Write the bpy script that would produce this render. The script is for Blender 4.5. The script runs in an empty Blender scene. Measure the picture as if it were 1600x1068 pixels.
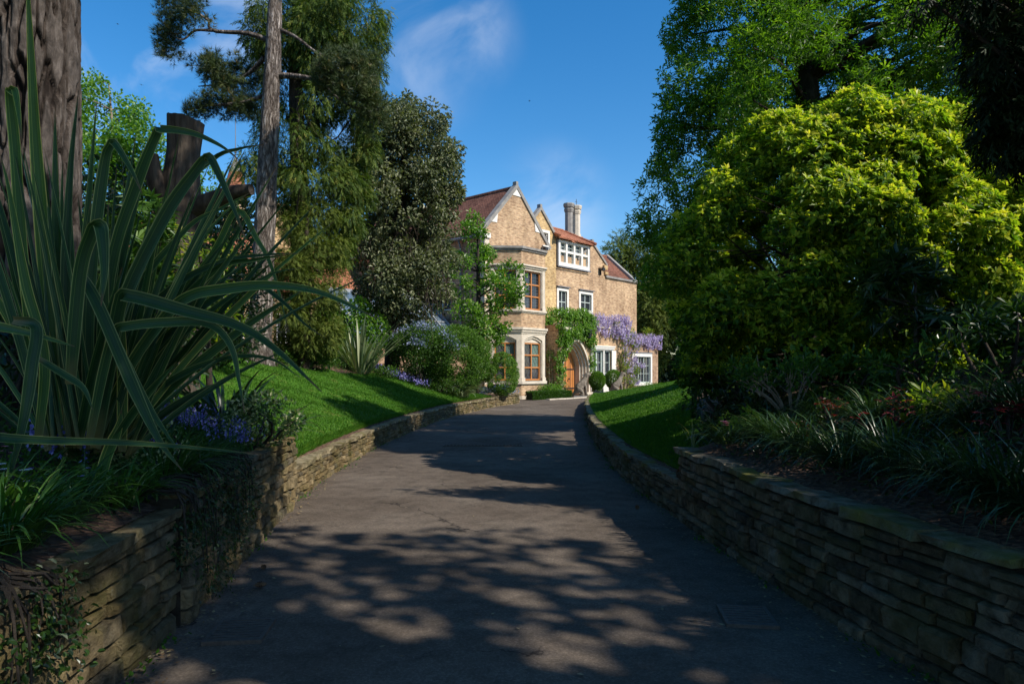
import bpy, math, random
import numpy as np
from mathutils import Vector, Matrix, noise

rng = np.random.default_rng(11)
random.seed(11)
scene = bpy.context.scene
COL = scene.collection

# ------------------------------------------------------------------ camera
F = 1600 * 24.0 / 36.0          # focal length in photo pixels
EYE = 1.6
HOR = 580.0
cam_d = bpy.data.cameras.new('camera')
cam_d.lens = 24.0
cam_d.sensor_width = 36.0
cam_d.shift_y = (HOR - 534) / 1600.0
cam_d.clip_start = 0.05
cam_d.clip_end = 2000
cam = bpy.data.objects.new('camera', cam_d)
cam.location = (0, 0, EYE)
cam.rotation_euler = (math.pi / 2, 0, 0)
COL.objects.link(cam)
scene.camera = cam

# ------------------------------------------------------------------ light and sky
SUN_AZ = math.atan2(0.865, -0.50)      # from +Y towards +X
SUN_EL = math.radians(42)
to_sun = Vector((math.sin(SUN_AZ) * math.cos(SUN_EL), math.cos(SUN_AZ) * math.cos(SUN_EL), math.sin(SUN_EL)))
sun_d = bpy.data.lights.new('sun', 'SUN')
sun_d.energy = 4.6
sun_d.angle = math.radians(0.53)
sun_d.color = (1.0, 0.93, 0.82)
sun = bpy.data.objects.new('sun', sun_d)
sun.rotation_euler = to_sun.to_track_quat('Z', 'Y').to_euler()
sun.location = (30, -20, 40)
COL.objects.link(sun)

world = bpy.data.worlds.new('World')
scene.world = world
world.use_nodes = True
wn, wl = world.node_tree.nodes, world.node_tree.links
wn.clear()
w_out = wn.new('ShaderNodeOutputWorld')
w_bg = wn.new('ShaderNodeBackground')
w_bg.inputs['Strength'].default_value = 0.15
w_sky = wn.new('ShaderNodeTexSky')
w_sky.sky_type = 'NISHITA'
w_sky.sun_disc = False
w_sky.sun_elevation = SUN_EL
w_sky.sun_rotation = SUN_AZ
w_sky.air_density = 1.0
w_sky.dust_density = 0.35
w_sky.ozone_density = 2.0
w_hsv = wn.new('ShaderNodeHueSaturation')
w_hsv.inputs['Saturation'].default_value = 1.41
w_hsv.inputs['Value'].default_value = 1.0
wl.new(w_sky.outputs[0], w_hsv.inputs['Color'])
w_tc = wn.new('ShaderNodeTexCoord')
w_noise = wn.new('ShaderNodeTexNoise')
w_noise.inputs['Scale'].default_value = 5.0
w_noise.inputs['Detail'].default_value = 7
w_noise.inputs['Roughness'].default_value = 0.55
w_noise.inputs['Distortion'].default_value = 0.8
wl.new(w_tc.outputs['Generated'], w_noise.inputs['Vector'])
# a few soft cloud banks, spread over the whole sky
def dirvec(px, py):
    v = Vector(((px - 800) / F, 1.0, (HOR - py) / F)); v.normalize(); return v
banks = [(dirvec(640, 70), 0.15, .36), (dirvec(730, 60), 0.09, .42), (dirvec(230, 10), 0.22, .75), (dirvec(330, 60), 0.15, .5),
         (dirvec(560, 190), 0.10, .35), (dirvec(860, 330), 0.12, .35),
         (Vector((-.8, .2, .55)).normalized(), .3, .5), (Vector((.6, -.5, .6)).normalized(), .25, .5), (Vector((-.3, -.8, .5)).normalized(), .3, .5),
         (Vector((.9, .3, .3)).normalized(), .25, .5)]
acc = None
for d, r, s in banks:
    dot = wn.new('ShaderNodeVectorMath'); dot.operation = 'DISTANCE'
    wl.new(w_tc.outputs['Generated'], dot.inputs[0]); dot.inputs[1].default_value = d
    mr = wn.new('ShaderNodeMapRange'); mr.interpolation_type = 'SMOOTHERSTEP'
    mr.inputs['From Min'].default_value = r; mr.inputs['From Max'].default_value = r * 0.1
    mr.inputs['To Min'].default_value = 0; mr.inputs['To Max'].default_value = s
    wl.new(dot.outputs['Value'], mr.inputs['Value'])
    if acc is None: acc = mr.outputs[0]
    else:
        a = wn.new('ShaderNodeMath'); a.operation = 'MAXIMUM'
        wl.new(acc, a.inputs[0]); wl.new(mr.outputs[0], a.inputs[1]); acc = a.outputs[0]
w_r = wn.new('ShaderNodeMapRange'); w_r.interpolation_type = 'SMOOTHSTEP'
w_r.inputs['From Min'].default_value = 0.36; w_r.inputs['From Max'].default_value = 0.72
wl.new(w_noise.outputs['Fac'], w_r.inputs['Value'])
w_m = wn.new('ShaderNodeMath'); w_m.operation = 'MULTIPLY'
wl.new(acc, w_m.inputs[0]); wl.new(w_r.outputs[0], w_m.inputs[1])
w_mix = wn.new('ShaderNodeMixRGB')
w_mix.inputs['Color2'].default_value = (5.2, 5.5, 6.1, 1)
wl.new(w_m.outputs[0], w_mix.inputs['Fac']); wl.new(w_hsv.outputs[0], w_mix.inputs['Color1'])
wl.new(w_mix.outputs[0], w_bg.inputs['Color'])
wl.new(w_bg.outputs[0], w_out.inputs['Surface'])

scene.view_settings.view_transform = 'Standard'
scene.view_settings.look = 'None'
scene.view_settings.exposure = 0.28
scene.view_settings.gamma = 1.0
scene.view_settings.use_curve_mapping = False
scene.render.engine = 'CYCLES'
scene.cycles.max_bounces = 5
scene.cycles.diffuse_bounces = 3
scene.cycles.glossy_bounces = 2
scene.cycles.transmission_bounces = 4
scene.cycles.transparent_max_bounces = 4
scene.cycles.use_denoising = True

# ------------------------------------------------------------------ helpers
def at(x, y, d):
    """the place that stands at depth d under a pixel of the photograph"""
    return np.array(((x - 800) * d / F, d, EYE + (HOR - y) * d / F))

def tag(o, label=None, cat=None, group=None, kind=None):
    if label: o['label'] = label
    if cat: o['category'] = cat
    if group: o['group'] = group
    if kind: o['kind'] = kind
    return o

def empty(name, loc, label=None, cat=None, group=None, rz=0.0):
    o = bpy.data.objects.new(name, None)
    o.location = Vector(loc); o.rotation_euler = (0, 0, rz)
    o.empty_display_size = .2
    COL.objects.link(o)
    return tag(o, label, cat, group)

def np_mesh(name, V, faces, mats, uv=None, rnd=None, mi=None, smooth=False):
    """V (n,3); faces: list of int arrays (m,k); uv per loop; rnd per face"""
    me = bpy.data.meshes.new(name)
    V = np.asarray(V, dtype=np.float32)
    fl = [np.asarray(f, dtype=np.int32) for f in faces if len(f)]
    nf = sum(len(f) for f in fl)
    loops = np.concatenate([f.ravel() for f in fl])
    tot = np.concatenate([np.full(len(f), f.shape[1], dtype=np.int32) for f in fl])
    start = np.concatenate(([0], np.cumsum(tot)[:-1])).astype(np.int32)
    me.vertices.add(len(V)); me.vertices.foreach_set('co', V.ravel())
    me.loops.add(len(loops)); me.loops.foreach_set('vertex_index', loops)
    me.polygons.add(nf); me.polygons.foreach_set('loop_start', start)
    try: me.polygons.foreach_set('loop_total', tot)
    except Exception: pass
    if mi is not None: me.polygons.foreach_set('material_index', np.asarray(mi, dtype=np.int32))
    me.polygons.foreach_set('use_smooth', np.full(nf, smooth, dtype=bool))
    if uv is not None:
        l = me.uv_layers.new(name='UVMap'); l.data.foreach_set('uv', np.asarray(uv, dtype=np.float32).ravel())
    if rnd is not None:
        a = me.attributes.new('rnd', 'FLOAT', 'FACE'); a.data.foreach_set('value', np.asarray(rnd, dtype=np.float32))
    me.update(calc_edges=True)
    for m in (mats if isinstance(mats, (list, tuple)) else [mats]): me.materials.append(m)
    return me

def link(name, me, parent=None, loc=None):
    o = bpy.data.objects.new(name, me)
    COL.objects.link(o)
    if parent is not None: o.parent = parent
    if loc is not None: o.location = Vector(loc)
    return o

def solid(name, V, faces, mats, parent=None, origin=None, **kw):
    V = np.asarray(V, dtype=float)
    if origin is not None: V = V - np.asarray(origin, dtype=float)
    return link(name, np_mesh(name, V, faces, mats, **kw), parent)

class Acc:
    """collects plain polygons (python lists) for masonry, joinery and the like"""
    def __init__(s): s.v = []; s.f = []; s.m = []
    def poly(s, pts, m=0):
        b = len(s.v); s.v += [tuple(p) for p in pts]; s.f.append(list(range(b, b + len(pts)))); s.m.append(m)
    def box(s, x0, x1, y0, y1, z0, z1, m=0):
        p = [(x0,y0,z0),(x1,y0,z0),(x1,y1,z0),(x0,y1,z0),(x0,y0,z1),(x1,y0,z1),(x1,y1,z1),(x0,y1,z1)]
        for q in ((0,3,2,1),(4,5,6,7),(0,1,5,4),(1,2,6,5),(2,3,7,6),(3,0,4,7)): s.poly([p[i] for i in q], m)
    def obox(s, o, a, n, a0, a1, n0, n1, z0, z1, m=0):
        """box in a frame: a along a face, n out of it"""
        o = Vector((o[0], o[1], 0)); a = Vector((a[0], a[1], 0)); n = Vector((n[0], n[1], 0))
        P = lambda i, j, k: tuple(o + a * i + n * j + Vector((0, 0, k)))
        c = [P(a0,n1,z0),P(a1,n1,z0),P(a1,n0,z0),P(a0,n0,z0),P(a0,n1,z1),P(a1,n1,z1),P(a1,n0,z1),P(a0,n0,z1)]
        for q in ((0,3,2,1),(4,5,6,7),(0,1,5,4),(1,2,6,5),(2,3,7,6),(3,0,4,7)): s.poly([c[i] for i in q], m)
    def bar(s, p, q, w, h=None, m=0):
        """square bar from p to q"""
        h = h or w; p = Vector(p); q = Vector(q); t = (q - p).normalized()
        up = Vector((0,0,1)) if abs(t.z) < .95 else Vector((0,1,0))
        a = t.cross(up).normalized() * (w / 2); b = a.cross(t).normalized() * (h / 2)
        c = [p-a-b,p+a-b,p+a+b,p-a+b,q-a-b,q+a-b,q+a+b,q-a+b]
        for k in ((3,2,1,0),(4,5,6,7),(0,1,5,4),(1,2,6,5),(2,3,7,6),(3,0,4,7)): s.poly([c[i] for i in k], m)
    def prism(s, pts, d, m=0):
        """polygon extruded by vector d"""
        d = Vector(d); A = [Vector(p) for p in pts]; B = [p + d for p in A]
        s.poly(A, m); s.poly(B[::-1], m)
        for i in range(len(A)):
            j = (i + 1) % len(A); s.poly([A[j], A[i], B[i], B[j]], m)
    def tube(s, pts, rad, n=8, m=0):
        V, Fq = tube_np(pts, rad, n); b = len(s.v); s.v += [tuple(v) for v in V]
        for f in Fq: s.f.append([int(i) + b for i in f]); s.m.append(m)
        s.f.append([b + i for i in range(n)][::-1]); s.m.append(m)
        s.f.append([b + len(V) - n + i for i in range(n)]); s.m.append(m)
    def build(s, name, mats, parent=None, smooth=False, label=None, fix=True):
        me = bpy.data.meshes.new(name)
        me.from_pydata(s.v, [], s.f)
        uvl = me.uv_layers.new(name='UVMap')
        co = [Vector(v) for v in s.v]
        me.calc_loop_triangles()
        for p in me.polygons:
            n = p.normal; p.material_index = s.m[p.index]; p.use_smooth = smooth
            t = Vector((0,0,1)).cross(n)
            if t.length < .05: t = Vector((1,0,0))
            t.normalize(); b = n.cross(t)
            for li in p.loop_indices:
                c = co[me.loops[li].vertex_index]; uvl.data[li].uv = (c.dot(t), c.dot(b))
        for m_ in (mats if isinstance(mats, (list, tuple)) else [mats]): me.materials.append(m_)
        if fix:
            import bmesh
            bm = bmesh.new(); bm.from_mesh(me); bmesh.ops.recalc_face_normals(bm, faces=bm.faces[:]); bm.to_mesh(me); bm.free()
        o = link(name, me, parent)
        if label: o['label'] = label
        return o

def tube_np(pts, rad, n=8):
    P = np.asarray(pts, dtype=float); R = np.asarray(rad, dtype=float)
    if R.ndim == 0: R = np.full(len(P), float(R))
    T = np.gradient(P, axis=0); T /= np.linalg.norm(T, axis=1)[:, None] + 1e-9
    ref = np.array((0.31, 0.95, 0.05)) if abs(T[0] @ np.array((0,0,1))) > .7 else np.array((0.02, 0.05, 1.0))
    A = np.cross(T, ref); A /= np.linalg.norm(A, axis=1)[:, None] + 1e-9
    B = np.cross(T, A)
    th = np.linspace(0, 2 * math.pi, n, endpoint=False)
    V = P[:, None] + R[:, None, None] * (A[:, None] * np.cos(th)[None, :, None] + B[:, None] * np.sin(th)[None, :, None])
    V = V.reshape(-1, 3)
    k = len(P); i = np.arange(k - 1)[:, None] * n; j = np.arange(n)[None, :]; j2 = (j + 1) % n
    Fq = np.stack([i + j, i + n + j, i + n + j2, i + j2], axis=-1).reshape(-1, 4)
    return V, Fq

def merge_tubes(tubes):
    Vs, Fs, b = [], [], 0
    for pts, rad, n in tubes:
        V, f = tube_np(pts, rad, n); Vs.append(V); Fs.append(f + b); b += len(V)
    return np.concatenate(Vs), np.concatenate(Fs)

def spline(ctrl, n):
    """Catmull-Rom through control points (any dimension)"""
    C = np.asarray(ctrl, dtype=float); C = np.vstack((2 * C[0] - C[1], C, 2 * C[-1] - C[-2]))
    m = len(C) - 3; out = []
    for t in np.linspace(0, m - 1e-6, n):
        i = int(t); u = t - i; p0, p1, p2, p3 = C[i:i + 4]
        out.append(.5 * (2 * p1 + (p2 - p0) * u + (2 * p0 - 5 * p1 + 4 * p2 - p3) * u * u + (3 * p1 - p0 - 3 * p2 + p3) * u ** 3))
    return np.array(out)

# ------------------------------------------------------------------ materials
def new_mat(name):
    m = bpy.data.materials.new(name); m.use_nodes = True
    nt = m.node_tree; bsdf = nt.nodes['Principled BSDF']
    return m, nt.nodes, nt.links, bsdf
def ramp(nodes, stops):
    r = nodes.new('ShaderNodeValToRGB'); e = r.color_ramp.elements
    while len(e) < len(stops): e.new(.5)
    for i, (p, c) in enumerate(stops): e[i].position = p; e[i].color = (*c, 1)
    return r
def tex_noise(nodes, links, scale, detail=4, vec=None, rough=.55, dist=0):
    n = nodes.new('ShaderNodeTexNoise'); n.inputs['Scale'].default_value = scale; n.inputs['Detail'].default_value = detail
    n.inputs['Roughness'].default_value = rough; n.inputs['Distortion'].default_value = dist
    if vec is not None: links.new(vec, n.inputs['Vector'])
    return n
def coords(nodes, links, kind='Position', scale=None):
    if kind == 'Position': v = nodes.new('ShaderNodeNewGeometry').outputs['Position']
    else: v = nodes.new('ShaderNodeTexCoord').outputs[kind]
    if scale is not None:
        mp = nodes.new('ShaderNodeMapping'); mp.inputs['Scale'].default_value = scale; links.new(v, mp.inputs['Vector']); v = mp.outputs[0]
    return v
def mixc(nodes, links, fac, a, b, mode='MIX'):
    m = nodes.new('ShaderNodeMixRGB'); m.blend_type = mode
    for inp, v in (('Fac', fac), ('Color1', a), ('Color2', b)):
        if isinstance(v, (int, float)): m.inputs[inp].default_value = v
        elif isinstance(v, tuple): m.inputs[inp].default_value = (*v, 1)
        else: links.new(v, m.inputs[inp])
    return m.outputs[0]
def bump(nodes, links, bsdf, h, strength=.5, dist=.02):
    b = nodes.new('ShaderNodeBump'); b.inputs['Strength'].default_value = strength; b.inputs['Distance'].default_value = dist
    links.new(h, b.inputs['Height']); links.new(b.outputs[0], bsdf.inputs['Normal']); return b

def mottled(name, stops, scale=4.0, rough=.85, bstr=.4, bscale=None, bdist=.01, spec=.3, kind='Position', stretch=None, detail=6):
    m, N, L, B = new_mat(name)
    v = coords(N, L, kind, stretch)
    n = tex_noise(N, L, scale, detail, v)
    r = ramp(N, stops); L.new(n.outputs['Fac'], r.inputs['Fac']); L.new(r.outputs[0], B.inputs['Base Color'])
    B.inputs['Roughness'].default_value = rough; B.inputs['Specular IOR Level'].default_value = spec
    if bstr:
        n2 = tex_noise(N, L, bscale or scale * 5, 5, v); bump(N, L, B, n2.outputs['Fac'], bstr, bdist)
    return m

def leaf_mat(name, stops, rough=.45, trans=.35, tcol=(1.3, 1.45, .5), spec=.4):
    """leaf colours vary leaf by leaf (face attribute rnd); thin leaves let light through"""
    m, N, L, B = new_mat(name)
    a = N.new('ShaderNodeAttribute'); a.attribute_name = 'rnd'
    r = ramp(N, stops); L.new(a.outputs['Fac'], r.inputs['Fac'])
    L.new(r.outputs[0], B.inputs['Base Color'])
    B.inputs['Roughness'].default_value = rough; B.inputs['Specular IOR Level'].default_value = spec
    if trans > 0:
        t = N.new('ShaderNodeBsdfTranslucent')
        c = mixc(N, L, 1.0, r.outputs[0], tcol, 'MULTIPLY'); L.new(c, t.inputs['Color'])
        mx = N.new('ShaderNodeMixShader'); mx.inputs[0].default_value = trans
        L.new(B.outputs[0], mx.inputs[1]); L.new(t.outputs[0], mx.inputs[2])
        L.new(mx.outputs[0], N['Material Output'].inputs['Surface'])
    return m

def stone_mat(name, cols, random_from='object', moss=(.10, .095, .03), mossamt=.6, dirt=.85):
    m, N, L, B = new_mat(name)
    if random_from == 'object':
        rv = N.new('ShaderNodeObjectInfo').outputs['Random']
    else:
        a = N.new('ShaderNodeAttribute'); a.attribute_name = 'rnd'; rv = a.outputs['Fac']
    k = len(cols)
    r = ramp(N, [((i + .5) / k, c) for i, c in enumerate(cols)]); L.new(rv, r.inputs['Fac'])
    v = coords(N, L)
    n1 = tex_noise(N, L, 9, 6, v, .65); n2 = tex_noise(N, L, 2.2, 5, v, .6); n3 = tex_noise(N, L, 42, 6, v, .7)
    sh = ramp(N, [(.34, (.28, .27, .25)), (.62, (1.25, 1.22, 1.18))]); L.new(n1.outputs['Fac'], sh.inputs['Fac'])
    c = mixc(N, L, dirt, r.outputs[0], sh.outputs[0], 'MULTIPLY')
    mr = ramp(N, [(.48, (0, 0, 0)), (.66, (1, 1, 1))]); L.new(n2.outputs['Fac'], mr.inputs['Fac'])
    mm = N.new('ShaderNodeMath'); mm.operation = 'MULTIPLY'; mm.inputs[1].default_value = mossamt; L.new(mr.outputs[0], mm.inputs[0])
    c = mixc(N, L, mm.outputs[0], c, moss)
    # pale lichen specks
    lr = ramp(N, [(.66, (0, 0, 0)), (.72, (1, 1, 1))]); L.new(n1.outputs['Fac'], lr.inputs['Fac'])
    lm = N.new('ShaderNodeMath'); lm.operation = 'MULTIPLY'; lm.inputs[1].default_value = .35; L.new(lr.outputs[0], lm.inputs[0])
    c = mixc(N, L, lm.outputs[0], c, (.36, .35, .27))
    L.new(c, B.inputs['Base Color'])
    B.inputs['Roughness'].default_value = .95; B.inputs['Specular IOR Level'].default_value = .06
    ad = N.new('ShaderNodeMath'); ad.operation = 'ADD'; L.new(n1.outputs['Fac'], ad.inputs[0]); L.new(n3.outputs['Fac'], ad.inputs[1])
    bump(N, L, B, ad.outputs[0], 1.0, .03)
    return m

# ------------------------------------------------------------------ the lie of the land
LEFT = [(-6, -1.6), (0, -1.85), (3.5, -2.02), (5.3, -2.25), (8.2, -2.65), (12.6, -2.85), (17, -2.75), (22.8, -2.3), (27, -1.55), (30.5, -.71), (32.8, .37)]
RIGHT = [(-6, 2.6), (0, 2.45), (3.0, 2.27), (3.9, 2.11), (5.5, 1.92), (7.8, 1.79), (10, 1.69), (12.5, 1.75), (16, 1.92), (19.6, 2.2), (24.4, 2.65), (28.5, 3.1), (32.8, 3.75), (36, 4.4), (38.5, 5.1)]
def smooth_curve(pts):
    C = spline([(x, y) for y, x in pts], 240); return C[:, 1], C[:, 0]
LY, LX = smooth_curve(LEFT)
RY, RX = smooth_curve(RIGHT)
def xl(y): return np.interp(y, LY, LX)
def xr(y): return np.interp(y, RY, RX)
def dz(y): return np.maximum(0, np.asarray(y, dtype=float) - 28) * .013
def sstep(a, b, t):
    u = np.clip((t - a) / (b - a), 0, 1); return u * u * (3 - 2 * u)
H_HIGH_L, H_HIGH_R, H_LOW = .78, .77, .42
STEP_L, STEP_R = 8.2, 7.45
def wob(x, y, s=1.0): return .05 * np.sin(1.7 * x * s + .6) * np.sin(1.3 * y * s + 1.1) + .03 * np.sin(3.9 * x * s + 2 * y * s)
def zl(y, w):
    y = np.asarray(y, dtype=float); w = np.asarray(w, dtype=float)
    h = H_LOW + (H_HIGH_L - H_LOW) * (1 - sstep(STEP_L - .1, STEP_L + .5, y))
    near = 1 - sstep(8, 11, y)
    sl = .36 * (1 - near) + .24 * near
    fall = 1 - .9 * sstep(28, 33, y)
    b = h - .05 + np.minimum(w, 5.0) * sl * fall + np.clip(w - 5.0, 0, 40) * .05
    return b + wob(y, w) * np.clip(w - .4, 0, 1) + dz(y)
def zr(y, w):
    y = np.asarray(y, dtype=float); w = np.asarray(w, dtype=float)
    h = H_LOW + (H_HIGH_R - H_LOW) * (1 - sstep(STEP_R - .1, STEP_R + .5, y))
    sl = .31 * (1 - sstep(18, 26, y)) + .20 * sstep(18, 26, y) * (1 - sstep(28, 37, y)) + .10 * sstep(28, 37, y)
    return h - .05 - .25 * sstep(33, 38, y) + np.minimum(w, 9) * sl + wob(y, w) * np.clip(w - .4, 0, 1) + dz(y)
def gl(x, y): return float(zl(y, max(0.0, float(xl(y)) - x)))
def gr(x, y): return float(zr(y, max(0.0, x - float(xr(y)))))

def bank(name, ys, ws, side, zf, mats, lift=0.0, wmax=None, **kw):
    """terrain strip behind a wall; rows along the drive, columns away from it"""
    Y, W = np.meshgrid(ys, ws, indexing='ij')
    if wmax is not None: W = .20 + W * (wmax(Y) - .20)
    X = xl(Y) - W if side < 0 else xr(Y) + W
    Z = zf(Y, W) + lift
    V = np.stack((X, Y, Z), -1).reshape(-1, 3)
    n, m = len(ys), len(ws)
    i = np.arange(n - 1)[:, None] * m; j = np.arange(m - 1)[None]
    q = np.stack((i + j, i + j + 1, i + m + j + 1, i + m + j), -1).reshape(-1, 4)
    if side > 0: pass
    else: q = q[:, ::-1]
    return tag(solid(name, V, [q], mats, smooth=True, **kw), kind='structure')

M = {}
# mulch and leaf litter on the planted banks
m, N, L, B = new_mat('bark_mulch')
v = coords(N, L); vo = N.new('ShaderNodeTexVoronoi'); vo.inputs['Scale'].default_value = 26; L.new(v, vo.inputs['Vector'])
r = ramp(N, [(0, (.035, .018, .010)), (.45, (.10, .055, .032)), (.8, (.17, .10, .06)), (1, (.26, .17, .11))]); L.new(vo.outputs['Color'], r.inputs['Fac'])
n1 = tex_noise(N, L, 1.6, 4, v); r2 = ramp(N, [(.3, (.55, .5, .5)), (.7, (1.2, 1.2, 1.2))]); L.new(n1.outputs['Fac'], r2.inputs['Fac'])
L.new(mixc(N, L, 1.0, r.outputs[0], r2.outputs[0], 'MULTIPLY'), B.inputs['Base Color']); B.inputs['Roughness'].default_value = .95
bump(N, L, B, vo.outputs['Distance'], 1.0, .03); M['mulch'] = m
# lawn turf
m, N, L, B = new_mat('lawn_turf')
v = coords(N, L); n1 = tex_noise(N, L, .9, 4, v); n2 = tex_noise(N, L, 22, 6, v); n3 = tex_noise(N, L, 3.2, 5, v)
r = ramp(N, [(.32, (.030, .090, .008)), (.55, (.055, .145, .010)), (.75, (.10, .20, .018))]); L.new(n2.outputs['Fac'], r.inputs['Fac'])
r3 = ramp(N, [(.56, (0, 0, 0)), (.70, (1, 1, 1))]); L.new(n3.outputs['Fac'], r3.inputs['Fac'])
mm = N.new('ShaderNodeMath'); mm.operation = 'MULTIPLY'; mm.inputs[1].default_value = .5; L.new(r3.outputs[0], mm.inputs[0])
c = mixc(N, L, mm.outputs[0], r.outputs[0], (.16, .135, .04)); L.new(c, B.inputs['Base Color']); B.inputs['Roughness'].default_value = .8
B.inputs['Specular IOR Level'].default_value = .15; bump(N, L, B, n2.outputs['Fac'], .9, .04); M['turf'] = m
M['grass'] = leaf_mat('grass_blade', [(0, (.034, .105, .008)), (.6, (.062, .165, .011)), (1, (.14, .24, .025))], .6, .35, spec=.2)
# asphalt, worn, patched and cracked
m, N, L, B = new_mat('asphalt')
v = coords(N, L); n1 = tex_noise(N, L, .55, 5, v, .6); n2 = tex_noise(N, L, 60, 4, v, .8); n3 = tex_noise(N, L, 4.5, 6, v, .7)
r = ramp(N, [(.3, (.088, .071, .057)), (.5, (.125, .103, .084)), (.72, (.175, .147, .121))]); L.new(n1.outputs['Fac'], r.inputs['Fac'])
sp = ramp(N, [(.34, (.35, .35, .35)), (.52, (1, 1, 1)), (.66, (2.1, 2.05, 2.0))]); L.new(n2.outputs['Fac'], sp.inputs['Fac'])
c = mixc(N, L, .42, r.outputs[0], sp.outputs[0], 'MULTIPLY')
st = ramp(N, [(.44, (1.12, 1.1, 1.08)), (.58, (.85, .85, .84)), (.72, (.55, .55, .53))]); L.new(n3.outputs['Fac'], st.inputs['Fac'])
c = mixc(N, L, .8, c, st.outputs[0], 'MULTIPLY')
vo = N.new('ShaderNodeTexVoronoi'); vo.feature = 'DISTANCE_TO_EDGE'; vo.inputs['Scale'].default_value = .42
nz = tex_noise(N, L, 2.5, 5, v); ad = N.new('ShaderNodeVectorMath'); ad.operation = 'MULTIPLY_ADD'; ad.inputs[1].default_value = (.7, .7, .7)
L.new(nz.outputs['Color'], ad.inputs[0]); L.new(v, ad.inputs[2]); L.new(ad.outputs[0], vo.inputs['Vector'])
ck = ramp(N, [(.0, (1, 1, 1)), (.006, (0, 0, 0))]); L.new(vo.outputs['Distance'], ck.inputs['Fac'])
gate = ramp(N, [(.5, (0, 0, 0)), (.56, (1, 1, 1))]); ng = tex_noise(N, L, .5, 2, v); L.new(ng.outputs['Fac'], gate.inputs['Fac'])
mk = N.new('ShaderNodeMath'); mk.operation = 'MULTIPLY'; L.new(ck.outputs[0], mk.inputs[0]); L.new(gate.outputs[0], mk.inputs[1])
c = mixc(N, L, mk.outputs[0], c, (.02, .018, .018))
L.new(c, B.inputs['Base Color']); B.inputs['Roughness'].default_value = .95; B.inputs['Specular IOR Level'].default_value = .06
bump(N, L, B, n2.outputs['Fac'], .45, .004); M['asphalt'] = m
M['soil'] = mottled('soil', [(.3, (.03, .022, .014)), (.7, (.075, .055, .035))], 5, .95, .8, 40, .02)
M['field'] = mottled('rough_ground', [(.3, (.03, .05, .015)), (.7, (.06, .08, .025))], .8, .95, .5, 10, .05)

# ground to the horizon
g = np.array([(-600, -600, -.06), (600, -600, -.06), (600, 900, -.06), (-600, 900, -.06)], dtype=float)
tag(solid('ground', g, [[(0, 1, 2, 3)]], M['field']), kind='structure')

# the drive
ys = np.concatenate((np.linspace(-6, 30, 120), np.linspace(30.4, 36, 12)))
rows = []
for y in ys:
    a, b = (xl(y) - .15 if y < 30.6 else min(xl(min(y, 32.8)) - .15, -.6)), xr(y) + .15
    if y > 31: a = -.9
    rows.append([(a + (b - a) * k / 8, y, float(dz(y)) + .012 * math.sin(math.pi * k / 8)) for k in range(9)])
for y in np.linspace(36.5, 54, 20):       # the court in front of the house
    a, b = -.9 + (y - 36) * .3, 5 + (y - 36) * 1.3
    rows.append([(a + (b - a) * k / 8, y, float(dz(y)) + .002) for k in range(9)])
R = np.array(rows); nr = len(R)
i = np.arange(nr - 1)[:, None] * 9; j = np.arange(8)[None]
q = np.stack((i + j, i + j + 1, i + 10 + j, i + 9 + j), -1).reshape(-1, 4)
tag(solid('driveway', R.reshape(-1, 3), [q], M['asphalt'], smooth=True), kind='structure')

wcol = np.concatenate((np.linspace(.1, 6, 50), np.linspace(6.5, 12, 10), np.array((16, 24, 40, 70.))))
tag(bank('planted_bank', np.concatenate((np.linspace(-6, 33, 160),)), wcol, -1, zl, M['mulch']), kind='structure')
tag(bank('planted_bank', np.linspace(-6, 38.4, 180), wcol, 1, zr, M['mulch']), kind='structure')
# lawns lie on the banks
def wl_lawn(y): return np.interp(y, [8.6, 9.2, 12, 16, 18, 20, 24, 27, 29.5, 30.6], [.4, 2.6, 5.2, 4.9, 4.3, 3.5, 3.1, 2.3, .95, .5])
def wr_lawn(y): return np.interp(y, [7.9, 9, 12, 18, 25, 38], [.5, 1.0, 1.5, 2.9, 4.2, 6.0])
u = np.linspace(0, 1, 40)
bank('lawn', np.linspace(8.6, 30.6, 120), u, -1, zl, M['turf'], .03, wl_lawn)
bank('lawn', np.linspace(7.9, 38, 140), u, 1, zr, M['turf'], .03, wr_lawn)
def lawn_grass(name, y0, y1, side, zf, wf, n, hgt):
    y = y0 + (y1 - y0) * rng.random(n) ** 1.35
    w = .24 + (wf(y) - .24) * rng.random(n)
    x = xl(y) - w if side < 0 else xr(y) + w
    z = zf(y, w) + .028
    a = rng.random(n) * 2 * math.pi; h = hgt * (.5 + rng.random(n)); wd = .004 + .006 * rng.random(n) + y * .0003
    P = np.stack((x, y, z), -1); S = np.stack((np.cos(a), np.sin(a), 0 * a), -1) * wd[:, None]
    lean = (rng.random((n, 3)) - .5) * h[:, None] * 1.0; lean[:, 2] = h
    V = np.stack((P - S, P + S, P + lean), 1).reshape(-1, 3)
    f = np.arange(n * 3).reshape(-1, 3)
    return tag(solid(name, V, [f], M['grass'], rnd=np.clip(rng.normal(.45, .22, n), 0, 1)), kind='stuff', label='short mown grass blades on the bank lawn ' + ('left of the drive' if side < 0 else 'right of the drive'), cat='grass')
lawn_grass('lawn_grass', 8.7, 30.4, -1, zl, wl_lawn, 85000, .035)
lawn_grass('lawn_grass', 8.0, 37.5, 1, zr, wr_lawn, 65000, .035)

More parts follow.
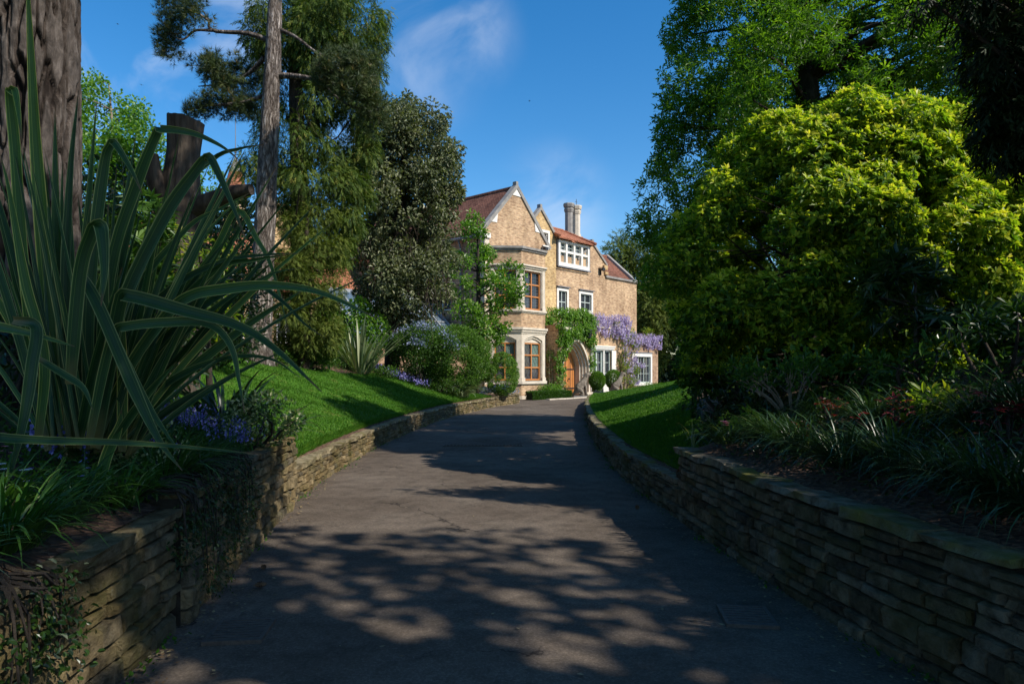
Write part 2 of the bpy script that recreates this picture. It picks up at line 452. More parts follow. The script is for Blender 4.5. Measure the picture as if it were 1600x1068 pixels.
def ragged_edge(label, y0, y1, side, zf, n):
    y = rng.uniform(y0, y1, n); w = .17 + .16 * rng.random(n); x = xl(y) - w if side < 0 else xr(y) + w; z = zf(y, w) + .02
    h = rng.uniform(.03, .10, n); a = rng.random(n) * 6.28; wd = .004 + y * .0003
    P = np.stack((x, y, z), -1); S = np.stack((np.cos(a), np.sin(a), 0 * a), -1) * wd[:, None]; lean = np.stack((-side * h * rng.uniform(.2, 1.3, n), rng.normal(0, .4, n) * h, h * rng.uniform(.3, 1, n)), -1)
    V = np.stack((P - S, P + S, P + lean), 1).reshape(-1, 3)
    tag(solid('edge_grass', V, [np.arange(n * 3).reshape(-1, 3)], M['grass'], rnd=np.clip(rng.normal(.5, .28, n), 0, 1)), label, 'grass', kind='stuff')
ragged_edge('ragged long grass at the wall edge of the left lawn', 8.6, 30.4, -1, zl, 9000)
ragged_edge('ragged long grass at the wall edge of the right lawn', 7.7, 37.5, 1, zr, 9000)
# weeds and moss at the foot of the walls
n = 2600; y = 2 + 24 * rng.random(n) ** 1.5; keep = np.sin(y * 2.3) + np.sin(y * 5.1 + 1) + rng.normal(0, .5, n) > .4; y = y[keep]; n = len(y); sd = rng.random(n) < .5
e = rng.exponential(.035, n); x = np.where(sd, xl(y) + .03 + e, xr(y) - .03 - e); a = rng.random(n) * 6.28; s = .012 + .022 * rng.random(n)
P = np.stack((x, y, dz(y) + .012), -1); D = np.stack((np.cos(a), np.sin(a), .9 + 0 * a), -1) * s[:, None]; S = np.stack((-np.sin(a), np.cos(a), 0 * a), -1) * s[:, None] * .35
V = np.stack((P, P + D * .5 + S, P + D, P + D * .5 - S), 1).reshape(-1, 3)
tag(solid('weeds', V, [np.arange(n * 4).reshape(-1, 4)], M['grass'], rnd=np.clip(rng.normal(.25, .2, n), 0, 1)), 'small weeds growing along the foot of the stone walls', 'weeds', kind='stuff')
# ------------------------------------------------------------------ dry stone retaining walls
GOLD = [(.22, .165, .085), (.30, .235, .13), (.13, .105, .065), (.36, .28, .16), (.20, .165, .105), (.26, .19, .09), (.16, .14, .10)]
GREY = [(.17, .14, .10), (.26, .22, .155), (.11, .09, .065), (.31, .26, .19), (.21, .165, .105), (.15, .12, .075), (.24, .19, .12)]
M['stone_gold'] = stone_mat('golden_walling_stone', GOLD)
M['stone_grey'] = stone_mat('grey_walling_stone', GREY)
M['stone_gold_far'] = stone_mat('golden_walling_stone_far', GOLD, 'attr')
M['stone_grey_far'] = stone_mat('grey_walling_stone_far', GREY, 'attr')
M['cope_gold'] = stone_mat('golden_coping_stone', [(.30, .25, .16), (.24, .20, .12), (.34, .29, .19)], moss=(.17, .15, .045), mossamt=.6)
M['cope_grey'] = stone_mat('grey_coping_stone', [(.26, .23, .17), (.21, .185, .13), (.31, .275, .2)], moss=(.21, .20, .05), mossamt=.9)
M['mortar'] = mottled('wall_core_earth', [(.3, (.018, .015, .011)), (.7, (.05, .042, .03))], 12, .95, .7, 50, .01)

def stone_variant(k):
    r = random.Random(k)
    j = lambda s: (r.random() - .5) * s
    V = [(-.5, .5, -.5), (.5, .5, -.5), (.5, .5, .5), (-.5, .5, .5)]                     # back
    V += [(-.5 + abs(j(.03)), -.32 + j(.1), -.5 + abs(j(.1))), (.5 - abs(j(.03)), -.32 + j(.1), -.5 + abs(j(.1))),
          (.5 - abs(j(.03)), -.32 + j(.1), .5 - abs(j(.12))), (-.5 + abs(j(.03)), -.32 + j(.1), .5 - abs(j(.12)))]   # edge
    for z in (-.36, .36):
        for x in (-.44, j(.3), .44): V.append((x + j(.05), -.5 + j(.12), z + j(.09)))
    Fc = [(0, 1, 2, 3), (4, 7, 3, 0), (1, 5, 6, 2)[::-1] if False else (5, 1, 2, 6), (4, 0, 1, 5), (7, 6, 2, 3),
          (4, 5, 10, 9, 8), (7, 11, 12, 13, 6), (4, 8, 11, 7), (5, 6, 13, 10), (8, 9, 12, 11), (9, 10, 13, 12)]
    return V, Fc
VARS = [stone_variant(k) for k in range(14)]
def cope_variant(k):
    r = random.Random(100 + k); j = lambda s: (r.random() - .5) * s
    xs = [-.5, -.2 + j(.1), .15 + j(.1), .5]
    V = []
    for z in (-.5, .5):
        for y0, yj in ((-.5, .13), (.5, .15)):
            for i, x in enumerate(xs): V.append((x, y0 + j(yj), z + (j(.22) if z > 0 else 0)))
    Fc = []
    for i in range(3):
        Fc += [(i, i + 4, i + 5, i + 1), (8 + i, 9 + i, 13 + i, 12 + i), (i, i + 1, 9 + i, 8 + i), (4 + i, 12 + i, 13 + i, 5 + i)]
    Fc += [(0, 8, 12, 4), (3, 7, 15, 11)]
    return V, Fc
CVARS = [cope_variant(k) for k in range(8)]
def py_mesh(name, V, Fc, mat, smooth=False):
    import bmesh
    me = bpy.data.meshes.new(name); me.from_pydata(V, [], Fc)
    bm = bmesh.new(); bm.from_mesh(me); bmesh.ops.recalc_face_normals(bm, faces=bm.faces[:]); bm.to_mesh(me); bm.free()
    me.materials.append(mat)
    for p in me.polygons: p.use_smooth = smooth
    return me

def stone_wall(label, path, face, h, tone, thick=.34, maxparts=290, far_d=13.0, courses=(.07, .09, .115, .14), lens=(.15, .38), cope=True, endcap=None, group=None):
    """path: points along the drive face; face: +1 when the visible face looks to +X"""
    P = np.asarray(path, dtype=float)
    d = np.r_[0, np.cumsum(np.linalg.norm(np.diff(P[:, :2], axis=0), axis=1))]
    Lt = d[-1]
    pos = lambda s: np.array([np.interp(s, d, P[:, k]) for k in range(3)])
    def frame(s):
        t = pos(min(s + .15, Lt)) - pos(max(s - .15, 0)); t[2] = 0; t /= np.linalg.norm(t)
        n = np.array((t[1], -t[0], 0)) * face     # out of the face, to the drive
        return t, n
    root = empty('retaining_wall', pos(0), label, 'wall', group)
    o0 = pos(0)
    gs, cs = M['stone_' + tone], M['cope_' + tone]
    # core
    ss = np.linspace(0, Lt, max(8, int(Lt / .35)))
    V = []
    for s in ss:
        p = pos(s); t, n = frame(s)
        hh = h(s) if callable(h) else h
        for off, z in ((-.045, -.15), (-.045, hh - .03), (-thick, hh - .03), (-thick, -.15)):
            V.append(p + n * off + np.array((0, 0, z)))
    V = np.array(V); k = len(ss)
    i = np.arange(k - 1)[:, None] * 4; j = np.arange(4)[None]
    q = np.stack((i + j, i + (j + 1) % 4, i + 4 + (j + 1) % 4, i + 4 + j), -1).reshape(-1, 4)
    ends = np.array([(0, 3, 2, 1), (4 * k - 4, 4 * k - 3, 4 * k - 2, 4 * k - 1)])
    solid('core', V, [np.vstack((q, ends))], M['mortar'], root, origin=o0)
    vm = [py_mesh('stone', *VARS[a], gs) for a in range(len(VARS))]
    cm = [py_mesh('coping_stone', *CVARS[a], cs) for a in range(len(CVARS))]
    items = []
    hmax = max(h(s) for s in ss) if callable(h) else h
    ctop = .055 if cope else 0.0
    z = -.02
    while z < hmax - ctop - .02:
        ch = random.choice(courses)
        if z + ch > hmax - ctop - .015: ch = hmax - ctop - z
        if ch < .025: break
        s = -random.random() * .2
        while s < Lt:
            ln = random.uniform(*lens) * (1.0 if ch < .1 else .8)
            a, b = max(s, 0), min(s + ln, Lt)
            sm = (a + b) / 2
            hh = (h(sm) if callable(h) else h) - ctop
            if b - a > .05 and z + ch * .5 < hh:
                if ch > .095 and random.random() < .22:      # two thin stones instead of a thick one
                    f = random.uniform(.4, .6); subs = [(z, ch * f), (z + ch * f, ch * (1 - f))]
                else: subs = [(z, ch)]
                for z0, c0 in subs: items.append((sm, b - a, z0, c0))
            s += ln
        z += ch
    D = [float(np.linalg.norm(pos(it[0])[:2])) for it in items]
    order = np.argsort(D)
    sv, sf, sr, nb = [], [], [], 0
    for rank, k_ in enumerate(order):
        s, ln, z0, c0 = items[k_]
        p = pos(s); t, n = frame(s); dep = .16
        off = random.gauss(0, .013) - dep / 2 + .012
        c = p + n * off + np.array((0, 0, z0 + c0 / 2))
        yaw = math.atan2(t[1], t[0]) + random.gauss(0, .012)
        # local -y must look to the drive
        flip = -1 if (np.dot(np.array((math.sin(yaw), -math.cos(yaw), 0)), n) < 0) else 1
        if flip < 0: yaw += math.pi
        sc = (ln - random.uniform(.006, .014), dep, c0 - random.uniform(.006, .013))
        a = random.randrange(len(VARS))
        if rank < maxparts and D[k_] < far_d:
            o = bpy.data.objects.new('stone', vm[a]); COL.objects.link(o); o.parent = root
            o.location = Vector(c - o0); o.rotation_euler = (random.gauss(0, .01), random.gauss(0, .012), yaw); o.scale = sc
        else:
            cy, sy = math.cos(yaw), math.sin(yaw)
            v = np.array(VARS[a][0]) * sc; v = np.stack((v[:, 0] * cy - v[:, 1] * sy, v[:, 0] * sy + v[:, 1] * cy, v[:, 2]), -1) + c
            sv.append(v); rr = random.random()
            for f in VARS[a][1]: sf.append([x + nb for x in f]); sr.append(rr)
            nb += len(v)
    if sv:
        V = np.concatenate(sv); q4 = np.array([f for f in sf if len(f) == 4]); q5 = np.array([f for f in sf if len(f) == 5])
        r4 = [r_ for f, r_ in zip(sf, sr) if len(f) == 4]; r5 = [r_ for f, r_ in zip(sf, sr) if len(f) == 5]
        o = solid('distant_stone', V, [q4, q5], M['stone_' + tone + '_far'], root, origin=o0, rnd=r4 + r5)
        o['kind'] = 'stuff'
        import bmesh
        bm = bmesh.new(); bm.from_mesh(o.data); bmesh.ops.recalc_face_normals(bm, faces=bm.faces[:]); bm.to_mesh(o.data); bm.free()
    if cope:
        s = 0
        while s < Lt - .05:
            ln = min(random.uniform(.34, .68), Lt - s)
            if Lt - s - ln < .2: ln = Lt - s
            sm = s + ln / 2; p = pos(sm); t, n = frame(sm); hh = h(sm) if callable(h) else h
            yaw = math.atan2(t[1], t[0])
            if np.dot(np.array((math.sin(yaw), -math.cos(yaw), 0)), n) < 0: yaw += math.pi
            dpt = thick + random.uniform(-.02, .12)
            c = p + n * (.025 + random.uniform(-.03, .03) - dpt / 2) + np.array((0, 0, hh - ctop / 2 + random.uniform(-.004, .008)))
            o = bpy.data.objects.new('coping_stone', random.choice(cm)); COL.objects.link(o); o.parent = root
            o.location = Vector(c - o0); o.scale = (ln - random.uniform(.004, .014), dpt, ctop * random.uniform(.75, 1.25))
            o.rotation_euler = (random.gauss(0, .012), random.gauss(0, .012), yaw + random.gauss(0, .02))
            s += ln
    return root

def path_l(y0, y1, n=40, off=0): return [(xl(y) + off, y, float(dz(y))) for y in np.linspace(y0, y1, n)]
def path_r(y0, y1, n=40, off=0): return [(xr(y) + off, y, float(dz(y))) for y in np.linspace(y0, y1, n)]
# left: a near length, a slightly prouder second length, then the low wall that curves round the lawn
stone_wall('golden stone retaining wall nearest on the left, under the strappy grasses', path_l(1.2, 4.25), 1, .74, 'gold', lens=(.18, .46))
stone_wall('tall golden stone wall length on the left, half covered by dark creeper', path_l(4.3, 8.2, off=.06), 1, .83, 'gold', lens=(.14, .40), cope=False)
stone_wall('low golden stone wall curving along the left lawn towards the house', path_l(8.25, 30.55, 90), 1, H_LOW, 'gold', lens=(.14, .38), courses=(.05, .07, .09))
pe = [(xl(30.6), 30.62, float(dz(30.6)))] + [(-.71 + 1.08 * k / 8, 30.7 + 2.1 * k / 8, float(dz(30.6 + 2.1 * k / 8))) for k in range(1, 9)]
stone_wall('sunlit rough stone wall end under the pale blue flowers by the house', pe, 1, .46, 'gold', maxparts=60, far_d=50, lens=(.2, .45), courses=(.09, .12, .14))
stone_wall('tall grey stone retaining wall with mossy coping slabs on the right', path_r(1.2, STEP_R), -1, H_HIGH_R, 'grey', lens=(.13, .40))
stone_wall('low grey stone wall curving along the right lawn towards the house', path_r(STEP_R + .04, 38.2, 90), -1, lambda s: H_LOW - .2 * float(sstep(25, 31, s)), 'grey', lens=(.14, .4), courses=(.05, .07, .09))

# drains in the drive
M['iron'] = mottled('cast_iron', [(.3, (.06, .05, .042)), (.7, (.12, .098, .08))], 30, .7, .4, 80, .004, .5)
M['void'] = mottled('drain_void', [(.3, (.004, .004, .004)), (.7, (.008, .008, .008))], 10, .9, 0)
def drain(label, x, y, w, l, rz, bars, across=True):
    root = empty('drain_grate', (x, y, .022), label, 'drain', rz=rz)
    a = Acc(); a.box(-w/2, w/2, -l/2, -l/2+.022, -.02, .006); a.box(-w/2, w/2, l/2-.022, l/2, -.02, .006)
    a.box(-w/2, -w/2+.022, -l/2+.022, l/2-.022, -.02, .006); a.box(w/2-.022, w/2, -l/2+.022, l/2-.022, -.02, .006); a.build('frame', M['iron'], root)
    b = Acc(); b.box(-w/2+.022, w/2-.022, -l/2+.022, l/2-.022, -.016, -.011); b.build('void', M['void'], root)
    for k in range(bars):
        c = Acc()
        if across:
            yy = -l/2 + .022 + (l - .044) * (k + .5) / bars; c.box(-w/2+.022, w/2-.022, yy-.014, yy+.014, -.011, .004)
        else:
            xx = -w/2 + .022 + (w - .044) * (k + .5) / bars; c.box(xx-.009, xx+.009, -l/2+.022, l/2-.022, -.011, .004)
        c.build('bar', M['iron'], root)
drain('square slotted drain grate in the drive beside the left wall', -1.66, 4.17, .34, .36, .1, 8)
drain('slotted drain grate in the deep shade beside the right wall', 1.52, 4.42, .32, .36, -.12, 7)
drain('long narrow channel drain across the middle of the drive', -.62, 14.6, 1.7, .26, .02, 22, False)
M['straw'] = mottled('dry_brown_litter', [(.3, (.10, .055, .03)), (.7, (.22, .14, .08))], 30, .9, .4, 60, .004)
def cone(label, x, y, s):
    root = empty('pine_cone', (x, y, .012 + s * .42), label, 'pine cone', 'fallen pine cones on the drive', rz=random.random() * 6)
    V, Fs, nb = [], [], 0
    for a in range(7):
        t = a / 6; r = s * (.5 * math.sin(math.pi * (.12 + .83 * t)) + .04)
        for b in range(8):
            th = 2 * math.pi * (b + .5 * (a % 2)) / 8; c, sn = math.cos(th), math.sin(th)
            x0 = (t - .5) * s * 1.5
            P = [(x0, r * .3 * c, r * .3 * sn), (x0 + .03 * s, r * .75 * c - r * .3 * sn, r * .75 * sn + r * .3 * c), (x0 + .17 * s, r * c, r * sn), (x0 + .03 * s, r * .75 * c + r * .3 * sn, r * .75 * sn - r * .3 * c)]
            V += P; Fs.append([nb, nb + 1, nb + 2, nb + 3]); nb += 4
    solid('scale', V, [np.array(Fs)], M['straw'], root)['kind'] = 'stuff'
    t = Acc(); t.tube([(-.75 * s, 0, 0), (-.4 * s, 0, 0), (.3 * s, 0, 0), (.7 * s, 0, 0)], [.12 * s, .3 * s, .3 * s, .05 * s], 6); t.build('core', M['straw'], root)
cone('fallen pine cone on the drive near the left drain grate', -1.85, 5.02, .055)
cone('small pine cone on the drive near the ivy covered wall', -2.0, 5.0 + .5, .04)
cone('dark pine cone on the drive beside the right low wall', 1.45, 7.9, .05)
# leaf litter in the gutters
n = 4200
y = 1.8 + 22 * rng.random(n) ** 1.6; sd = rng.random(n)
e = rng.exponential(.11, n)
x = np.where(sd < .45, xl(y) + .03 + e, np.where(sd < .9, xr(y) - .03 - e, xl(y) + (xr(y) - xl(y)) * rng.random(n)))
a = rng.random(n) * 6.28; s = .008 + .014 * rng.random(n)
P = np.stack((x, y, dz(y) + .02 + .004 * rng.random(n)), -1)
D = np.stack((np.cos(a), np.sin(a), .25 * (rng.random(n) - .3)), -1) * s[:, None]; S = np.stack((-np.sin(a), np.cos(a), .3 * (rng.random(n) - .5)), -1) * s[:, None] * .5
V = np.stack((P - D, P + S, P + D, P - S), 1).reshape(-1, 3)
M['litter'] = leaf_mat('leaf_litter', [(0, (.07, .045, .025)), (.5, (.16, .10, .05)), (1, (.30, .25, .13))], .8, 0)
tag(solid('leaf_litter', V, [np.arange(n * 4).reshape(-1, 4)], M['litter'], rnd=rng.random(n)), 'dry brown leaf litter strewn along the edges of the drive', 'leaves', kind='stuff')
# ================================================================== the house
ANG = math.atan2(.747, .665)
HO = np.array((-.35, 38.53, 0.0))
def hw(s, y, z=0.0):
    """house frame -> world: s along the front, y into the house"""
    return np.array((HO[0] + .665 * s - .747 * y, HO[1] + .747 * s + .665 * y, z))

def brick_mat(name, c1, c2, mort, tone_a=(.62, .55, .5), tone_b=(1.25, 1.2, 1.1)):
    m, N, L, B = new_mat(name)
    tc = N.new('ShaderNodeTexCoord')
    br = N.new('ShaderNodeTexBrick'); L.new(tc.outputs['UV'], br.inputs['Vector'])
    br.inputs['Scale'].default_value = 1.0; br.inputs['Brick Width'].default_value = .225; br.inputs['Row Height'].default_value = .075
    br.inputs['Mortar Size'].default_value = .008; br.inputs['Mortar Smooth'].default_value = .1; br.inputs['Bias'].default_value = -.1
    br.inputs['Color1'].default_value = (*c1, 1); br.inputs['Color2'].default_value = (*c2, 1); br.inputs['Mortar'].default_value = (*mort, 1)
    n = tex_noise(N, L, .75, 5, tc.outputs['UV'], .6); r = ramp(N, [(.3, tone_a), (.7, tone_b)]); L.new(n.outputs['Fac'], r.inputs['Fac'])
    # single bricks differ
    sc = N.new('ShaderNodeMapping'); sc.inputs['Scale'].default_value = (1 / .225, 1 / .075, 1); L.new(tc.outputs['UV'], sc.inputs['Vector'])
    wn_ = N.new('ShaderNodeTexNoise'); wn_.inputs['Scale'].default_value = .9; wn_.inputs['Detail'].default_value = 1; L.new(sc.outputs[0], wn_.inputs['Vector'])
    r2 = ramp(N, [(.28, (.50, .40, .36)), (.5, (1, 1, 1)), (.72, (1.3, 1.25, 1.15))]); L.new(wn_.outputs['Fac'], r2.inputs['Fac'])
    c = mixc(N, L, .8, br.outputs['Color'], r.outputs[0], 'MULTIPLY'); c = mixc(N, L, .7, c, r2.outputs[0], 'MULTIPLY')
    n4 = tex_noise(N, L, 3.5, 5, tc.outputs['UV'], .7); r4 = ramp(N, [(.35, (.8, .78, .76)), (.65, (1.12, 1.1, 1.08))]); L.new(n4.outputs['Fac'], r4.inputs['Fac'])
    c = mixc(N, L, .8, c, r4.outputs[0], 'MULTIPLY')
    ms = N.new('ShaderNodeMapping'); ms.inputs['Scale'].default_value = (1.6, .16, 1); L.new(tc.outputs['UV'], ms.inputs['Vector']); n5 = tex_noise(N, L, 1.0, 5, ms.outputs[0], .65); r5 = ramp(N, [(.36, (.72, .70, .68)), (.52, (1.03, 1.03, 1.03))]); L.new(n5.outputs['Fac'], r5.inputs['Fac'])
    c = mixc(N, L, .75, c, r5.outputs[0], 'MULTIPLY')
    L.new(c, B.inputs['Base Color']); B.inputs['Roughness'].default_value = .9; B.inputs['Specular IOR Level'].default_value = .15
    bump(N, L, B, br.outputs['Fac'], -.6, .01)
    return m
def tile_mat(name, a, b, mort):
    m = brick_mat(name, a, b, mort, (.55, .55, .55), (1.25, 1.2, 1.2))
    for nd in m.node_tree.nodes:
        if nd.type == 'TEX_BRICK':
            nd.inputs['Brick Width'].default_value = .18; nd.inputs['Row Height'].default_value = .11; nd.inputs['Mortar Size'].default_value = .012
        if nd.type == 'MAPPING': nd.inputs['Scale'].default_value = (1 / .18, 1 / .11, 1)
    return m
M['brick'] = brick_mat('brown_stock_brick', (.45, .305, .195), (.57, .42, .27), (.50, .42, .32))
M['brick_y'] = brick_mat('yellow_stock_brick', (.55, .39, .19), (.63, .47, .25), (.52, .43, .29))
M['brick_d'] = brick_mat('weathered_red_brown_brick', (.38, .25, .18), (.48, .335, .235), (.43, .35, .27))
M['tile'] = tile_mat('red_clay_roof_tile', (.22, .095, .062), (.31, .15, .10), (.08, .042, .033))
M['tile_o'] = tile_mat('orange_clay_roof_tile', (.42, .16, .09), (.48, .22, .12), (.15, .07, .05))
M['cream'] = mottled('cream_limestone', [(.3, (.50, .43, .34)), (.55, (.62, .54, .43)), (.75, (.68, .60, .49))], 3.5, .85, .35, 30, .006)
M['whitestone'] = mottled('white_painted_stone', [(.3, (.66, .62, .55)), (.7, (.80, .77, .71))], 4, .8, .25, 30, .005)
M['greystone'] = mottled('weathered_grey_coping', [(.3, (.19, .175, .16)), (.7, (.34, .32, .29))], 3, .9, .4, 30, .008)
M['lead'] = mottled('grey_lead', [(.3, (.12, .125, .135)), (.7, (.2, .205, .22))], 4, .55, .2, 20, .004, .5)
M['oak'] = mottled('varnished_orange_oak', [(.3, (.40, .145, .038)), (.7, (.58, .24, .07))], 5, .45, .2, 40, .003, .5, stretch=(6, 6, .7))
M['sage'] = mottled('pale_sage_paint', [(.3, (.46, .52, .47)), (.7, (.56, .62, .56))], 3, .5, .1, 20, .002, .4)
M['whitepaint'] = mottled('white_paint', [(.3, (.72, .71, .68)), (.7, (.82, .81, .78))], 3, .5, .1, 20, .002, .4)
M['blackiron'] = mottled('black_wrought_iron', [(.3, (.012, .012, .013)), (.7, (.03, .03, .032))], 20, .5, .2, 60, .002, .5)
m, N, L, B = new_mat('window_glass')
v = coords(N, L); nn = tex_noise(N, L, 1.1, 4, v); r = ramp(N, [(.35, (.012, .014, .018)), (.65, (.055, .06, .07))]); L.new(nn.outputs['Fac'], r.inputs['Fac'])
L.new(r.outputs[0], B.inputs['Base Color']); B.inputs['Roughness'].default_value = .06; B.inputs['Specular IOR Level'].default_value = .6
n2 = tex_noise(N, L, 7, 2, v); bump(N, L, B, n2.outputs['Fac'], .15, .01); M['glass'] = m
M['curtain'] = mottled('dusty_green_curtain', [(.35, (.05, .09, .075)), (.65, (.16, .25, .20))], 14, .8, .2, 20, .01, stretch=(3, 3, .15))

house = empty('country_house', (HO[0], HO[1], 0), 'gabled yellow brick country house with a stone bay at the end of the drive', 'house', rz=ANG)

def wall_face(acc, o, a, n, L0, L1, z0, z1, opens, depth=.22, m=0, mrev=0):
    """wall skin with rectangular openings; opens = (a0,a1,z0,z1)"""
    o = Vector((o[0], o[1], 0)); a = Vector((a[0], a[1], 0)); n = Vector((n[0], n[1], 0))
    P = lambda i, j, k: tuple(o + a * i + n * j + Vector((0, 0, k)))
    xs = sorted({L0, L1} | {x for q in opens for x in q[:2]}); zs = sorted({z0, z1} | {z for q in opens for z in q[2:]})
    for i in range(len(xs) - 1):
        for k in range(len(zs) - 1):
            cx, cz = (xs[i] + xs[i + 1]) / 2, (zs[k] + zs[k + 1]) / 2
            if any(q[0] < cx < q[1] and q[2] < cz < q[3] for q in opens): continue
            acc.poly([P(xs[i], 0, zs[k]), P(xs[i + 1], 0, zs[k]), P(xs[i + 1], 0, zs[k + 1]), P(xs[i], 0, zs[k + 1])], m)
    for a0, a1, b0, b1 in opens:
        for q in ([(a0, 0, b0), (a0, -depth, b0), (a0, -depth, b1), (a0, 0, b1)], [(a1, 0, b0), (a1, 0, b1), (a1, -depth, b1), (a1, -depth, b0)],
                  [(a0, 0, b1), (a0, -depth, b1), (a1, -depth, b1), (a1, 0, b1)], [(a0, 0, b0), (a1, 0, b0), (a1, -depth, b0), (a0, -depth, b0)]):
            acc.poly([P(*c) for c in q], mrev)

def window(o, a, n, a0, a1, z0, z1, cols, rows, fm, bar=.055, dep=(-.12, -.04), lead=None, rowz=None, outer=.06, glazing=None, name='window', label=None, curtain=None):
    """frame + a pane per light, as parts of the house"""
    W, H = a1 - a0, z1 - z0
    f = Acc()
    f.obox(o, a, n, a0, a0 + outer, dep[0], dep[1], z0, z1); f.obox(o, a, n, a1 - outer, a1, dep[0], dep[1], z0, z1)
    f.obox(o, a, n, a0 + outer, a1 - outer, dep[0], dep[1], z0, z0 + outer); f.obox(o, a, n, a0 + outer, a1 - outer, dep[0], dep[1], z1 - outer, z1)
    iw, ih = W - 2 * outer, H - 2 * outer
    cx = [a0 + outer + iw * k / cols for k in range(cols + 1)]
    rz_ = [z0 + outer + ih * k / rows for k in range(rows + 1)] if rowz is None else [z0 + outer] + list(rowz) + [z1 - outer]
    for x in cx[1:-1]: f.obox(o, a, n, x - bar / 2, x + bar / 2, dep[0] + .004, dep[1] - .004, z0 + outer, z1 - outer)
    for z in rz_[1:-1]:
        for i in range(cols):
            f.obox(o, a, n, cx[i] + (bar / 2 if i else 0), cx[i + 1] - (bar / 2 if i < cols - 1 else 0), dep[0] + .008, dep[1] - .008, z - bar / 2, z + bar / 2)
    fo = f.build(name, fm, house, label=label)
    gd = dep[0] + .03
    for i in range(cols):
        for k in range(len(rz_) - 1):
            g = Acc(); x0, x1 = cx[i] + (bar / 2 if i else 0), cx[i + 1] - (bar / 2 if i < cols - 1 else 0)
            y0, y1 = rz_[k] + (bar / 2 if k else 0), rz_[k + 1] - (bar / 2 if k < len(rz_) - 2 else 0)
            g.obox(o, a, n, x0, x1, gd - .012, gd, y0, y1)
            g.build('pane', M['curtain'] if (curtain and (i, k) in curtain) else M['glass'], fo)
    if glazing:
        nx, nz = glazing; l = Acc()
        for i in range(cols):
            for j in range(1, nx):
                x = cx[i] + (cx[i + 1] - cx[i]) * j / nx; l.obox(o, a, n, x - .012, x + .012, gd, gd + .02, z0 + outer, z1 - outer)
        for k in range(len(rz_) - 1):
            for j in range(1, nz):
                z = rz_[k] + (rz_[k + 1] - rz_[k]) * j / nz; l.obox(o, a, n, a0 + outer, a1 - outer, gd, gd + .016, z - .012, z + .012)
        l.build('glazing_bar', fm, fo)
    if lead:
        l = Acc(); O = Vector((o[0], o[1], 0)); A_ = Vector((a[0], a[1], 0)); N_ = Vector((n[0], n[1], 0))
        P = lambda x, z: O + A_ * x + N_ * (gd + .006) + Vector((0, 0, z))
        X0, X1, Z0, Z1 = a0 + outer, a1 - outer, z0 + outer, z1 - outer
        if lead == 'square':
            s = .17
            for k in range(1, int((X1 - X0) / s)): l.bar(P(X0 + k * s, Z0), P(X0 + k * s, Z1), .012, .01)
            for k in range(1, int((Z1 - Z0) / s)): l.bar(P(X0, Z0 + k * s), P(X1, Z0 + k * s), .012, .01)
        else:
            s = .26; sl = 1.5
            for sg in (1, -1):
                c = -3 * s * 8
                while c < (X1 - X0) + (Z1 - Z0) / sl + 1:
                    # line x = X0 + c + sg*(z-Z0)/sl
                    t0, t1 = 0.0, Z1 - Z0
                    xa, xb = X0 + c, X0 + c + sg * (t1) / sl
                    lo, hi = (t0, t1)
                    if sg > 0: lo = max(lo, (X0 - xa) * sl); hi = min(hi, (X1 - xa) * sl)
                    else: lo = max(lo, (xa - X1) * sl); hi = min(hi, (xa - X0) * sl)
                    if hi - lo > .03: l.bar(P(xa + sg * lo / sl, Z0 + lo), P(xa + sg * hi / sl, Z0 + hi), .013, .008)
                    c += s
        l.build('lead_lattice', M['lead'], fo)
    return fo

XA, NF = (1, 0), (0, -1)      # along the front, out of the front (house frame)

# ---- left wing with the tall gable, and its bay
GW, GY, EZ, AZ = 2.55, -.8, 9.1, 11.75
w = Acc()
wall_face(w, (0, GY), XA, NF, -GW, GW, -.2, EZ, [(-1.9, 1.9, 1.0, 3.5), (-1.9, 1.9, 4.85, 7.1)], depth=.3)
w.poly([(-GW, GY, EZ), (GW, GY, EZ), (0, GY, AZ)])
w.poly([(GW, GY, -.2), (GW, 3, -.2), (GW, 3, EZ), (GW, GY, EZ)])
w.build('wall', M['brick'], house, label='tall gable wall of brown brick above the stone bay')
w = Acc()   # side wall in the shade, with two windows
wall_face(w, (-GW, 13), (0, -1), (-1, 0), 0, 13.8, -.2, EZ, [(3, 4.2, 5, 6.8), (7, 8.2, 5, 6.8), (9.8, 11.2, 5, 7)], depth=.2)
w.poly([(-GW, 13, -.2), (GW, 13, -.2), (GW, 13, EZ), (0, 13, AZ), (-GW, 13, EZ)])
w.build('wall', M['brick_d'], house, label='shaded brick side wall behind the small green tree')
for a0, a1, z0, z1 in ((3, 4.2, 5, 6.8), (7, 8.2, 5, 6.8), (9.8, 11.2, 5, 7)):
    window((-GW, 13), (0, -1), (-1, 0), a0, a1, z0, z1, 2, 2, M['whitepaint'])
# roof of the wing
r = Acc()
ov = .25; k = (AZ - EZ) / GW
for s in (-1, 1):
    A = [(s * (GW + ov), GY + .18, EZ - ov * k), (s * (GW + ov), 13.2, EZ - ov * k), (0, 13.2, AZ), (0, GY + .18, AZ)]
    B = [(p[0], p[1], p[2] + .10) for p in A]
    r.poly(A); r.poly(B); r.poly([A[0], A[1], B[1], B[0]]); r.poly([A[0], A[3], B[3], B[0]]); r.poly([A[1], A[2], B[2], B[1]])
r.build('roof', M['tile'], house, label='long red tiled roof of the left wing')
c = Acc(); c.tube([(0, GY + .2, AZ + .10), (0, 5, AZ + .10), (0, 13.2, AZ + .10)], .11, 8); c.build('ridge_tile', M['tile'], house)
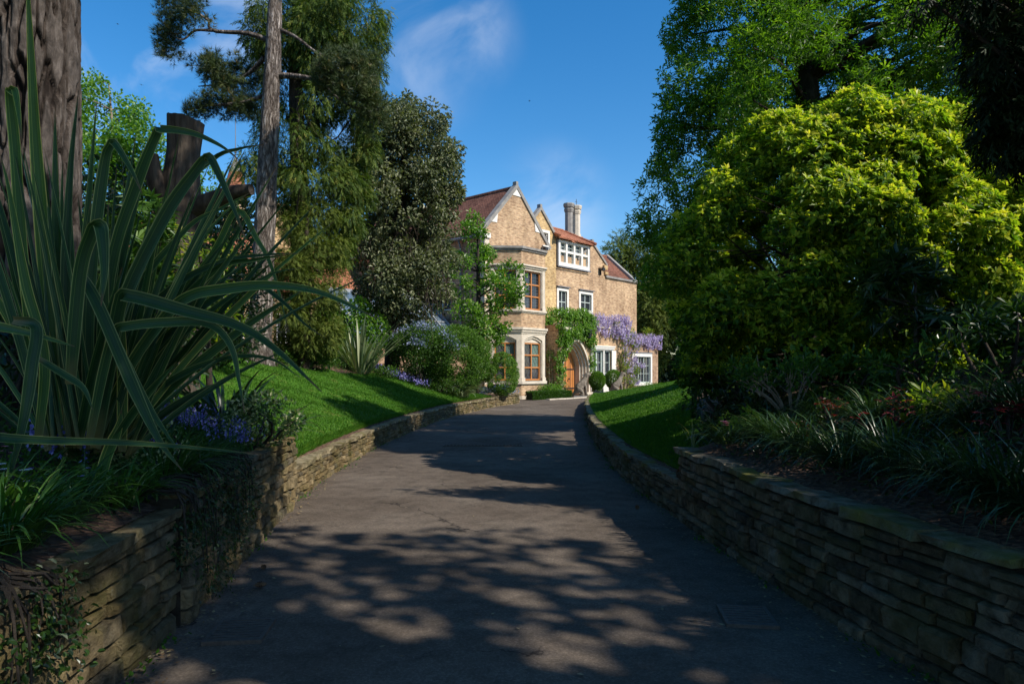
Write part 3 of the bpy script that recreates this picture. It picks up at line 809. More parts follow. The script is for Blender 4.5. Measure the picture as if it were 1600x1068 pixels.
# grey stone coping on the gable, with kneelers
def gable_coping(cx, hwid, ez, az, y, wid=.34, th=.2, kn=.35, label=None):
    c = Acc()
    for s in (-1, 1):
        k_ = (az - ez) / hwid; nx, nz = k_ / math.hypot(1, k_), 1 / math.hypot(1, k_)
        lo = (cx + s * (hwid + kn), ez - kn * k_); hi = (cx, az)
        p = [(lo[0], y - .08, lo[1]), (hi[0], y - .08, hi[1]), (hi[0], y - .08, hi[1] + th / nz), (lo[0] + s * nx * th, y - .08, lo[1] + nz * th)]
        c.prism(p, (0, wid, 0))
    c.box(cx - .09, cx + .09, y - .06, y + .2, az + th * .9, az + th * 1.5 + .1)
    return c.build('gable_coping', M['greystone'], house, label=label)
gable_coping(0, GW, EZ, AZ, GY)
for s in (-1, 1):
    c = Acc()
    c.prism([(s * 2.05, GY - .04, 9.62 - .02), (s * 1.55, GY - .04, 10.13), (s * 1.62, GY - .04, 9.62)], (0, .1, 0)); c.build('kneeler_stone', M['whitestone'], house)
c = Acc()
c.prism([(-.36, GY - .04, AZ - .40), (.36, GY - .04, AZ - .40), (0, GY - .04, AZ - .02)], (0, .1, 0)); c.build('apex_stone', M['whitestone'], house)
c = Acc(); c.box(-GW - .12, -GW + .38, GY - .1, GY + .3, EZ - .42, EZ - .16); c.build('kneeler_stone', M['whitestone'], house); c = Acc(); c.box(GW - .30, GW + .22, GY - .1, GY + .3, EZ - .42, EZ - .16)
c.build('kneeler_stone', M['whitestone'], house)
c = Acc()
for z in np.arange(.3, 8.6, .62):       # pale quoins up the left corner
    c.box(-GW - .012, -GW + (.34 if int(z / .62) % 2 else .22), GY - .014, GY + .3, z, z + .29)
c.build('quoin', M['cream'], house)
# gutter and downpipes on the shaded side
c = Acc()
c.tube([(-GW - .32, GY + .3, EZ - .34), (-GW - .32, 6, EZ - .34), (-GW - .32, 13, EZ - .34)], .08, 8)
for y in (.9, 3.4, 7.5): c.tube([(-GW - .30, y, EZ - .36), (-GW - .12, y, EZ - .8), (-GW - .12, y, 4), (-GW - .12, y, 0)], .055, 8)
c.build('gutter', M['lead'], house)

# ---- the bay
BP = [(-2.24, GY), (-1.0, GY - 1.24), (1.0, GY - 1.24), (2.24, GY)]
def ring(acc, z0, z1, grow, m=0, inner=-.35):
    """a band round the bay, grow metres proud of it"""
    out, inn = [], []
    t = math.tan(math.radians(22.5))
    def off(g): return [(-2.24 - g * math.sqrt(2) , GY), (-1.0 - g * t, GY - 1.24 - g), (1.0 + g * t, GY - 1.24 - g), (2.24 + g * math.sqrt(2), GY)]
    A, B = off(grow), off(inner)
    for i in range(3):
        a0, a1, b1, b0 = A[i], A[i + 1], B[i + 1], B[i]
        acc.poly([(*a0, z0), (*a1, z0), (*a1, z1), (*a0, z1)], m); acc.poly([(*a0, z1), (*a1, z1), (*b1, z1), (*b0, z1)], m); acc.poly([(*a0, z0), (*b0, z0), (*b1, z0), (*a1, z0)], m)
        acc.poly([(*b0, z0), (*b0, z1), (*b1, z1), (*b1, z0)], m)
for z0_, z1_, g_, lb_ in ((-.2, .93, 0, 'brick plinth of the canted bay'), (3.96, 4.74, -.02, 'brick band between the bay windows'), (7.34, 8.06, -.02, 'brick band at the top of the bay')):
    b = Acc(); ring(b, z0_, z1_, g_); b.build('wall', M['brick'], house, label=lb_)
for bands in ([(.93, 1.08, .10)], [(3.62, 3.72, .03), (3.72, 3.84, .09), (3.84, 3.96, .15)], [(4.74, 4.82, .03), (4.82, 4.92, .10)], [(7.16, 7.26, .04), (7.26, 7.34, .12)], [(-.2, .30, .06)]):
    s = Acc()
    for bd in bands: ring(s, *bd)
    s.build('string_course', M['cream'], house)
s = Acc(); ring(s, 8.06, 8.16, .05); ring(s, 8.16, 8.28, .13); s.build('bay_coping', M['greystone'], house)
c = Acc(); c.poly([(*BP[0], 8.26), (*BP[1], 8.26), (*BP[2], 8.26), (*BP[3], 8.26)]); c.build('bay_roof', M['lead'], house)
s = Acc(); wins = []
for i in range(3):
    p, q = Vector((*BP[i], 0)), Vector((*BP[i + 1], 0)); a = (q - p).normalized(); n = Vector((a.y, -a.x, 0)); Lf = (q - p).length
    o2, a2, n2 = (p.x, p.y), (a.x, a.y), (n.x, n.y); j = .27 if i != 1 else .24
    for z0, z1, lead in ((1.08, 3.62, 'diamond'), (4.92, 7.16, 'square')):
        s = Acc()
        s.obox(o2, a2, n2, 0.004, j, -.34, 0, z0, z1); s.obox(o2, a2, n2, Lf - j, Lf - .004, -.34, 0, z0, z1)
        top = z1 - (.46 if lead == 'diamond' else .12)
        if lead == 'diamond':     # low four-centred head cut in the stone
            O = Vector((*o2, 0)); P = lambda x, z, d=0: O + a * x + n * d + Vector((0, 0, z))
            for d0, hh, in_ in ((0, .12, 0), (-.07, .0, .05)):
                mid = Lf / 2; pts = [P(j, z1, d0), P(Lf - j, z1, d0), P(Lf - j, top + .02 + hh - .02, d0), P(mid + (mid - j) * .5, top + .16 + hh, d0), P(mid, top + .24 + hh, d0), P(mid - (mid - j) * .5, top + .16 + hh, d0), P(j, top + .02 + hh - .02, d0)]
                s.prism([tuple(x) for x in pts], tuple(n * -.06))
            s.obox(o2, a2, n2, j, Lf - j, -.34, -.14, top, z1)
        else: s.obox(o2, a2, n2, j, Lf - j, -.34, -.03, top, z1)
        # chamfered inner jambs and splayed foot
        s.obox(o2, a2, n2, j, j + .05, -.34, -.06, z0, top); s.obox(o2, a2, n2, Lf - j - .05, Lf - j, -.34, -.06, z0, top)
        s.obox(o2, a2, n2, -.02, j + .03, -.02, .035, z0, z0 + .2); s.obox(o2, a2, n2, Lf - j - .03, Lf + .02, -.02, .035, z0, z0 + .2)
        wins.append((o2, a2, n2, j + .05, Lf - j - .05, z0 + .04, top, lead)); s.build('stone_jamb', M['cream'], house)
for k_, (o2, a2, n2, a0, a1, z0, z1, lead) in enumerate(wins):
    H = z1 - z0
    window(o2, a2, n2, a0, a1, z0, z1, 2, 3, M['oak'], bar=.07, dep=(-.26, -.15), lead=lead, rowz=(z0 + H * .34, z0 + H * .67) if lead == 'diamond' else None, outer=.07,
           label='orange oak casement with ' + lead + ' leaded lights', curtain={(1, 1), (1, 2)} if lead == 'diamond' else None)
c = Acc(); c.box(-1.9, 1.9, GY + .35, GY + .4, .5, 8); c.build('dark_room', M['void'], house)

# ---- main front
G2C, G2W, G2E, G2A = 3.1, 1.5, 9.75, 11.25
w = Acc()
ops = [(3.02, 3.78, 9.15, 9.95)]
wall_face(w, (0, 0), XA, NF, 2.55, 4.6, -.2, 9.75, [(3.02, 3.78, 9.15, 9.75)], depth=.2)
w.poly([(3.02, 0, 9.75), (1.6, 0, 9.75), (3.1, 0, 11.25), (3.02, 0, 9.95)]); w.poly([(3.78, 0, 9.75), (4.6, 0, 9.75), (3.1, 0, 11.25), (3.78, 0, 9.95)]); w.poly([(3.02, 0, 9.95), (3.78, 0, 9.95), (3.1, 0, 11.25)])
w.build('wall', M['brick_y'], house, label='narrow yellow brick wall under the second gable')
w = Acc()
wall_face(w, (0, .02), XA, NF, 4.6, 10.0, -.2, 8.8, [(4.85, 5.7, 5.25, 6.6), (7.15, 8.35, 5.55, 6.6)], depth=.2)
w.poly([(7.0, .02, 8.8), (10.0, .02, 8.8), (8.5, .02, 9.95)])
wall_face(w, (0, .02), XA, NF, 10.0, 14.0, -.2, 7.92, [])
w.poly([(10, .02, 7.92), (10, 3, 7.92), (10, 3, 8.8), (10, .02, 8.8)])
w.poly([(14, .02, -.2), (14, 9, -.2), (14, 9, 7.92), (14, .02, 7.92)])
w.poly([(14, .3, 7.92), (14, 4.6, 7.92), (14, 2.45, 9.95)])
w.build('wall', M['brick'], house, label='long brown brick front wall with two white windows')
w = Acc()
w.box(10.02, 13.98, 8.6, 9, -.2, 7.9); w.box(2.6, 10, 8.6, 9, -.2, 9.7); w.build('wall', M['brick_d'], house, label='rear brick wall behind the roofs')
gable_coping(G2C, G2W, G2E, G2A, 0, .3, .16, .1)
gable_coping(8.5, 1.5, 8.8, 9.95, .02, .3, .14, .12)
c = Acc(); c.box(9.98, 14.12, -.1, .3, 7.92, 8.06); c.build('parapet_coping', M['greystone'], house)
c = Acc()      # sloping coping of the far end gable
c.prism([(13.72, -.05, 8.06), (13.72, 2.45, 10.25), (13.72, 2.45, 10.02), (13.72, .18, 8.06)], (.36, 0, 0)); c.prism([(13.72, 2.45, 10.25), (13.72, 4.8, 8.06), (13.72, 4.57, 8.06), (13.72, 2.45, 10.02)], (.36, 0, 0))
c.build('gable_coping', M['greystone'], house, label='sloping grey coping of the end gable')
c = Acc(); c.box(9.7, 10.12, -.12, .25, 8.42, 8.72); c.box(9.85, 10.2, -.1, .22, 8.1, 8.3); c.build('kneeler_stone', M['brick_y'], house)
# roofs
r = Acc()
def pitch(acc, s0, s1, y0, z0, y1, z1, th=.1):
    A = [(s0, y0, z0), (s1, y0, z0), (s1, y1, z1), (s0, y1, z1)]; B = [(p[0], p[1], p[2] + th) for p in A]
    acc.poly(A); acc.poly(B)
    for i in range(4): acc.poly([A[i], A[(i + 1) % 4], B[(i + 1) % 4], B[i]])
pitch(r, 4.45, 10.0, 1.9, 10.82, 8.9, 7.9)
pitch(r, 2.6, 4.45, .3, 9.8, 2.2, 11.0); pitch(r, 2.6, 4.45, 2.2, 11.0, 8.9, 7.9)
pitch(r, 8.0, 10.0, .3, 9.0, 1.9, 10.82)
r.build('roof', M['tile_o'], house, label='orange tiled main roof around the chimneys')
r = Acc()
A = [(4.35, -.36, 9.75), (8.2, -.36, 9.75), (7.7, 1.85, 10.85), (4.6, 1.85, 10.85)]
r.prism(A, (0, 0, .1)); r.prism([(8.2, -.36, 9.75), (8.2, .6, 9.75), (7.7, 1.85, 10.85)], (0, 0, .1))
r.build('roof', M['tile_o'], house, label='small hipped tile roof over the white attic window')
r = Acc(); pitch(r, 10.02, 13.74, .26, 8.0, 2.45, 9.95); pitch(r, 10.02, 13.74, 2.45, 9.95, 4.6, 8.0); pitch(r, 10.02, 14, 4.6, 7.9, 9, 7.6); r.build('roof', M['tile'], house, label='tiled roof beside the far end gable')
c = Acc()
for s0, s1, y, z in ((4.6, 7.7, 1.87, 10.98), (10.0, 13.7, 2.45, 10.06)): c.tube([(s0, y, z), ((s0 + s1) / 2, y, z), (s1, y, z)], .1, 8)
c.tube([(8.2, -.5, 9.85), (7.95, .7, 10.4), (7.7, 1.85, 10.96)], .09, 8); c.tube([(4.35, -.5, 9.85), (4.47, .7, 10.4), (4.6, 1.85, 10.96)], .09, 8)
c.build('ridge_tile', M['tile_o'], house)
# white windows of the main front
def white_window(a0, a1, z0, z1, cols, rows, y, sur=.17, glazing=None, fm='sage', label=None, yo=.0, n=NF):
    s = Acc()
    s.box(a0 - sur, a0, y - .045, y + .16, z0 - sur, z1 + sur); s.box(a1, a1 + sur, y - .045, y + .16, z0 - sur, z1 + sur)
    s.box(a0, a1, y - .045, y + .16, z1, z1 + sur); s.box(a0, a1, y - .06, y + .16, z0 - sur, z0)
    s.build('window_surround', M['whitestone'], house)
    return window((0, y), XA, NF, a0, a1, z0, z1, cols, rows, M[fm], bar=.05, dep=(-.14, -.06), glazing=glazing, outer=.05, label=label)
white_window(4.85, 5.7, 5.25, 6.6, 2, 2, .02, label='white framed window above the little balcony')
white_window(7.15, 8.35, 5.55, 6.6, 2, 2, .02, label='white framed window above the wisteria')
white_window(3.02, 3.78, 9.15, 9.95, 1, 2, 0, .16, fm='whitepaint', label='tiny white window in the second gable')
c = Acc()
for a0, a1, z in ((4.64, 5.95, 6.82), (6.94, 8.58, 6.82)): c.box(a0, a1, -.12, .02, z, z + .06)
c.build('hood_mould', M['lead'], house)
# attic bay window
s = Acc(); Y0 = -.13
s.box(4.72, 7.98, Y0, .02, 8.12, 8.36); s.box(4.72, 7.98, Y0, .02, 9.58, 9.74)
cx = [4.72 + 3.26 * k / 4 for k in range(5)]
for k, x in enumerate(cx):
    wdt = .18; x0 = x if k == 0 else (x - wdt if k == 4 else x - wdt / 2); s.box(x0, x0 + wdt, Y0 + .01, .02, 8.36, 9.58)
for k in range(4):
    s.box(cx[k] + (.18 if k == 0 else .09), cx[k + 1] - (.18 if k == 3 else .09), Y0 + .03, .02, 8.98, 9.12)
s.build('stone_mullion', M['whitestone'], house, label='white stone mullions of the attic window')
for k in range(4):
    for z0, z1 in ((8.36, 8.98), (9.12, 9.58)):
        window((0, Y0), XA, NF, cx[k] + (.18 if k == 0 else .09), cx[k + 1] - (.18 if k == 3 else .09), z0, z1, 1, 1, M['sage'], dep=(-.2, -.12), outer=.035, glazing=(2, 2))
c = Acc(); c.box(4.64, 4.715, Y0 + .02, .02, 8.12, 9.72); c.box(7.985, 8.06, Y0 + .02, .02, 8.12, 9.72); c.box(4.6, 8.1, Y0 - .04, -.16, 8.04, 8.115); c.build('lead_cheek', M['lead'], house)
# lamps and pipes on the wall
c = Acc(); c.tube([(2.75, -.12, 8.9), (2.75, -.12, 6), (2.75, -.12, 4.4)], .05, 8); c.box(2.6, 2.9, -.22, -.02, 8.9, 9.1); c.build('downpipe', M['whitepaint'], house)
def floodlight(s, y, z):
    c = Acc(); c.box(s - .14, s + .14, y - .34, y - .12, z, z + .13); c.box(s - .03, s + .03, y - .12, y, z - .3, z + .05); c.prism([(s - .16, y - .36, z + .13), (s + .16, y - .36, z + .13), (s + .16, y - .06, z + .2), (s - .16, y - .06, z + .2)], (0, 0, .04)); c.build('floodlight', M['blackiron'], house)
floodlight(2.3, GY, 8.62); floodlight(9.35, .02, 8.3)
# twin chimneys
def octo(acc, x, y, z0, z1, r0, r1):
    p = [(x + r0 * math.cos(t), y + r0 * math.sin(t), z0) for t in np.arange(8) * math.pi / 4 + math.pi / 8]; q = [(x + r1 * math.cos(t), y + r1 * math.sin(t), z1) for t in np.arange(8) * math.pi / 4 + math.pi / 8]
    for i in range(8): acc.poly([p[i], p[(i + 1) % 8], q[(i + 1) % 8], q[i]])
    acc.poly(p[::-1]); acc.poly(q)
for x in (8.5, 9.35):
    c = Acc()
    c.box(x - .56, x + .45, 1.45, 2.45, 9.4, 10.55) if x > 9 else c.box(x - .45, x + .28, 1.45, 2.45, 9.4, 10.55)
    octo(c, x, 1.95, 10.55, 10.8, .40, .38); octo(c, x, 1.95, 10.8, 10.98, .32, .32); octo(c, x, 1.95, 10.98, 12.35, .27, .27); octo(c, x, 1.95, 12.35, 12.48, .30, .33); octo(c, x, 1.95, 12.48, 12.58, .34, .34)
    octo(c, x, 1.95, 12.58, 12.68, .29, .29); octo(c, x, 1.95, 12.68, 12.86, .35, .40); octo(c, x, 1.95, 12.86, 12.93, .40, .38)
    c.build('chimney', M['greystone'] if x < 9 else M['cream'], house, label='octagonal stone chimney, ' + ('grey nearer one' if x < 9 else 'paler farther one'))
c = Acc(); c.tube([(9.35, 1.95, 12.9), (9.35, 1.95, 13.1), (9.35, 1.95, 13.4)], .02, 6); c.box(9.2, 9.5, 1.94, 1.96, 13.2, 13.215); c.build('aerial', M['blackiron'], house)

# ---- projecting single storey part: porch, garden doors, end room
EY, H1, H2 = -1.7, 4.3, 3.55
def arch_pts(hw_, spring, rise, n=9):
    pts = []
    for i in range(n + 1):
        t = i / n; x = -hw_ + hw_ * t
        z = spring + rise * (math.sin(t * math.pi / 2) ** .8) * (1 - .0) if t < 1 else spring + rise
        pts.append((x, z))
    return pts + [(-x, z) for x, z in pts[-2::-1]]
AC = 4.25
w = Acc()
wall_face(w, (0, EY), XA, NF, 2.6, AC - 1.42, -.2, H1, [])
out = arch_pts(1.42, 1.95, 1.62)
for (x0, z0), (x1, z1) in zip(out[:-1], out[1:]):
    w.poly([(AC + x0, EY, z0), (AC + x1, EY, z1), (AC + x1, EY, H1), (AC + x0, EY, H1)])
wall_face(w, (0, EY), XA, NF, AC + 1.42, 10.2, -.2, H1, [(6.02, 8.1, .1, 2.92)], depth=.25)
w.poly([(2.6, EY, -.2), (2.6, 0, -.2), (2.6, 0, H1), (2.6, EY, H1)])
w.poly([(10.2, EY, H2), (10.2, 0, H2), (10.2, 0, H1), (10.2, EY, H1)])
w.build('wall', M['brick'], house, label='low brick porch front with the arched doorway')
w = Acc()
wall_face(w, (0, EY), XA, NF, 10.2, 14.0, -.2, H2, [(10.75, 12.95, .85, 2.6)], depth=.2)
w.poly([(14, EY, -.2), (14, .02, -.2), (14, .02, H2), (14, EY, H2)])
w.build('wall', M['brick_d'], house, label='pinkish brick end room with the wide white window')
c = Acc(); c.poly([(2.6, EY, H1 - .02), (10.2, EY, H1 - .02), (10.2, 0, H1 - .02), (2.6, 0, H1 - .02)]); c.poly([(10.2, EY, H2 - .02), (14, EY, H2 - .02), (14, 0, H2 - .02), (10.2, 0, H2 - .02)]); c.build('flat_roof', M['lead'], house)
c = Acc(); c.box(2.5, 10.3, EY - .09, EY + .28, H1, H1 + .1); c.box(10.32, 14.1, EY - .09, EY + .28, H2, H2 + .1); c.build('parapet_coping', M['cream'], house)
# arch orders, stepping back to the door
prof = [(1.42, EY - .10), (1.27, EY - .10), (1.27, EY + .06), (1.17, EY + .06), (1.17, EY + .22), (1.07, EY + .22), (1.07, EY + .38), (.97, EY + .38), (.97, EY + .80)]
a = Acc()
def arch_line(hw_): return [(-hw_, -.1)] + arch_pts(hw_, 1.95, hw_ * 1.14) + [(hw_, -.1)]
LN = [[(AC + x, y, z) for x, z in arch_line(h_)] for h_, y in prof]
for i in range(len(LN) - 1):
    for k in range(len(LN[0]) - 1): a.poly([LN[i][k], LN[i][k + 1], LN[i + 1][k + 1], LN[i + 1][k]])
O = [(p[0], EY + .02, p[2]) for p in LN[0]]
for k in range(len(O) - 1): a.poly([LN[0][k], LN[0][k + 1], O[k + 1], O[k]])
a.box(AC - 1.52, AC - .95, EY - .2, EY - .105, .02, .35); a.box(AC + .95, AC + 1.52, EY - .2, EY - .105, .02, .35)
a.build('door_arch', M['cream'], house, label='moulded pale stone arch round the front door', smooth=False)
# door: upright oak boards with iron straps
door = None
pts = arch_line(.97); bw = 1.94 / 9
d = Acc()
for k in range(9):
    x0 = -.97 + bw * k + .008; x1 = -.97 + bw * (k + 1) - .008
    zt = lambda x: float(np.interp(x, [p[0] for p in pts[1:-1]], [p[1] for p in pts[1:-1]]))
    yy = EY + .74 + (.012 if k % 2 else 0)
    d.prism([(AC + x0, yy, .16), (AC + x1, yy, .16), (AC + x1, yy, zt(x1)), (AC + x0, yy, zt(x0))], (0, .06, 0))
door = d.build('front_door', M['oak'], house, label='arched orange oak plank front door')
h = Acc()
for z in (.55, 1.7): h.box(AC - .9, AC + .9, EY + .715, EY + .735, z, z + .07)
for x in (-.48, 0, .48): h.box(AC + x - .02, AC + x + .02, EY + .715, EY + .735, .25, 2.3)
h.build('strap_hinge', M['blackiron'], door)
h = Acc(); h.tube([(AC + .3, EY + .72, 1.15), (AC + .3, EY + .64, 1.15), (AC + .3, EY + .62, 1.15)], [.03, .04, .05], 8); h.build('handle', M['blackiron'], door)
c = Acc(); c.box(AC - 1.7, AC + 1.8, EY - .75, EY + .78, -.1, .14); c.box(AC - 1.3, AC + 1.3, EY - .2, EY + .78, .14, .16); c.box(AC - 2.0, AC + 4.3, EY - 1.15, EY - .76, -.1, .03 + .04); c.build('door_step', M['greystone'], house)
# lantern over the arch
ln = Acc(); lx, ly, lz = AC + .85, EY - .42, 3.62
octo(ln, lx, ly, lz, lz + .42, .10, .17); ln.build('lantern', M['glass'], house, label='black lantern hanging over the door arch')
lf = Acc(); octo(lf, lx, ly, lz + .42, lz + .62, .21, .03); octo(lf, lx, ly, lz - .05, lz, .06, .11); lf.tube([(lx, ly, lz + .6), (lx, ly + .1, lz + .78), (lx, ly + .42, lz + .72)], .02, 6)
for t in np.arange(8) * math.pi / 4 + math.pi / 8: lf.bar((lx + .105 * math.cos(t), ly + .105 * math.sin(t), lz), (lx + .175 * math.cos(t), ly + .175 * math.sin(t), lz + .42), .018)
lf.build('lantern_cage', M['blackiron'], bpy.data.objects['lantern'])
# balcony rail
b = Acc()
b.box(2.75, 4.35, EY - .30, EY + .2, 4.05, 4.16); bal = b.build('balcony', M['cream'], house, label='little stone balcony above the door vines')
b = Acc()
for x in np.arange(2.85, 4.31, .12): b.bar((x, EY - .25, 4.16), (x, EY - .25, 4.85), .018)
b.bar((2.8, EY - .25, 4.87), (4.33, EY - .25, 4.87), .035); b.bar((2.8, EY - .25, 4.22), (4.33, EY - .25, 4.22), .025)
for x in (2.8, 4.33): b.bar((x, EY - .25, 4.16), (x, EY - .25, 4.95), .04)
b.build('railing', M['blackiron'], bal)
b = Acc()
for x in (3.0, 4.1): b.prism([(x, EY, 4.05), (x, EY - .28, 4.05), (x, EY - .22, 3.85), (x, EY, 3.5)], (.14, 0, 0))
b.build('bracket', M['whitestone'], bal)
# garden doors
s = Acc(); s.box(5.82, 8.3, EY - .06, EY + .1, 2.92, 3.0); s.box(5.78, 8.34, EY - .12, EY + .1, 3.0, 3.12); s.box(5.74, 8.38, EY - .16, EY + .1, 3.12, 3.2)
s.box(5.82, 6.0, EY - .06, EY + .2, .1, 2.92); s.box(8.12, 8.6, EY - .06, EY + .2, .1, 2.92); s.box(7.2, 7.32, EY - .03, EY + .2, .1, 2.92)
s.build('stone_surround', M['whitestone'], house)
window((0, EY), XA, NF, 6.02, 7.2, .12, 2.9, 2, 1, M['sage'], bar=.09, dep=(-.2, -.1), outer=.09, glazing=(2, 4), name='garden_door', label='pale sage glazed garden doors')
window((0, EY), XA, NF, 7.32, 8.1, .75, 2.9, 1, 1, M['sage'], bar=.06, dep=(-.2, -.1), outer=.07, glazing=(2, 3), label='pale sage side light beside the garden doors')
s = Acc(); s.box(7.32, 8.1, EY - .02, EY + .2, .1, .75); s.build('apron_panel', M['whitestone'], house)
white_window(10.75, 12.95, .85, 2.6, 3, 1, EY, .2, glazing=(2, 3), label='wide white window with small panes beside the wisteria')
c = Acc(); c.box(10.5, 13.2, EY - .05, EY + .0, 2.82, 2.9); c.build('hood_mould', M['lead'], house)
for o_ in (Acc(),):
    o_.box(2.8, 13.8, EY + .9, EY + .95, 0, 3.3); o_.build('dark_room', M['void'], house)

# ---- kerb in front of the house
pav = Acc()
kb = empty('stone_kerb', hw(-1.5, -3.6), 'pale stone kerb edging the drive in front of the house', 'kerb', rz=ANG)
s = -.7
while s < 2.9:
    l_ = random.uniform(.5, .8); k_ = Acc(); k_.box(s + 1.5, s + 1.5 + l_ - .02, -.12, .12, -.1, .13 + random.uniform(-.01, .01) + .04); k_.build('kerb_stone', M['cream'], kb); s += l_

# ================================================================== other buildings
rear = empty('rear_wing', hw(-9, 9), 'red tiled rear wing half hidden behind the evergreen trees', 'building', rz=ANG)
w = Acc(); w.box(-8, 6, 0, 7, -.5, 6.2); w.poly([(-8, 0, 6.2), (-8, 7, 6.2), (-8, 3.5, 9.4)]); w.build('wall', M['brick'], rear)
r = Acc(); pitch(r, -8.3, 6.2, -.4, 6.0, 3.5, 9.5); pitch(r, -8.3, 6.2, 3.5, 9.5, 7.4, 6.0); r.build('roof', M['tile_o'], rear)
c = Acc(); c.box(1.2, 2.4, 2.6, 3.8, 8.5, 11.4); c.box(1.1, 2.5, 2.5, 3.9, 11.4, 11.6); c.build('chimney', M['brick_y'], rear)
rh = house; house = rear
for x in (-6, -3, 0, 3): window((0, 0), XA, NF, x, x + 1.1, 3.2, 4.8, 2, 2, M['whitepaint'], dep=(.0, .05))
house = rh
# glasshouse beside the shaded side wall
m, N, L, B = new_mat('roof_glass')
B.inputs['Base Color'].default_value = (.10, .14, .18, 1); B.inputs['Roughness'].default_value = .08; B.inputs['Specular IOR Level'].default_value = .9; M['roofglass'] = m
M['greybar'] = mottled('pale_grey_glazing_bar', [(.3, (.24, .26, .28)), (.7, (.36, .38, .40))], 5, .5, .1)
gh = empty('glasshouse', hw(-9.5, .2), 'sloping pale glass roof of the glasshouse behind the shrubs', 'glasshouse', rz=ANG)
X0, X1 = 0.0, 6.6; y0, z0, y1, z1 = 0, 2.9, 3.2, 5.7
nb_ = 9
for k in range(nb_):
    a0, a1 = X0 + (X1 - X0) * k / nb_ + .05, X0 + (X1 - X0) * (k + 1) / nb_ - .05
    for t0, t1 in ((0, .48), (.5, 1.0)):
        g = Acc(); P = lambda x, t: (x, y0 + (y1 - y0) * t, z0 + (z1 - z0) * t)
        g.prism([P(a0, t0), P(a1, t0), P(a1, t1), P(a0, t1)], (0, .02, -.02)); g.build('pane', M['roofglass'], gh)
f = Acc()
for k in range(nb_ + 1):
    x = X0 + (X1 - X0) * k / nb_; f.bar((x, y0 - .03, z0 + .0), (x, y1, z1 + .04), .09, .12)
f.bar((X0, y0, z0), (X1, y0, z0), .14); f.bar((X0, y1, z1), (X1, y1, z1), .16); f.bar((X0, 1.58, 4.31), (X1, 1.58, 4.31), .06)
f.build('frame', M['greybar'], gh)
c = Acc(); c.box(X0, X1, y0 + .02, y0 + .25, 0, z0 - .08); c.box(X0, X1, y1 + .05, y1 + .3, 0, z1); c.box(X1 - .2, X1, y0 + .25, y1 + .05, 0, z0); c.build('wall', M['brick_d'], gh)
# conical turret far off on the left, with a lower roof beside it
tp = at(368, 300, 55); tur = empty('turret', (tp[0], tp[1], 0), 'round brick turret with a red tiled cone roof between the trees', 'turret')
def cone_ring(acc, prof_, n=14, m=0):
    rings = [[(r_ * math.cos(t), r_ * math.sin(t), z) for t in np.arange(n) * 2 * math.pi / n] for r_, z in prof_]
    for a_, b_ in zip(rings[:-1], rings[1:]):
        for i in range(n): acc.poly([a_[i], a_[(i + 1) % n], b_[(i + 1) % n], b_[i]], m)
za = float(at(368, 250, 55)[2]); zb = float(at(368, 305, 55)[2])
c = Acc(); cone_ring(c, [(.85, zb - .6), (.9, zb + .3), (.68, zb + 1.2), (.5, za - 1.0)]); c.build('roof', M['tile_o'], tur)
c = Acc(); cone_ring(c, [(.5, za - 1.05), (.42, za - .7), (.04, za + .3)]); c.build('lead_cap', M['greystone'], tur)
c = Acc(); cone_ring(c, [(.75, 0), (.75, zb - .5)]); c.build('wall', M['brick'], tur)
c = Acc(); c.tube([(0, 0, za + .2), (0, 0, za + 1.2), (0, 0, za + 4.4)], [.05, .035, .02], 6); cone_ring(c, [(.02, za + .5), (.12, za + .62), (.02, za + .75)], 8); c.build('finial', M['lead'], tur)
bp = at(345, 345, 52); lod = empty('lodge', (bp[0] - 1.0, bp[1] + 4, 0), 'low brick lodge with a red tiled roof and chimney seen past the dead trunk', 'building')
zt_ = float(at(345, 345, 52)[2])
w = Acc(); w.box(-3.5, 2.3, 0, 5, 0, zt_ - 2.6); w.build('wall', M['brick'], lod)
r = Acc(); r.prism([(-4.2, -.4, zt_ - 2.8), (2.7, -.4, zt_ - 2.8), (1.5, 2.5, zt_), (-3.2, 2.5, zt_)], (0, .05, .1)); r.prism([(-3.2, 2.5, zt_), (1.5, 2.5, zt_), (2.7, 5.4, zt_ - 2.8), (-4.2, 5.4, zt_ - 2.8)], (0, .05, .1)); r.build('roof', M['tile_o'], lod)
c = Acc(); c.box(-1.6, -.5, 2, 3, zt_ - 1, zt_ + 1.3); c.box(-1.7, -.4, 1.9, 3.1, zt_ + 1.3, zt_ + 1.5); c.build('chimney', M['brick_y'], lod)
# ================================================================== plants: leaf batches
def unit(a): return a / (np.linalg.norm(a, axis=-1, keepdims=True) + 1e-9)
def rdir(n):
    return unit(rng.normal(size=(n, 3)))
UP = np.array((0, 0, 1.0))
def frames(D, Nrm):
    """leaf axis D, rough leaf normal"""
    X = unit(D); Y = unit(np.cross(Nrm, X)); Z = np.cross(X, Y); return X, Y, Z
T = {}
T['diamond'] = (np.array([(0, 0, 0), (.5, .5, .12), (1, 0, -.08), (.5, -.5, .12)]), [np.array([(0, 2, 1), (0, 3, 2)])])
T['oval'] = (np.array([(0, 0, 0), (.28, .42, .10), (.68, .38, .08), (1, 0, -.12), (.68, -.38, .08), (.28, -.42, .10)]), [np.array([(0, 3, 2, 1), (0, 5, 4, 3)])])
T['tri'] = (np.array([(0, -.5, 0), (0, .5, 0), (1, 0, 0)]), [np.array([(0, 2, 1)])])
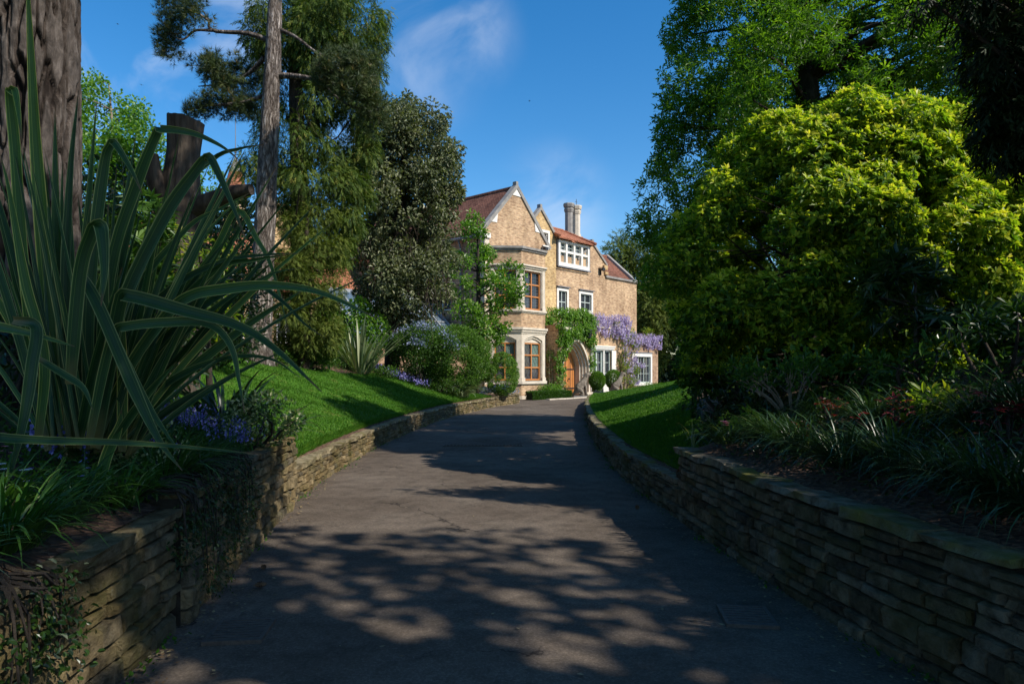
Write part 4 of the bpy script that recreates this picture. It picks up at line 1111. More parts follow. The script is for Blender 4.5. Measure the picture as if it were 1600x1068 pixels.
def palm(lobes=5, spread=2.3, inner=.42):
    V = [(0, 0, 0)]; Fq = []
    for k in range(lobes):
        a = -spread / 2 * 1.2 + spread * 1.2 * k / (lobes - 1); ln = 1.0 - .22 * abs(k - (lobes - 1) / 2) / ((lobes - 1) / 2)
        b = len(V)
        V += [(inner * math.cos(a - .28), inner * math.sin(a - .28), .05), (ln * math.cos(a), ln * math.sin(a), -.06), (inner * math.cos(a + .28), inner * math.sin(a + .28), .05)]
        Fq.append((0, b, b + 1, b + 2))
    return np.array(V), [np.array(Fq)]
T['maple'] = palm(3, 1.9, .5)
T['fatsia'] = palm(7, 3.0, .38)
def tuft(n, seed, flat=1.0, wd=.035):
    r = np.random.default_rng(seed); d = r.normal(size=(n, 3)); d[:, 0] = np.abs(d[:, 0]) * .9 + .25; d = unit(d)
    s = unit(np.cross(d, r.normal(size=(n, 3)))) * wd
    l = .7 + .3 * r.random(n)
    V = np.stack((-s * .8, s * .8, d * l[:, None]), 1).reshape(-1, 3)
    return V, [np.arange(n * 3).reshape(-1, 3)]
T['tuft'] = tuft(16, 1)
def spray(seed, k=6):
    """flat drooping conifer spray: a spine with side fingers"""
    r = np.random.default_rng(seed); V = []; Fq = []
    def blade(p, a, ln, w, sag):
        b = len(V); c, s = math.cos(a), math.sin(a)
        V.extend([(p[0] - s * w, p[1] + c * w, p[2]), (p[0] + s * w, p[1] - c * w, p[2]), (p[0] + c * ln + s * w * .5, p[1] + s * ln - c * w * .5, p[2] - sag), (p[0] + c * ln * 1.0 - s * w * .5, p[1] + s * ln + c * w * .5, p[2] - sag)])
        Fq.append((b, b + 1, b + 2, b + 3))
    blade((0, 0, 0), 0, 1.0, .045, .16)
    for i in range(k):
        t = .12 + .75 * i / k; sg = 1 if i % 2 else -1
        blade((t, 0, -.16 * t * t), sg * (.65 + r.random() * .3), .5 * (1 - t * .55), .06, .10)
    return np.array(V), [np.array(Fq)]
T['spray'] = spray(3, 4)

def place(tm, P, X, Y, Z, sx, sy=None, sz=None):
    V, Fs = T[tm] if isinstance(tm, str) else tm
    n = len(P); sx = np.broadcast_to(sx, n); sy = sx if sy is None else np.broadcast_to(sy, n); sz = sx if sz is None else np.broadcast_to(sz, n)
    W = P[:, None] + V[None, :, 0:1] * (X * sx[:, None])[:, None] + V[None, :, 1:2] * (Y * sy[:, None])[:, None] + V[None, :, 2:3] * (Z * sz[:, None])[:, None]
    k = len(V); out = []
    for f in Fs: out.append((f[None] + (np.arange(n) * k)[:, None, None]).reshape(-1, f.shape[1]))
    return W.reshape(-1, 3), out, [len(f) for f in Fs]

def leaf_mesh(name, tm, P, D, Nr, Ls, Wd, mat, parent, origin, rnd=None, frnd=None):
    X, Y, Z = frames(D, Nr); n = len(P)
    V, Fs, c = place(tm, P, X, Y, Z, Ls, Wd, Ls)
    if rnd is None: rnd = rng.random(n)
    R_ = np.concatenate([np.repeat(rnd, k) for k in c])
    if frnd is not None: R_ = np.clip(R_ + np.tile(frnd, n), 0, 1)
    return solid(name, V, Fs, mat, parent, origin=origin, rnd=np.clip(R_, 0, 1))

def shell(C, R, n, inner=.5, squash=None, zmin=None):
    C = np.asarray(C, float); R = np.asarray(R, float)
    p = R ** 2; p /= p.sum(); i = rng.choice(len(C), n, p=p); d = rdir(n)
    r = R[i] * (inner + (1 - inner) * rng.random(n) ** .6)
    if squash is not None: d2 = d * np.asarray(squash)
    else: d2 = d
    return C[i] + d2 * r[:, None], d, i

def in_poly(pt, poly):
    x, y = pt; c = False; j = len(poly) - 1
    for i in range(len(poly)):
        xi, yi = poly[i]; xj, yj = poly[j]
        if (yi > y) != (yj > y) and x < (xj - xi) * (y - yi) / (yj - yi) + xi: c = not c
        j = i
    return c
def edge_dist(pt, poly):
    p = np.array(pt, float); m_ = 1e9
    for i in range(len(poly)):
        a = np.array(poly[i - 1], float); b = np.array(poly[i], float); t = np.clip(((p - a) @ (b - a)) / ((b - a) @ (b - a) + 1e-9), 0, 1)
        m_ = min(m_, float(np.linalg.norm(a + t * (b - a) - p)))
    return m_
def clumps(poly, d, thick, n, r0, r1, zmin=None, tight=1.0):
    """leaf clumps that fill the outline of a crown standing at depth d, thick metres deep either way"""
    xs = [p[0] for p in poly]; ys = [p[1] for p in poly]; C, R = [], []
    tries = 0
    while len(C) < n and tries < n * 60:
        tries += 1
        pt = (random.uniform(min(xs), max(xs)), random.uniform(min(ys), max(ys)))
        if not in_poly(pt, poly): continue
        e = edge_dist(pt, poly) * d / F
        if e < .12: continue
        r = min(random.uniform(r0, r1), e * 1.05 * tight + .05)
        w = min(1.0, e / (r1 * 2.2)) * thick
        dd = d + random.uniform(-1, 1) * w
        c = at(pt[0], pt[1], d); c[1] = dd
        if zmin is not None and c[2] < zmin: continue
        C.append(c); R.append(r)
    return np.array(C), np.array(R)

def bark(name, stops, scale, stretch, bstr=1.0, dist=.05, plates=0):
    m, N, L, B = new_mat(name)
    v = coords(N, L, 'Position', stretch)
    n = tex_noise(N, L, scale, 7, v, .65, .6); r = ramp(N, stops); L.new(n.outputs['Fac'], r.inputs['Fac'])
    n2 = tex_noise(N, L, scale * .15, 4, v); r2 = ramp(N, [(.35, (.7, .7, .7)), (.65, (1.15, 1.15, 1.15))]); L.new(n2.outputs['Fac'], r2.inputs['Fac'])
    c = mixc(N, L, .8, r.outputs[0], r2.outputs[0], 'MULTIPLY'); h = n.outputs['Fac']
    if plates:
        ad = N.new('ShaderNodeVectorMath'); ad.operation = 'MULTIPLY_ADD'; ad.inputs[1].default_value = (.3, .3, .3); L.new(n.outputs['Color'], ad.inputs[0]); L.new(v, ad.inputs[2])
        vo = N.new('ShaderNodeTexVoronoi'); vo.feature = 'DISTANCE_TO_EDGE'; vo.inputs['Scale'].default_value = plates; L.new(ad.outputs[0], vo.inputs['Vector'])
        cr = ramp(N, [(0, (.22, .19, .17)), (.10, (.7, .68, .66)), (.22, (1.1, 1.1, 1.1))]); L.new(vo.outputs['Distance'], cr.inputs['Fac']); c = mixc(N, L, 1.0, c, cr.outputs[0], 'MULTIPLY')
        sm = N.new('ShaderNodeMath'); sm.operation = 'MULTIPLY_ADD'; sm.inputs[1].default_value = .35; cl = N.new('ShaderNodeMath'); cl.operation = 'MINIMUM'; cl.inputs[1].default_value = .3; L.new(vo.outputs['Distance'], cl.inputs[0]); m3 = N.new('ShaderNodeMath'); m3.operation = 'MULTIPLY'; m3.inputs[1].default_value = 3; L.new(cl.outputs[0], m3.inputs[0])
        L.new(n.outputs['Fac'], sm.inputs[0]); L.new(m3.outputs[0], sm.inputs[2]); h = sm.outputs[0]
    L.new(c, B.inputs['Base Color']); B.inputs['Roughness'].default_value = .95; B.inputs['Specular IOR Level'].default_value = .15
    bump(N, L, B, h, bstr, dist); return m
M['bark_pine'] = bark('grey_pine_bark', [(.30, (.09, .072, .062)), (.45, (.28, .235, .205)), (.7, (.52, .46, .41))], 9, (1, 1, .2), 1.0, .05, 10)
M['bark_dark'] = bark('dark_bark', [(.3, (.018, .014, .011)), (.55, (.06, .048, .038)), (.8, (.12, .10, .08))], 10, (1, 1, .3))
M['bark_twig'] = bark('pale_twig_bark', [(.3, (.16, .12, .085)), (.7, (.34, .27, .20))], 14, (1, 1, .4), .4, .01)
M['bark_dead'] = bark('weathered_dead_wood', [(.3, (.02, .016, .013)), (.5, (.07, .055, .045)), (.72, (.15, .12, .095))], 7, (1, 1, .12), 1.0, .05)

M['l_syc'] = leaf_mat('sycamore_leaf', [(0, (.045, .105, .010)), (.5, (.10, .215, .016)), (.85, (.18, .32, .026)), (1, (.26, .40, .045))], .42, .52)
M['l_rho'] = leaf_mat('rhododendron_leaf', [(0, (.028, .075, .01)), (.32, (.085, .18, .015)), (.5, (.27, .38, .03)), (.74, (.53, .58, .05)), (1, (.70, .63, .09))], .42, .46, spec=.3)
M['l_cyp'] = leaf_mat('cypress_spray', [(0, (.030, .062, .014)), (.5, (.085, .14, .022)), (.85, (.16, .20, .035)), (1, (.22, .22, .05))], .65, .25, spec=.2)
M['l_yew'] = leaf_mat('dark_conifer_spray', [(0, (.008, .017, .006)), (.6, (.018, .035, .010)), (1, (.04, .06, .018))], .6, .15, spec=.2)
M['l_olive'] = leaf_mat('olive_conifer_spray', [(0, (.045, .075, .014)), (.5, (.11, .15, .025)), (1, (.20, .23, .045))], .65, .25, spec=.2)
M['l_pine'] = leaf_mat('pine_needle', [(0, (.022, .045, .018)), (.55, (.065, .10, .032)), (.9, (.14, .165, .05)), (1, (.22, .17, .06))], .5, .15, spec=.35)
M['l_oak'] = leaf_mat('holm_oak_leaf', [(0, (.05, .065, .03)), (.5, (.145, .17, .085)), (.85, (.26, .28, .16)), (1, (.36, .36, .24))], .45, .25, spec=.3)
M['l_light'] = leaf_mat('fresh_green_leaf', [(0, (.05, .14, .014)), (.5, (.12, .26, .022)), (.9, (.23, .37, .05)), (1, (.58, .60, .42))], .45, .45)
M['l_birch'] = leaf_mat('birch_leaf', [(0, (.06, .15, .015)), (.5, (.13, .27, .03)), (1, (.26, .40, .07))], .4, .5, spec=.5)
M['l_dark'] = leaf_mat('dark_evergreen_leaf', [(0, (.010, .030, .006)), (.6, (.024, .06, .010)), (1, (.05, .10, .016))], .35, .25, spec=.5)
M['l_mid'] = leaf_mat('mid_green_leaf', [(0, (.025, .07, .010)), (.6, (.06, .14, .016)), (1, (.13, .24, .03))], .45, .35)
M['l_box'] = leaf_mat('clipped_box_leaf', [(0, (.05, .12, .012)), (.6, (.11, .23, .02)), (1, (.20, .33, .04))], .5, .3)
M['l_varieg'] = leaf_mat('variegated_leaf', [(0, (.03, .08, .014)), (.45, (.08, .15, .03)), (.6, (.45, .47, .22)), (1, (.66, .64, .40))], .45, .3)
M['l_yellow'] = leaf_mat('golden_green_leaf', [(0, (.06, .13, .012)), (.5, (.17, .26, .02)), (1, (.42, .40, .04))], .45, .5)
M['l_red'] = leaf_mat('crimson_leaf', [(0, (.04, .006, .007)), (.6, (.14, .015, .018)), (1, (.34, .05, .04))], .45, .4, (1.4, .7, .6))
M['f_blue'] = leaf_mat('blue_violet_petal', [(0, (.10, .10, .34)), (.6, (.24, .22, .58)), (1, (.48, .42, .78))], .6, .3, (1.1, 1.1, 1.2))
M['f_pale'] = leaf_mat('powder_blue_petal', [(0, (.22, .28, .46)), (.6, (.40, .46, .64)), (1, (.62, .64, .76))], .6, .3, (1.1, 1.1, 1.2))
M['f_wist'] = leaf_mat('wisteria_petal', [(0, (.32, .25, .46)), (.4, (.50, .43, .63)), (.8, (.66, .60, .76)), (1, (.80, .75, .85))], .6, .35, (1.1, 1.0, 1.15))
M['f_pink'] = leaf_mat('pink_petal', [(0, (.55, .12, .24)), (1, (.85, .42, .52))], .6, .3, (1.1, 1, 1))
M['f_white'] = leaf_mat('white_petal', [(0, (.6, .6, .62)), (1, (.85, .84, .82))], .6, .3, (1, 1, 1))
M['l_strap'] = leaf_mat('dark_strap_leaf', [(0, (.012, .032, .012)), (.6, (.030, .07, .022)), (.9, (.07, .13, .045)), (1, (.22, .26, .14))], .32, .25, spec=.6)
M['l_strapg'] = leaf_mat('grassy_strap_leaf', [(0, (.025, .07, .012)), (.6, (.06, .15, .022)), (.93, (.13, .24, .05)), (1, (.34, .38, .18))], .4, .35, spec=.4)
M['l_flax'] = leaf_mat('pale_flax_leaf', [(0, (.08, .13, .06)), (.5, (.16, .21, .10)), (.85, (.30, .33, .18)), (1, (.38, .30, .17))], .4, .25, spec=.4)

def limbs_np(base, targets, r0, r1=.02, sag=.0, n=6, start=None, sides=6):
    out = []
    for k, t in enumerate(targets):
        s = base if start is None else start[k]
        s = np.asarray(s, float); t = np.asarray(t, float); mid = s * .5 + t * .5 + np.array((random.gauss(0, .12), random.gauss(0, .12), np.linalg.norm(t - s) * (.10 - sag)))
        L_ = spline([s, mid, t], n); ra = r0[k] if hasattr(r0, '__len__') else r0
        out.append((L_, np.linspace(ra, r1, n), sides))
    return out

def tree(name, label, base, trunk_pts, trunk_r, bark_m, C, R, nleaf, tm, Ls, ratio, mat, cat='tree', group=None, inner=.45, upb=.35, outb=.8, nlimb=16, limb_r=.09, droop=0.0, sides=10, jit=.25, rbias=0.0, extra_tubes=None, flat=False):
    base = np.asarray(base, float)
    root = empty(name, base, label, cat, group)
    tp = spline(trunk_pts, 18); tr = np.interp(np.linspace(0, 1, 18), np.linspace(0, 1, len(trunk_r)), trunk_r)
    tubes = [(tp, tr, sides)]
    pick = sorted(range(len(C)), key=lambda k: -R[k] + random.random() * .5)[:nlimb]
    for k in pick:
        c = C[k]; zt = tp[:, 2]; ht = c[2] - np.linalg.norm(c[:2] - tp[-1, :2]) * (.35 - droop * .6)
        i = int(np.clip(np.searchsorted(zt, ht), 2, 17)); s = tp[i]
        ra = min(tr[i] * .6, limb_r * (.6 + .8 * random.random()))
        tubes += limbs_np(s, [c], ra, .015, droop, 7)
    if extra_tubes: tubes += extra_tubes
    V, Fq = merge_tubes(tubes)
    solid('trunk', V, [Fq], bark_m, root, origin=base, smooth=True)
    P, d, i = shell(C, R, nleaf, inner)
    n = len(P)
    if flat: D = unit(d * outb + rng.normal(size=(n, 3)) * .35 + np.array((0, 0, -droop))); Nr = unit(UP + rng.normal(size=(n, 3)) * .35)
    else:
        D = unit(d * outb + rng.normal(size=(n, 3)) * .6 + UP * upb * .3 - UP * droop); Nr = unit(d * .6 + UP * (.5 + upb) + rng.normal(size=(n, 3)) * .55)
    Lv = rng.uniform(Ls[0], Ls[1], n)
    # leaves on the upper side of each clump are paler
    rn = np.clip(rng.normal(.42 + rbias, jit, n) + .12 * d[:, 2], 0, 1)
    leaf_mesh('crown', tm, P, D, Nr, Lv, Lv * ratio, mat, root, base, rn)
    return root

def shrub(name, label, cat, center, radii, nleaf, tm, Ls, ratio, mat, nl=40, rl=(.22, .38), zmin=None, group=None, stems=5, jit=.25, rbias=0, upb=.4, outb=.9, inner=.55, bark_m=None, base_z=None, dirs=None):
    center = np.asarray(center, float); radii = np.asarray(radii, float)
    d = rdir(nl); d[:, 2] = np.where(d[:, 2] < 0, d[:, 2] * .9, d[:, 2])
    mr = float(radii.mean()); R = mr * rng.uniform(rl[0], rl[1], nl)
    C = center + d * (radii - R[:, None] * .75)
    bz = base_z if base_z is not None else center[2] - radii[2]
    base = np.array((center[0], center[1], bz))
    root = empty(name, base, label, cat, group)
    st = []
    for k in range(stems):
        c = C[random.randrange(nl)]; s = base + np.array((random.uniform(-.2, .2) * radii[0], random.uniform(-.2, .2) * radii[1], -.05)); st += limbs_np(s, [c], .03 * mr + .008, .006, 0, 6)
    if st:
        V, Fq = merge_tubes(st); solid('stem', V, [Fq], bark_m or M['bark_dark'], root, origin=base, smooth=True)
    P, dd, i = shell(C, R, nleaf, inner)
    keep = P[:, 2] > (zmin if zmin is not None else bz - .05); P, dd = P[keep], dd[keep]; n = len(P)
    D = unit(dd * outb + rng.normal(size=(n, 3)) * .6 + UP * upb * .4); Nr = unit(dd * .7 + UP * .5 + rng.normal(size=(n, 3)) * .5)
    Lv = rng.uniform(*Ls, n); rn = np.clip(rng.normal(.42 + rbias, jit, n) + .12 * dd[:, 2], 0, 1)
    leaf_mesh('foliage', tm, P, D, Nr, Lv, Lv * ratio, mat, root, base, rn)
    return root

def straps(P, az, lean, ln, wd, droop, seg=6):
    """arching strap leaves; returns verts and quads (ribbon, slightly channelled)"""
    n = len(P); t = np.linspace(0, 1, seg + 1)
    ca, sa = np.cos(az), np.sin(az)
    th0 = lean; out = np.zeros((n, seg + 1)); hz = np.zeros((n, seg + 1))
    ang = th0[:, None] + droop[:, None] * t[None] ** 1.4        # angle from vertical
    ds = ln[:, None] / seg
    out[:, 1:] = np.cumsum(np.sin(ang[:, :-1]) * ds, 1); hz[:, 1:] = np.cumsum(np.cos(ang[:, :-1]) * ds, 1)
    C = P[:, None] + np.stack((out * ca[:, None], out * sa[:, None], hz), -1)
    w = wd[:, None] * np.clip(np.minimum(.55 + t * 1.5, (1 - t) * 2.6 + .04), 0, 1)[None]
    S = np.stack((-sa, ca, 0 * sa), -1)[:, None] * w[..., None] * .5
    Nn = np.stack((-np.cos(ang) * ca[:, None], -np.cos(ang) * sa[:, None], np.sin(ang)), -1) * w[..., None] * .16
    V = np.stack((C - S + Nn, C, C + S + Nn), 2)            # n, seg+1, 3, 3
    V = V.reshape(n, -1, 3); k = 3 * (seg + 1)
    f = []
    for s in range(seg):
        a = 3 * s; f += [(a, a + 1, a + 4, a + 3), (a + 1, a + 2, a + 5, a + 4)]
    f = np.array(f); Fq = (f[None] + (np.arange(n) * k)[:, None, None]).reshape(-1, 4)
    return V.reshape(-1, 3), Fq, 2 * seg
def strap_clump(name, label, cat, c, n, ln, wd, mat, spread=.12, lean=(.1, .8), droop=(.8, 2.0), group=None, bias=None, rb=.4):
    c = np.asarray(c, float); az = rng.uniform(0, 2 * math.pi, n)
    if bias is not None: az = np.where(rng.random(n) < .55, bias + rng.normal(0, .8, n), az)
    r = spread * np.sqrt(rng.random(n)); P = c + np.stack((r * np.cos(az), r * np.sin(az), 0 * r), -1)
    V, Fq, k = straps(P, az + rng.normal(0, .3, n), rng.uniform(*lean, n), ln * rng.uniform(.55, 1.1, n), wd * rng.uniform(.7, 1.2, n), rng.uniform(*droop, n))
    o = solid(name, V, [Fq], mat, None, origin=c, rnd=np.repeat(np.clip(rng.normal(rb, .25, n), 0, 1), k), smooth=True)
    o.location = Vector(c)
    return tag(o, label, cat, group)

# ------------------------------------------------------------------ the great pine at the far left
def big_trunk():
    base = np.array((-4.82, 6.85, gl(-4.82, 6.85) - .1))
    root = empty('pine_tree', base, 'massive pine trunk with deeply furrowed plated bark at the far left', 'tree')
    nu, nv = 200, 260; H = 15.0
    th = np.linspace(0, 2 * math.pi, nu, endpoint=False); z = np.concatenate((np.linspace(0, 6.0, nv - 30), np.linspace(6.2, H, 30)))
    V = np.zeros((nv, nu, 3)); PL = np.zeros((nv, nu))
    for i, zz in enumerate(z):
        r0 = .415 - .010 * zz + .22 * math.exp(-zz * 1.6); cx = .012 * zz
        for j, t in enumerate(th):
            c, s = math.cos(t), math.sin(t)
            q = Vector((c * 3.0, s * 3.0, zz * .95)); q += noise.noise_vector(q * 1.1) * .5 + noise.noise_vector(q * 3.1) * .2
            dd = noise.voronoi(q)[0]; e = dd[1] - dd[0]
            plate = min(1.0, e / .17); plate = plate * plate * (3 - 2 * plate); fine = noise.noise(Vector((c * 14, s * 14, zz * 9)))
            r = r0 - .075 * (1 - plate) ** 1.3 + .014 * fine * plate + .02 * noise.noise(Vector((c * 1.5, s * 1.5, zz * .7)))
            V[i, j] = (cx + r * c, r * s, zz); PL[i, j] = plate
    i = np.arange(nv - 1)[:, None] * nu; j = np.arange(nu)[None]
    q = np.stack((i + j, i + (j + 1) % nu, i + nu + (j + 1) % nu, i + nu + j), -1).reshape(-1, 4)
    solid('trunk', V.reshape(-1, 3), [q], M['bark_big'], root, smooth=True, rnd=PL.ravel()[q].mean(1))
    C, R = [], []
    tub = []
    for k in range(90):  # unseen crown, spread out over the drive to block sky light
        a = random.uniform(0, 6.28); zz = random.uniform(10.6, 14.5); rr = 5.4 * math.sqrt(random.random()) * (1.12 - (zz - 9.6) / 14)
        c = np.array((3.2 + rr * math.cos(a), .4 + rr * math.sin(a), zz)) - np.array((0, 0, base[2])); C.append(c); R.append(random.uniform(.6, 1.1))
        if k % 2: tub += limbs_np((.012 * zz, 0, zz - 1.6), [c], .08, .02)
    Vv, Fq = merge_tubes(tub); solid('limb', Vv, [Fq], M['bark_pine'], root, smooth=True)
    P, d, ii = shell(C, R, 14000, .2)
    n = len(P); leaf_mesh('crown', tuft(10, 5, wd=.10), P, unit(d + UP * .4), rdir(n), rng.uniform(.26, .42, n), None, M['l_pine'], root, np.zeros(3), np.clip(rng.normal(.4, .25, n), 0, 1))
m, N, L, B = new_mat('furrowed_pine_bark')
v = coords(N, L, 'Position', (1, 1, .45)); n_ = tex_noise(N, L, 14, 7, v, .7, .4); n2 = tex_noise(N, L, 3, 4, v)
r = ramp(N, [(.3, (.024, .020, .018)), (.5, (.072, .060, .053)), (.72, (.155, .131, .117))]); L.new(n_.outputs['Fac'], r.inputs['Fac'])
at_ = N.new('ShaderNodeAttribute'); at_.attribute_name = 'rnd'; r2 = ramp(N, [(.1, (.14, .11, .10)), (.55, (.7, .66, .64)), (1, (1.15, 1.15, 1.15))]); L.new(at_.outputs['Fac'], r2.inputs['Fac'])
L.new(mixc(N, L, .9, r.outputs[0], r2.outputs[0], 'MULTIPLY'), B.inputs['Base Color']); B.inputs['Roughness'].default_value = .95; B.inputs['Specular IOR Level'].default_value = .15
bump(N, L, B, n_.outputs['Fac'], .8, .02); M['bark_big'] = m
big_trunk()

# ------------------------------------------------------------------ the slim pale pine in front of the cypresses
PD = 18.0
def pine():
    base = at(404, 566, PD); base[2] = gl(base[0], PD) - .1
    tr = [base, at(408, 470, PD), at(415, 330, PD), at(421, 200, PD), at(428, 60, PD), at(432, -80, PD), at(436, -260, PD)]
    root = empty('pine_tree', base, 'tall slim pine with a pale grey fissured trunk beside the lawn', 'tree')
    tp = spline(tr, 60); rr = np.interp(np.linspace(0, 1, 60), [0, .04, .12, .3, .6, 1], [.42, .33, .295, .27, .215, .09])
    tubes = []
    nside = 40
    V, Fq = tube_np(tp, rr, nside)
    # fissured bark relief
    for k in range(len(V)):
        p = Vector(V[k]); c = Vector(tp[k // nside]); d = (p - c)
        e = noise.noise(Vector((p.x * 9, p.y * 9, p.z * 2.2))) + .5 * noise.noise(Vector((p.x * 22, p.y * 22, p.z * 5)))
        V[k] = np.array(c + d * (1 + .075 * e))
    solid('trunk', V, [Fq], M['bark_pine'], root, origin=base, smooth=True)
    # branches: (points in the photograph, depth offsets)
    br = [([(417, 62), (385, 52), (332, 48), (326, 32), (318, 18)], 0, .075), ([(332, 48), (305, 48), (285, 62), (262, 52)], -.3, .04), ([(326, 32), (300, 18), (262, 22)], -.2, .035), ([(435, 45), (462, 58), (492, 80), (520, 92)], -.4, .06),
          ([(437, 118), (470, 120), (500, 126), (545, 140), (590, 130)], -.8, .085), ([(500, 126), (540, 110), (580, 100)], -1.0, .045), ([(413, 90), (392, 112), (360, 130), (310, 135)], .5, .07), ([(410, 150), (380, 160), (330, 165), (290, 172)], .4, .06),
          ([(500, 126), (530, 155), (560, 170), (590, 165)], -.6, .04), ([(420, -40), (380, -60), (330, -50), (290, -20)], -.4, .07), ([(430, -60), (500, -70), (560, -30)], .4, .07)]
    tubes = []
    for pts, do, r0 in br:
        P = spline([at(x, y, PD + do * k / (len(pts) - 1)) for k, (x, y) in enumerate(pts)], 14); tubes.append((P, np.linspace(r0, .014, 14), 7))
    Vb, Fb = merge_tubes(tubes); solid('branch', Vb, [Fb], M['bark_pine'], root, origin=base, smooth=True)
    groups = [([(232, -20), (300, -10), (335, 10), (330, 48), (290, 60), (278, 85), (262, 100), (245, 85), (238, 60), (250, 40)], -.2, 1.0, 40, 1000),
              ([(222, -30), (300, -40), (322, 0), (270, 14), (232, 20)], .3, .8, 14, 320),
              ([(300, 90), (345, 82), (395, 95), (412, 110), (405, 150), (350, 150), (320, 128), (285, 100)], .5, 1.3, 45, 1300),
              ([(275, 165), (330, 140), (405, 150), (405, 200), (370, 182), (330, 180), (290, 185)], .5, 1.3, 40, 1100),
              ([(480, 100), (530, 70), (590, 85), (600, 130), (590, 165), (540, 172), (500, 150)], -.9, 1.2, 55, 1700),
              ([(560, 150), (600, 140), (610, 180), (590, 230), (560, 200)], -.9, .9, 18, 480),
              ([(300, -140), (420, -170), (560, -120), (590, -40), (480, -20), (380, -40), (300, -60)], 0, 2.2, 45, 1300)]
    Cs, Rs, cnt = [], [], []
    for poly, do, th, nc, nt in groups:
        C, R = clumps(poly, PD + do, th, nc, .16, .38); P, d, i = shell(C, R, nt, .2); Cs.append(P); Rs.append(d)
    P = np.concatenate(Cs); d = np.concatenate(Rs); n = len(P)
    leaf_mesh('crown', 'tuft', P, unit(d * .7 + UP * .6 + rng.normal(size=(n, 3)) * .3), rdir(n), rng.uniform(.13, .22, n), None, M['l_pine'], root, base, np.clip(rng.normal(.45, .25, n), 0, 1))
pine()

# ------------------------------------------------------------------ evergreens on the left
C, R = clumps([(395, 0), (610, -20), (612, 55), (598, 120), (600, 180), (585, 250), (575, 330), (545, 420), (470, 430), (430, 330), (385, 330), (372, 270), (378, 200), (398, 140), (385, 90)], 22, 2.4, 210, .3, .7)
C2, R2 = clumps([(420, -200), (560, -210), (600, -20), (400, 0)], 22, 2.4, 40, .4, .8)
b = np.array(at(470, 520, 22)); b[2] = 1.9
tree('cypress_tree', 'tall dark cypress with drooping sprays behind the pale pine trunk', b, [b, at(468, 300, 22), at(462, 100, 22), at(470, -200, 22)], [.34, .28, .2, .04], M['bark_dark'], np.vstack((C, C2)), np.r_[R, R2], 40000, 'spray', (.15, .32), .65, M['l_cyp'], inner=.25, droop=.75, nlimb=40, limb_r=.05, flat=True, jit=.28)
C, R = clumps([(425, 350), (470, 320), (520, 310), (545, 380), (540, 450), (530, 555), (420, 558), (414, 470)], 20.5, 1.4, 90, .25, .5)
b = np.array(at(478, 560, 20.5)); b[2] = gl(b[0], 20.5) - .05
tree('conifer_tree', 'bushy olive green conifer right behind the pale pine trunk', b, [b, at(476, 450, 20.5), at(480, 340, 20.5)], [.2, .14, .05], M['bark_dark'], C, R, 16000, 'spray', (.11, .21), .7, M['l_olive'], inner=.4, droop=.45, nlimb=20, limb_r=.04, flat=True, rbias=.05)
C, R = clumps([(560, 210), (600, 165), (632, 140), (690, 180), (712, 225), (726, 275), (722, 310), (712, 345), (714, 430), (695, 490), (650, 500), (600, 505), (560, 470), (540, 400), (525, 330), (530, 270), (522, 380)], 27, 2.0, 230, .25, .7); CX, RX_ = clumps([(550, 200), (600, 150), (635, 128), (700, 175), (728, 225), (738, 280), (728, 330), (722, 440), (700, 510), (600, 520), (540, 480), (508, 400), (505, 300), (530, 250)], 27, 2.2, 130, .1, .32); C = np.vstack((C, CX)); R = np.r_[R, RX_]
b = np.array(at(612, 560, 27)); b[2] = 1.3
ht = []
for k in range(150):       # bare hanging twigs under the crown
    p = at(random.uniform(560, 700), random.uniform(330, 470), 27 + random.uniform(-1.9, .8)); ln_ = random.uniform(.6, 2.2)
    ht.append((spline([p, p + np.array((random.uniform(-.2, .2), random.uniform(-.2, .2), -ln_ * .5)), p + np.array((random.uniform(-.35, .35), random.uniform(-.3, .3), -ln_))], 6), np.linspace(.016, .005, 6), 4))
tree('holm_oak_tree', 'grey green weeping holm oak in front of the tiled roof', b, [b, at(616, 450, 27), at(625, 330, 27), at(635, 200, 27)], [.32, .24, .18, .06], M['bark_dark'], C, R, 46000, 'diamond', (.12, .21), .5, M['l_oak'], inner=.35, droop=.35, nlimb=45, limb_r=.06, jit=.3, extra_tubes=ht)
C, R = clumps([(678, 520), (686, 440), (708, 385), (733, 330), (750, 322), (768, 370), (778, 400), (815, 412), (832, 440), (815, 478), (790, 490), (808, 512), (770, 550), (720, 548)], 33, 1.5, 105, .14, .42)
b = np.array(at(748, 585, 33)); b[2] = .5
tree('small_tree', 'small fresh green tree with an upright trunk before the stone bay', b, [b, at(748, 500, 33), at(747, 420, 33), at(746, 340, 33)], [.17, .13, .09, .02], M['bark_dark'], C, R, 6500, 'oval', (.12, .22), .5, M['l_light'], inner=.15, nlimb=40, limb_r=.04, jit=.28, rbias=.03)
C, R = clumps([(95, 110), (150, 108), (178, 140), (215, 158), (250, 168), (264, 205), (262, 290), (240, 350), (190, 380), (105, 380)], 30, 2.5, 90, .4, .9)
b = np.array(at(170, 540, 30)); b[2] = 2.6
tree('birch_tree', 'airy yellow green birch between the great trunk and the dead trunk', b, [b, at(172, 400, 30), at(178, 250, 30), at(170, 130, 30)], [.24, .18, .1, .02], M['bark_twig'], C, R, 15000, 'diamond', (.10, .19), .75, M['l_birch'], inner=.25, nlimb=35, limb_r=.05, jit=.28)
C, R = clumps([(265, 290), (300, 262), (335, 258), (352, 280), (375, 290), (380, 330), (340, 350), (300, 360), (262, 350)], 34, 1.8, 30, .35, .7)
b = np.array(at(320, 520, 34)); b[2] = 2.6
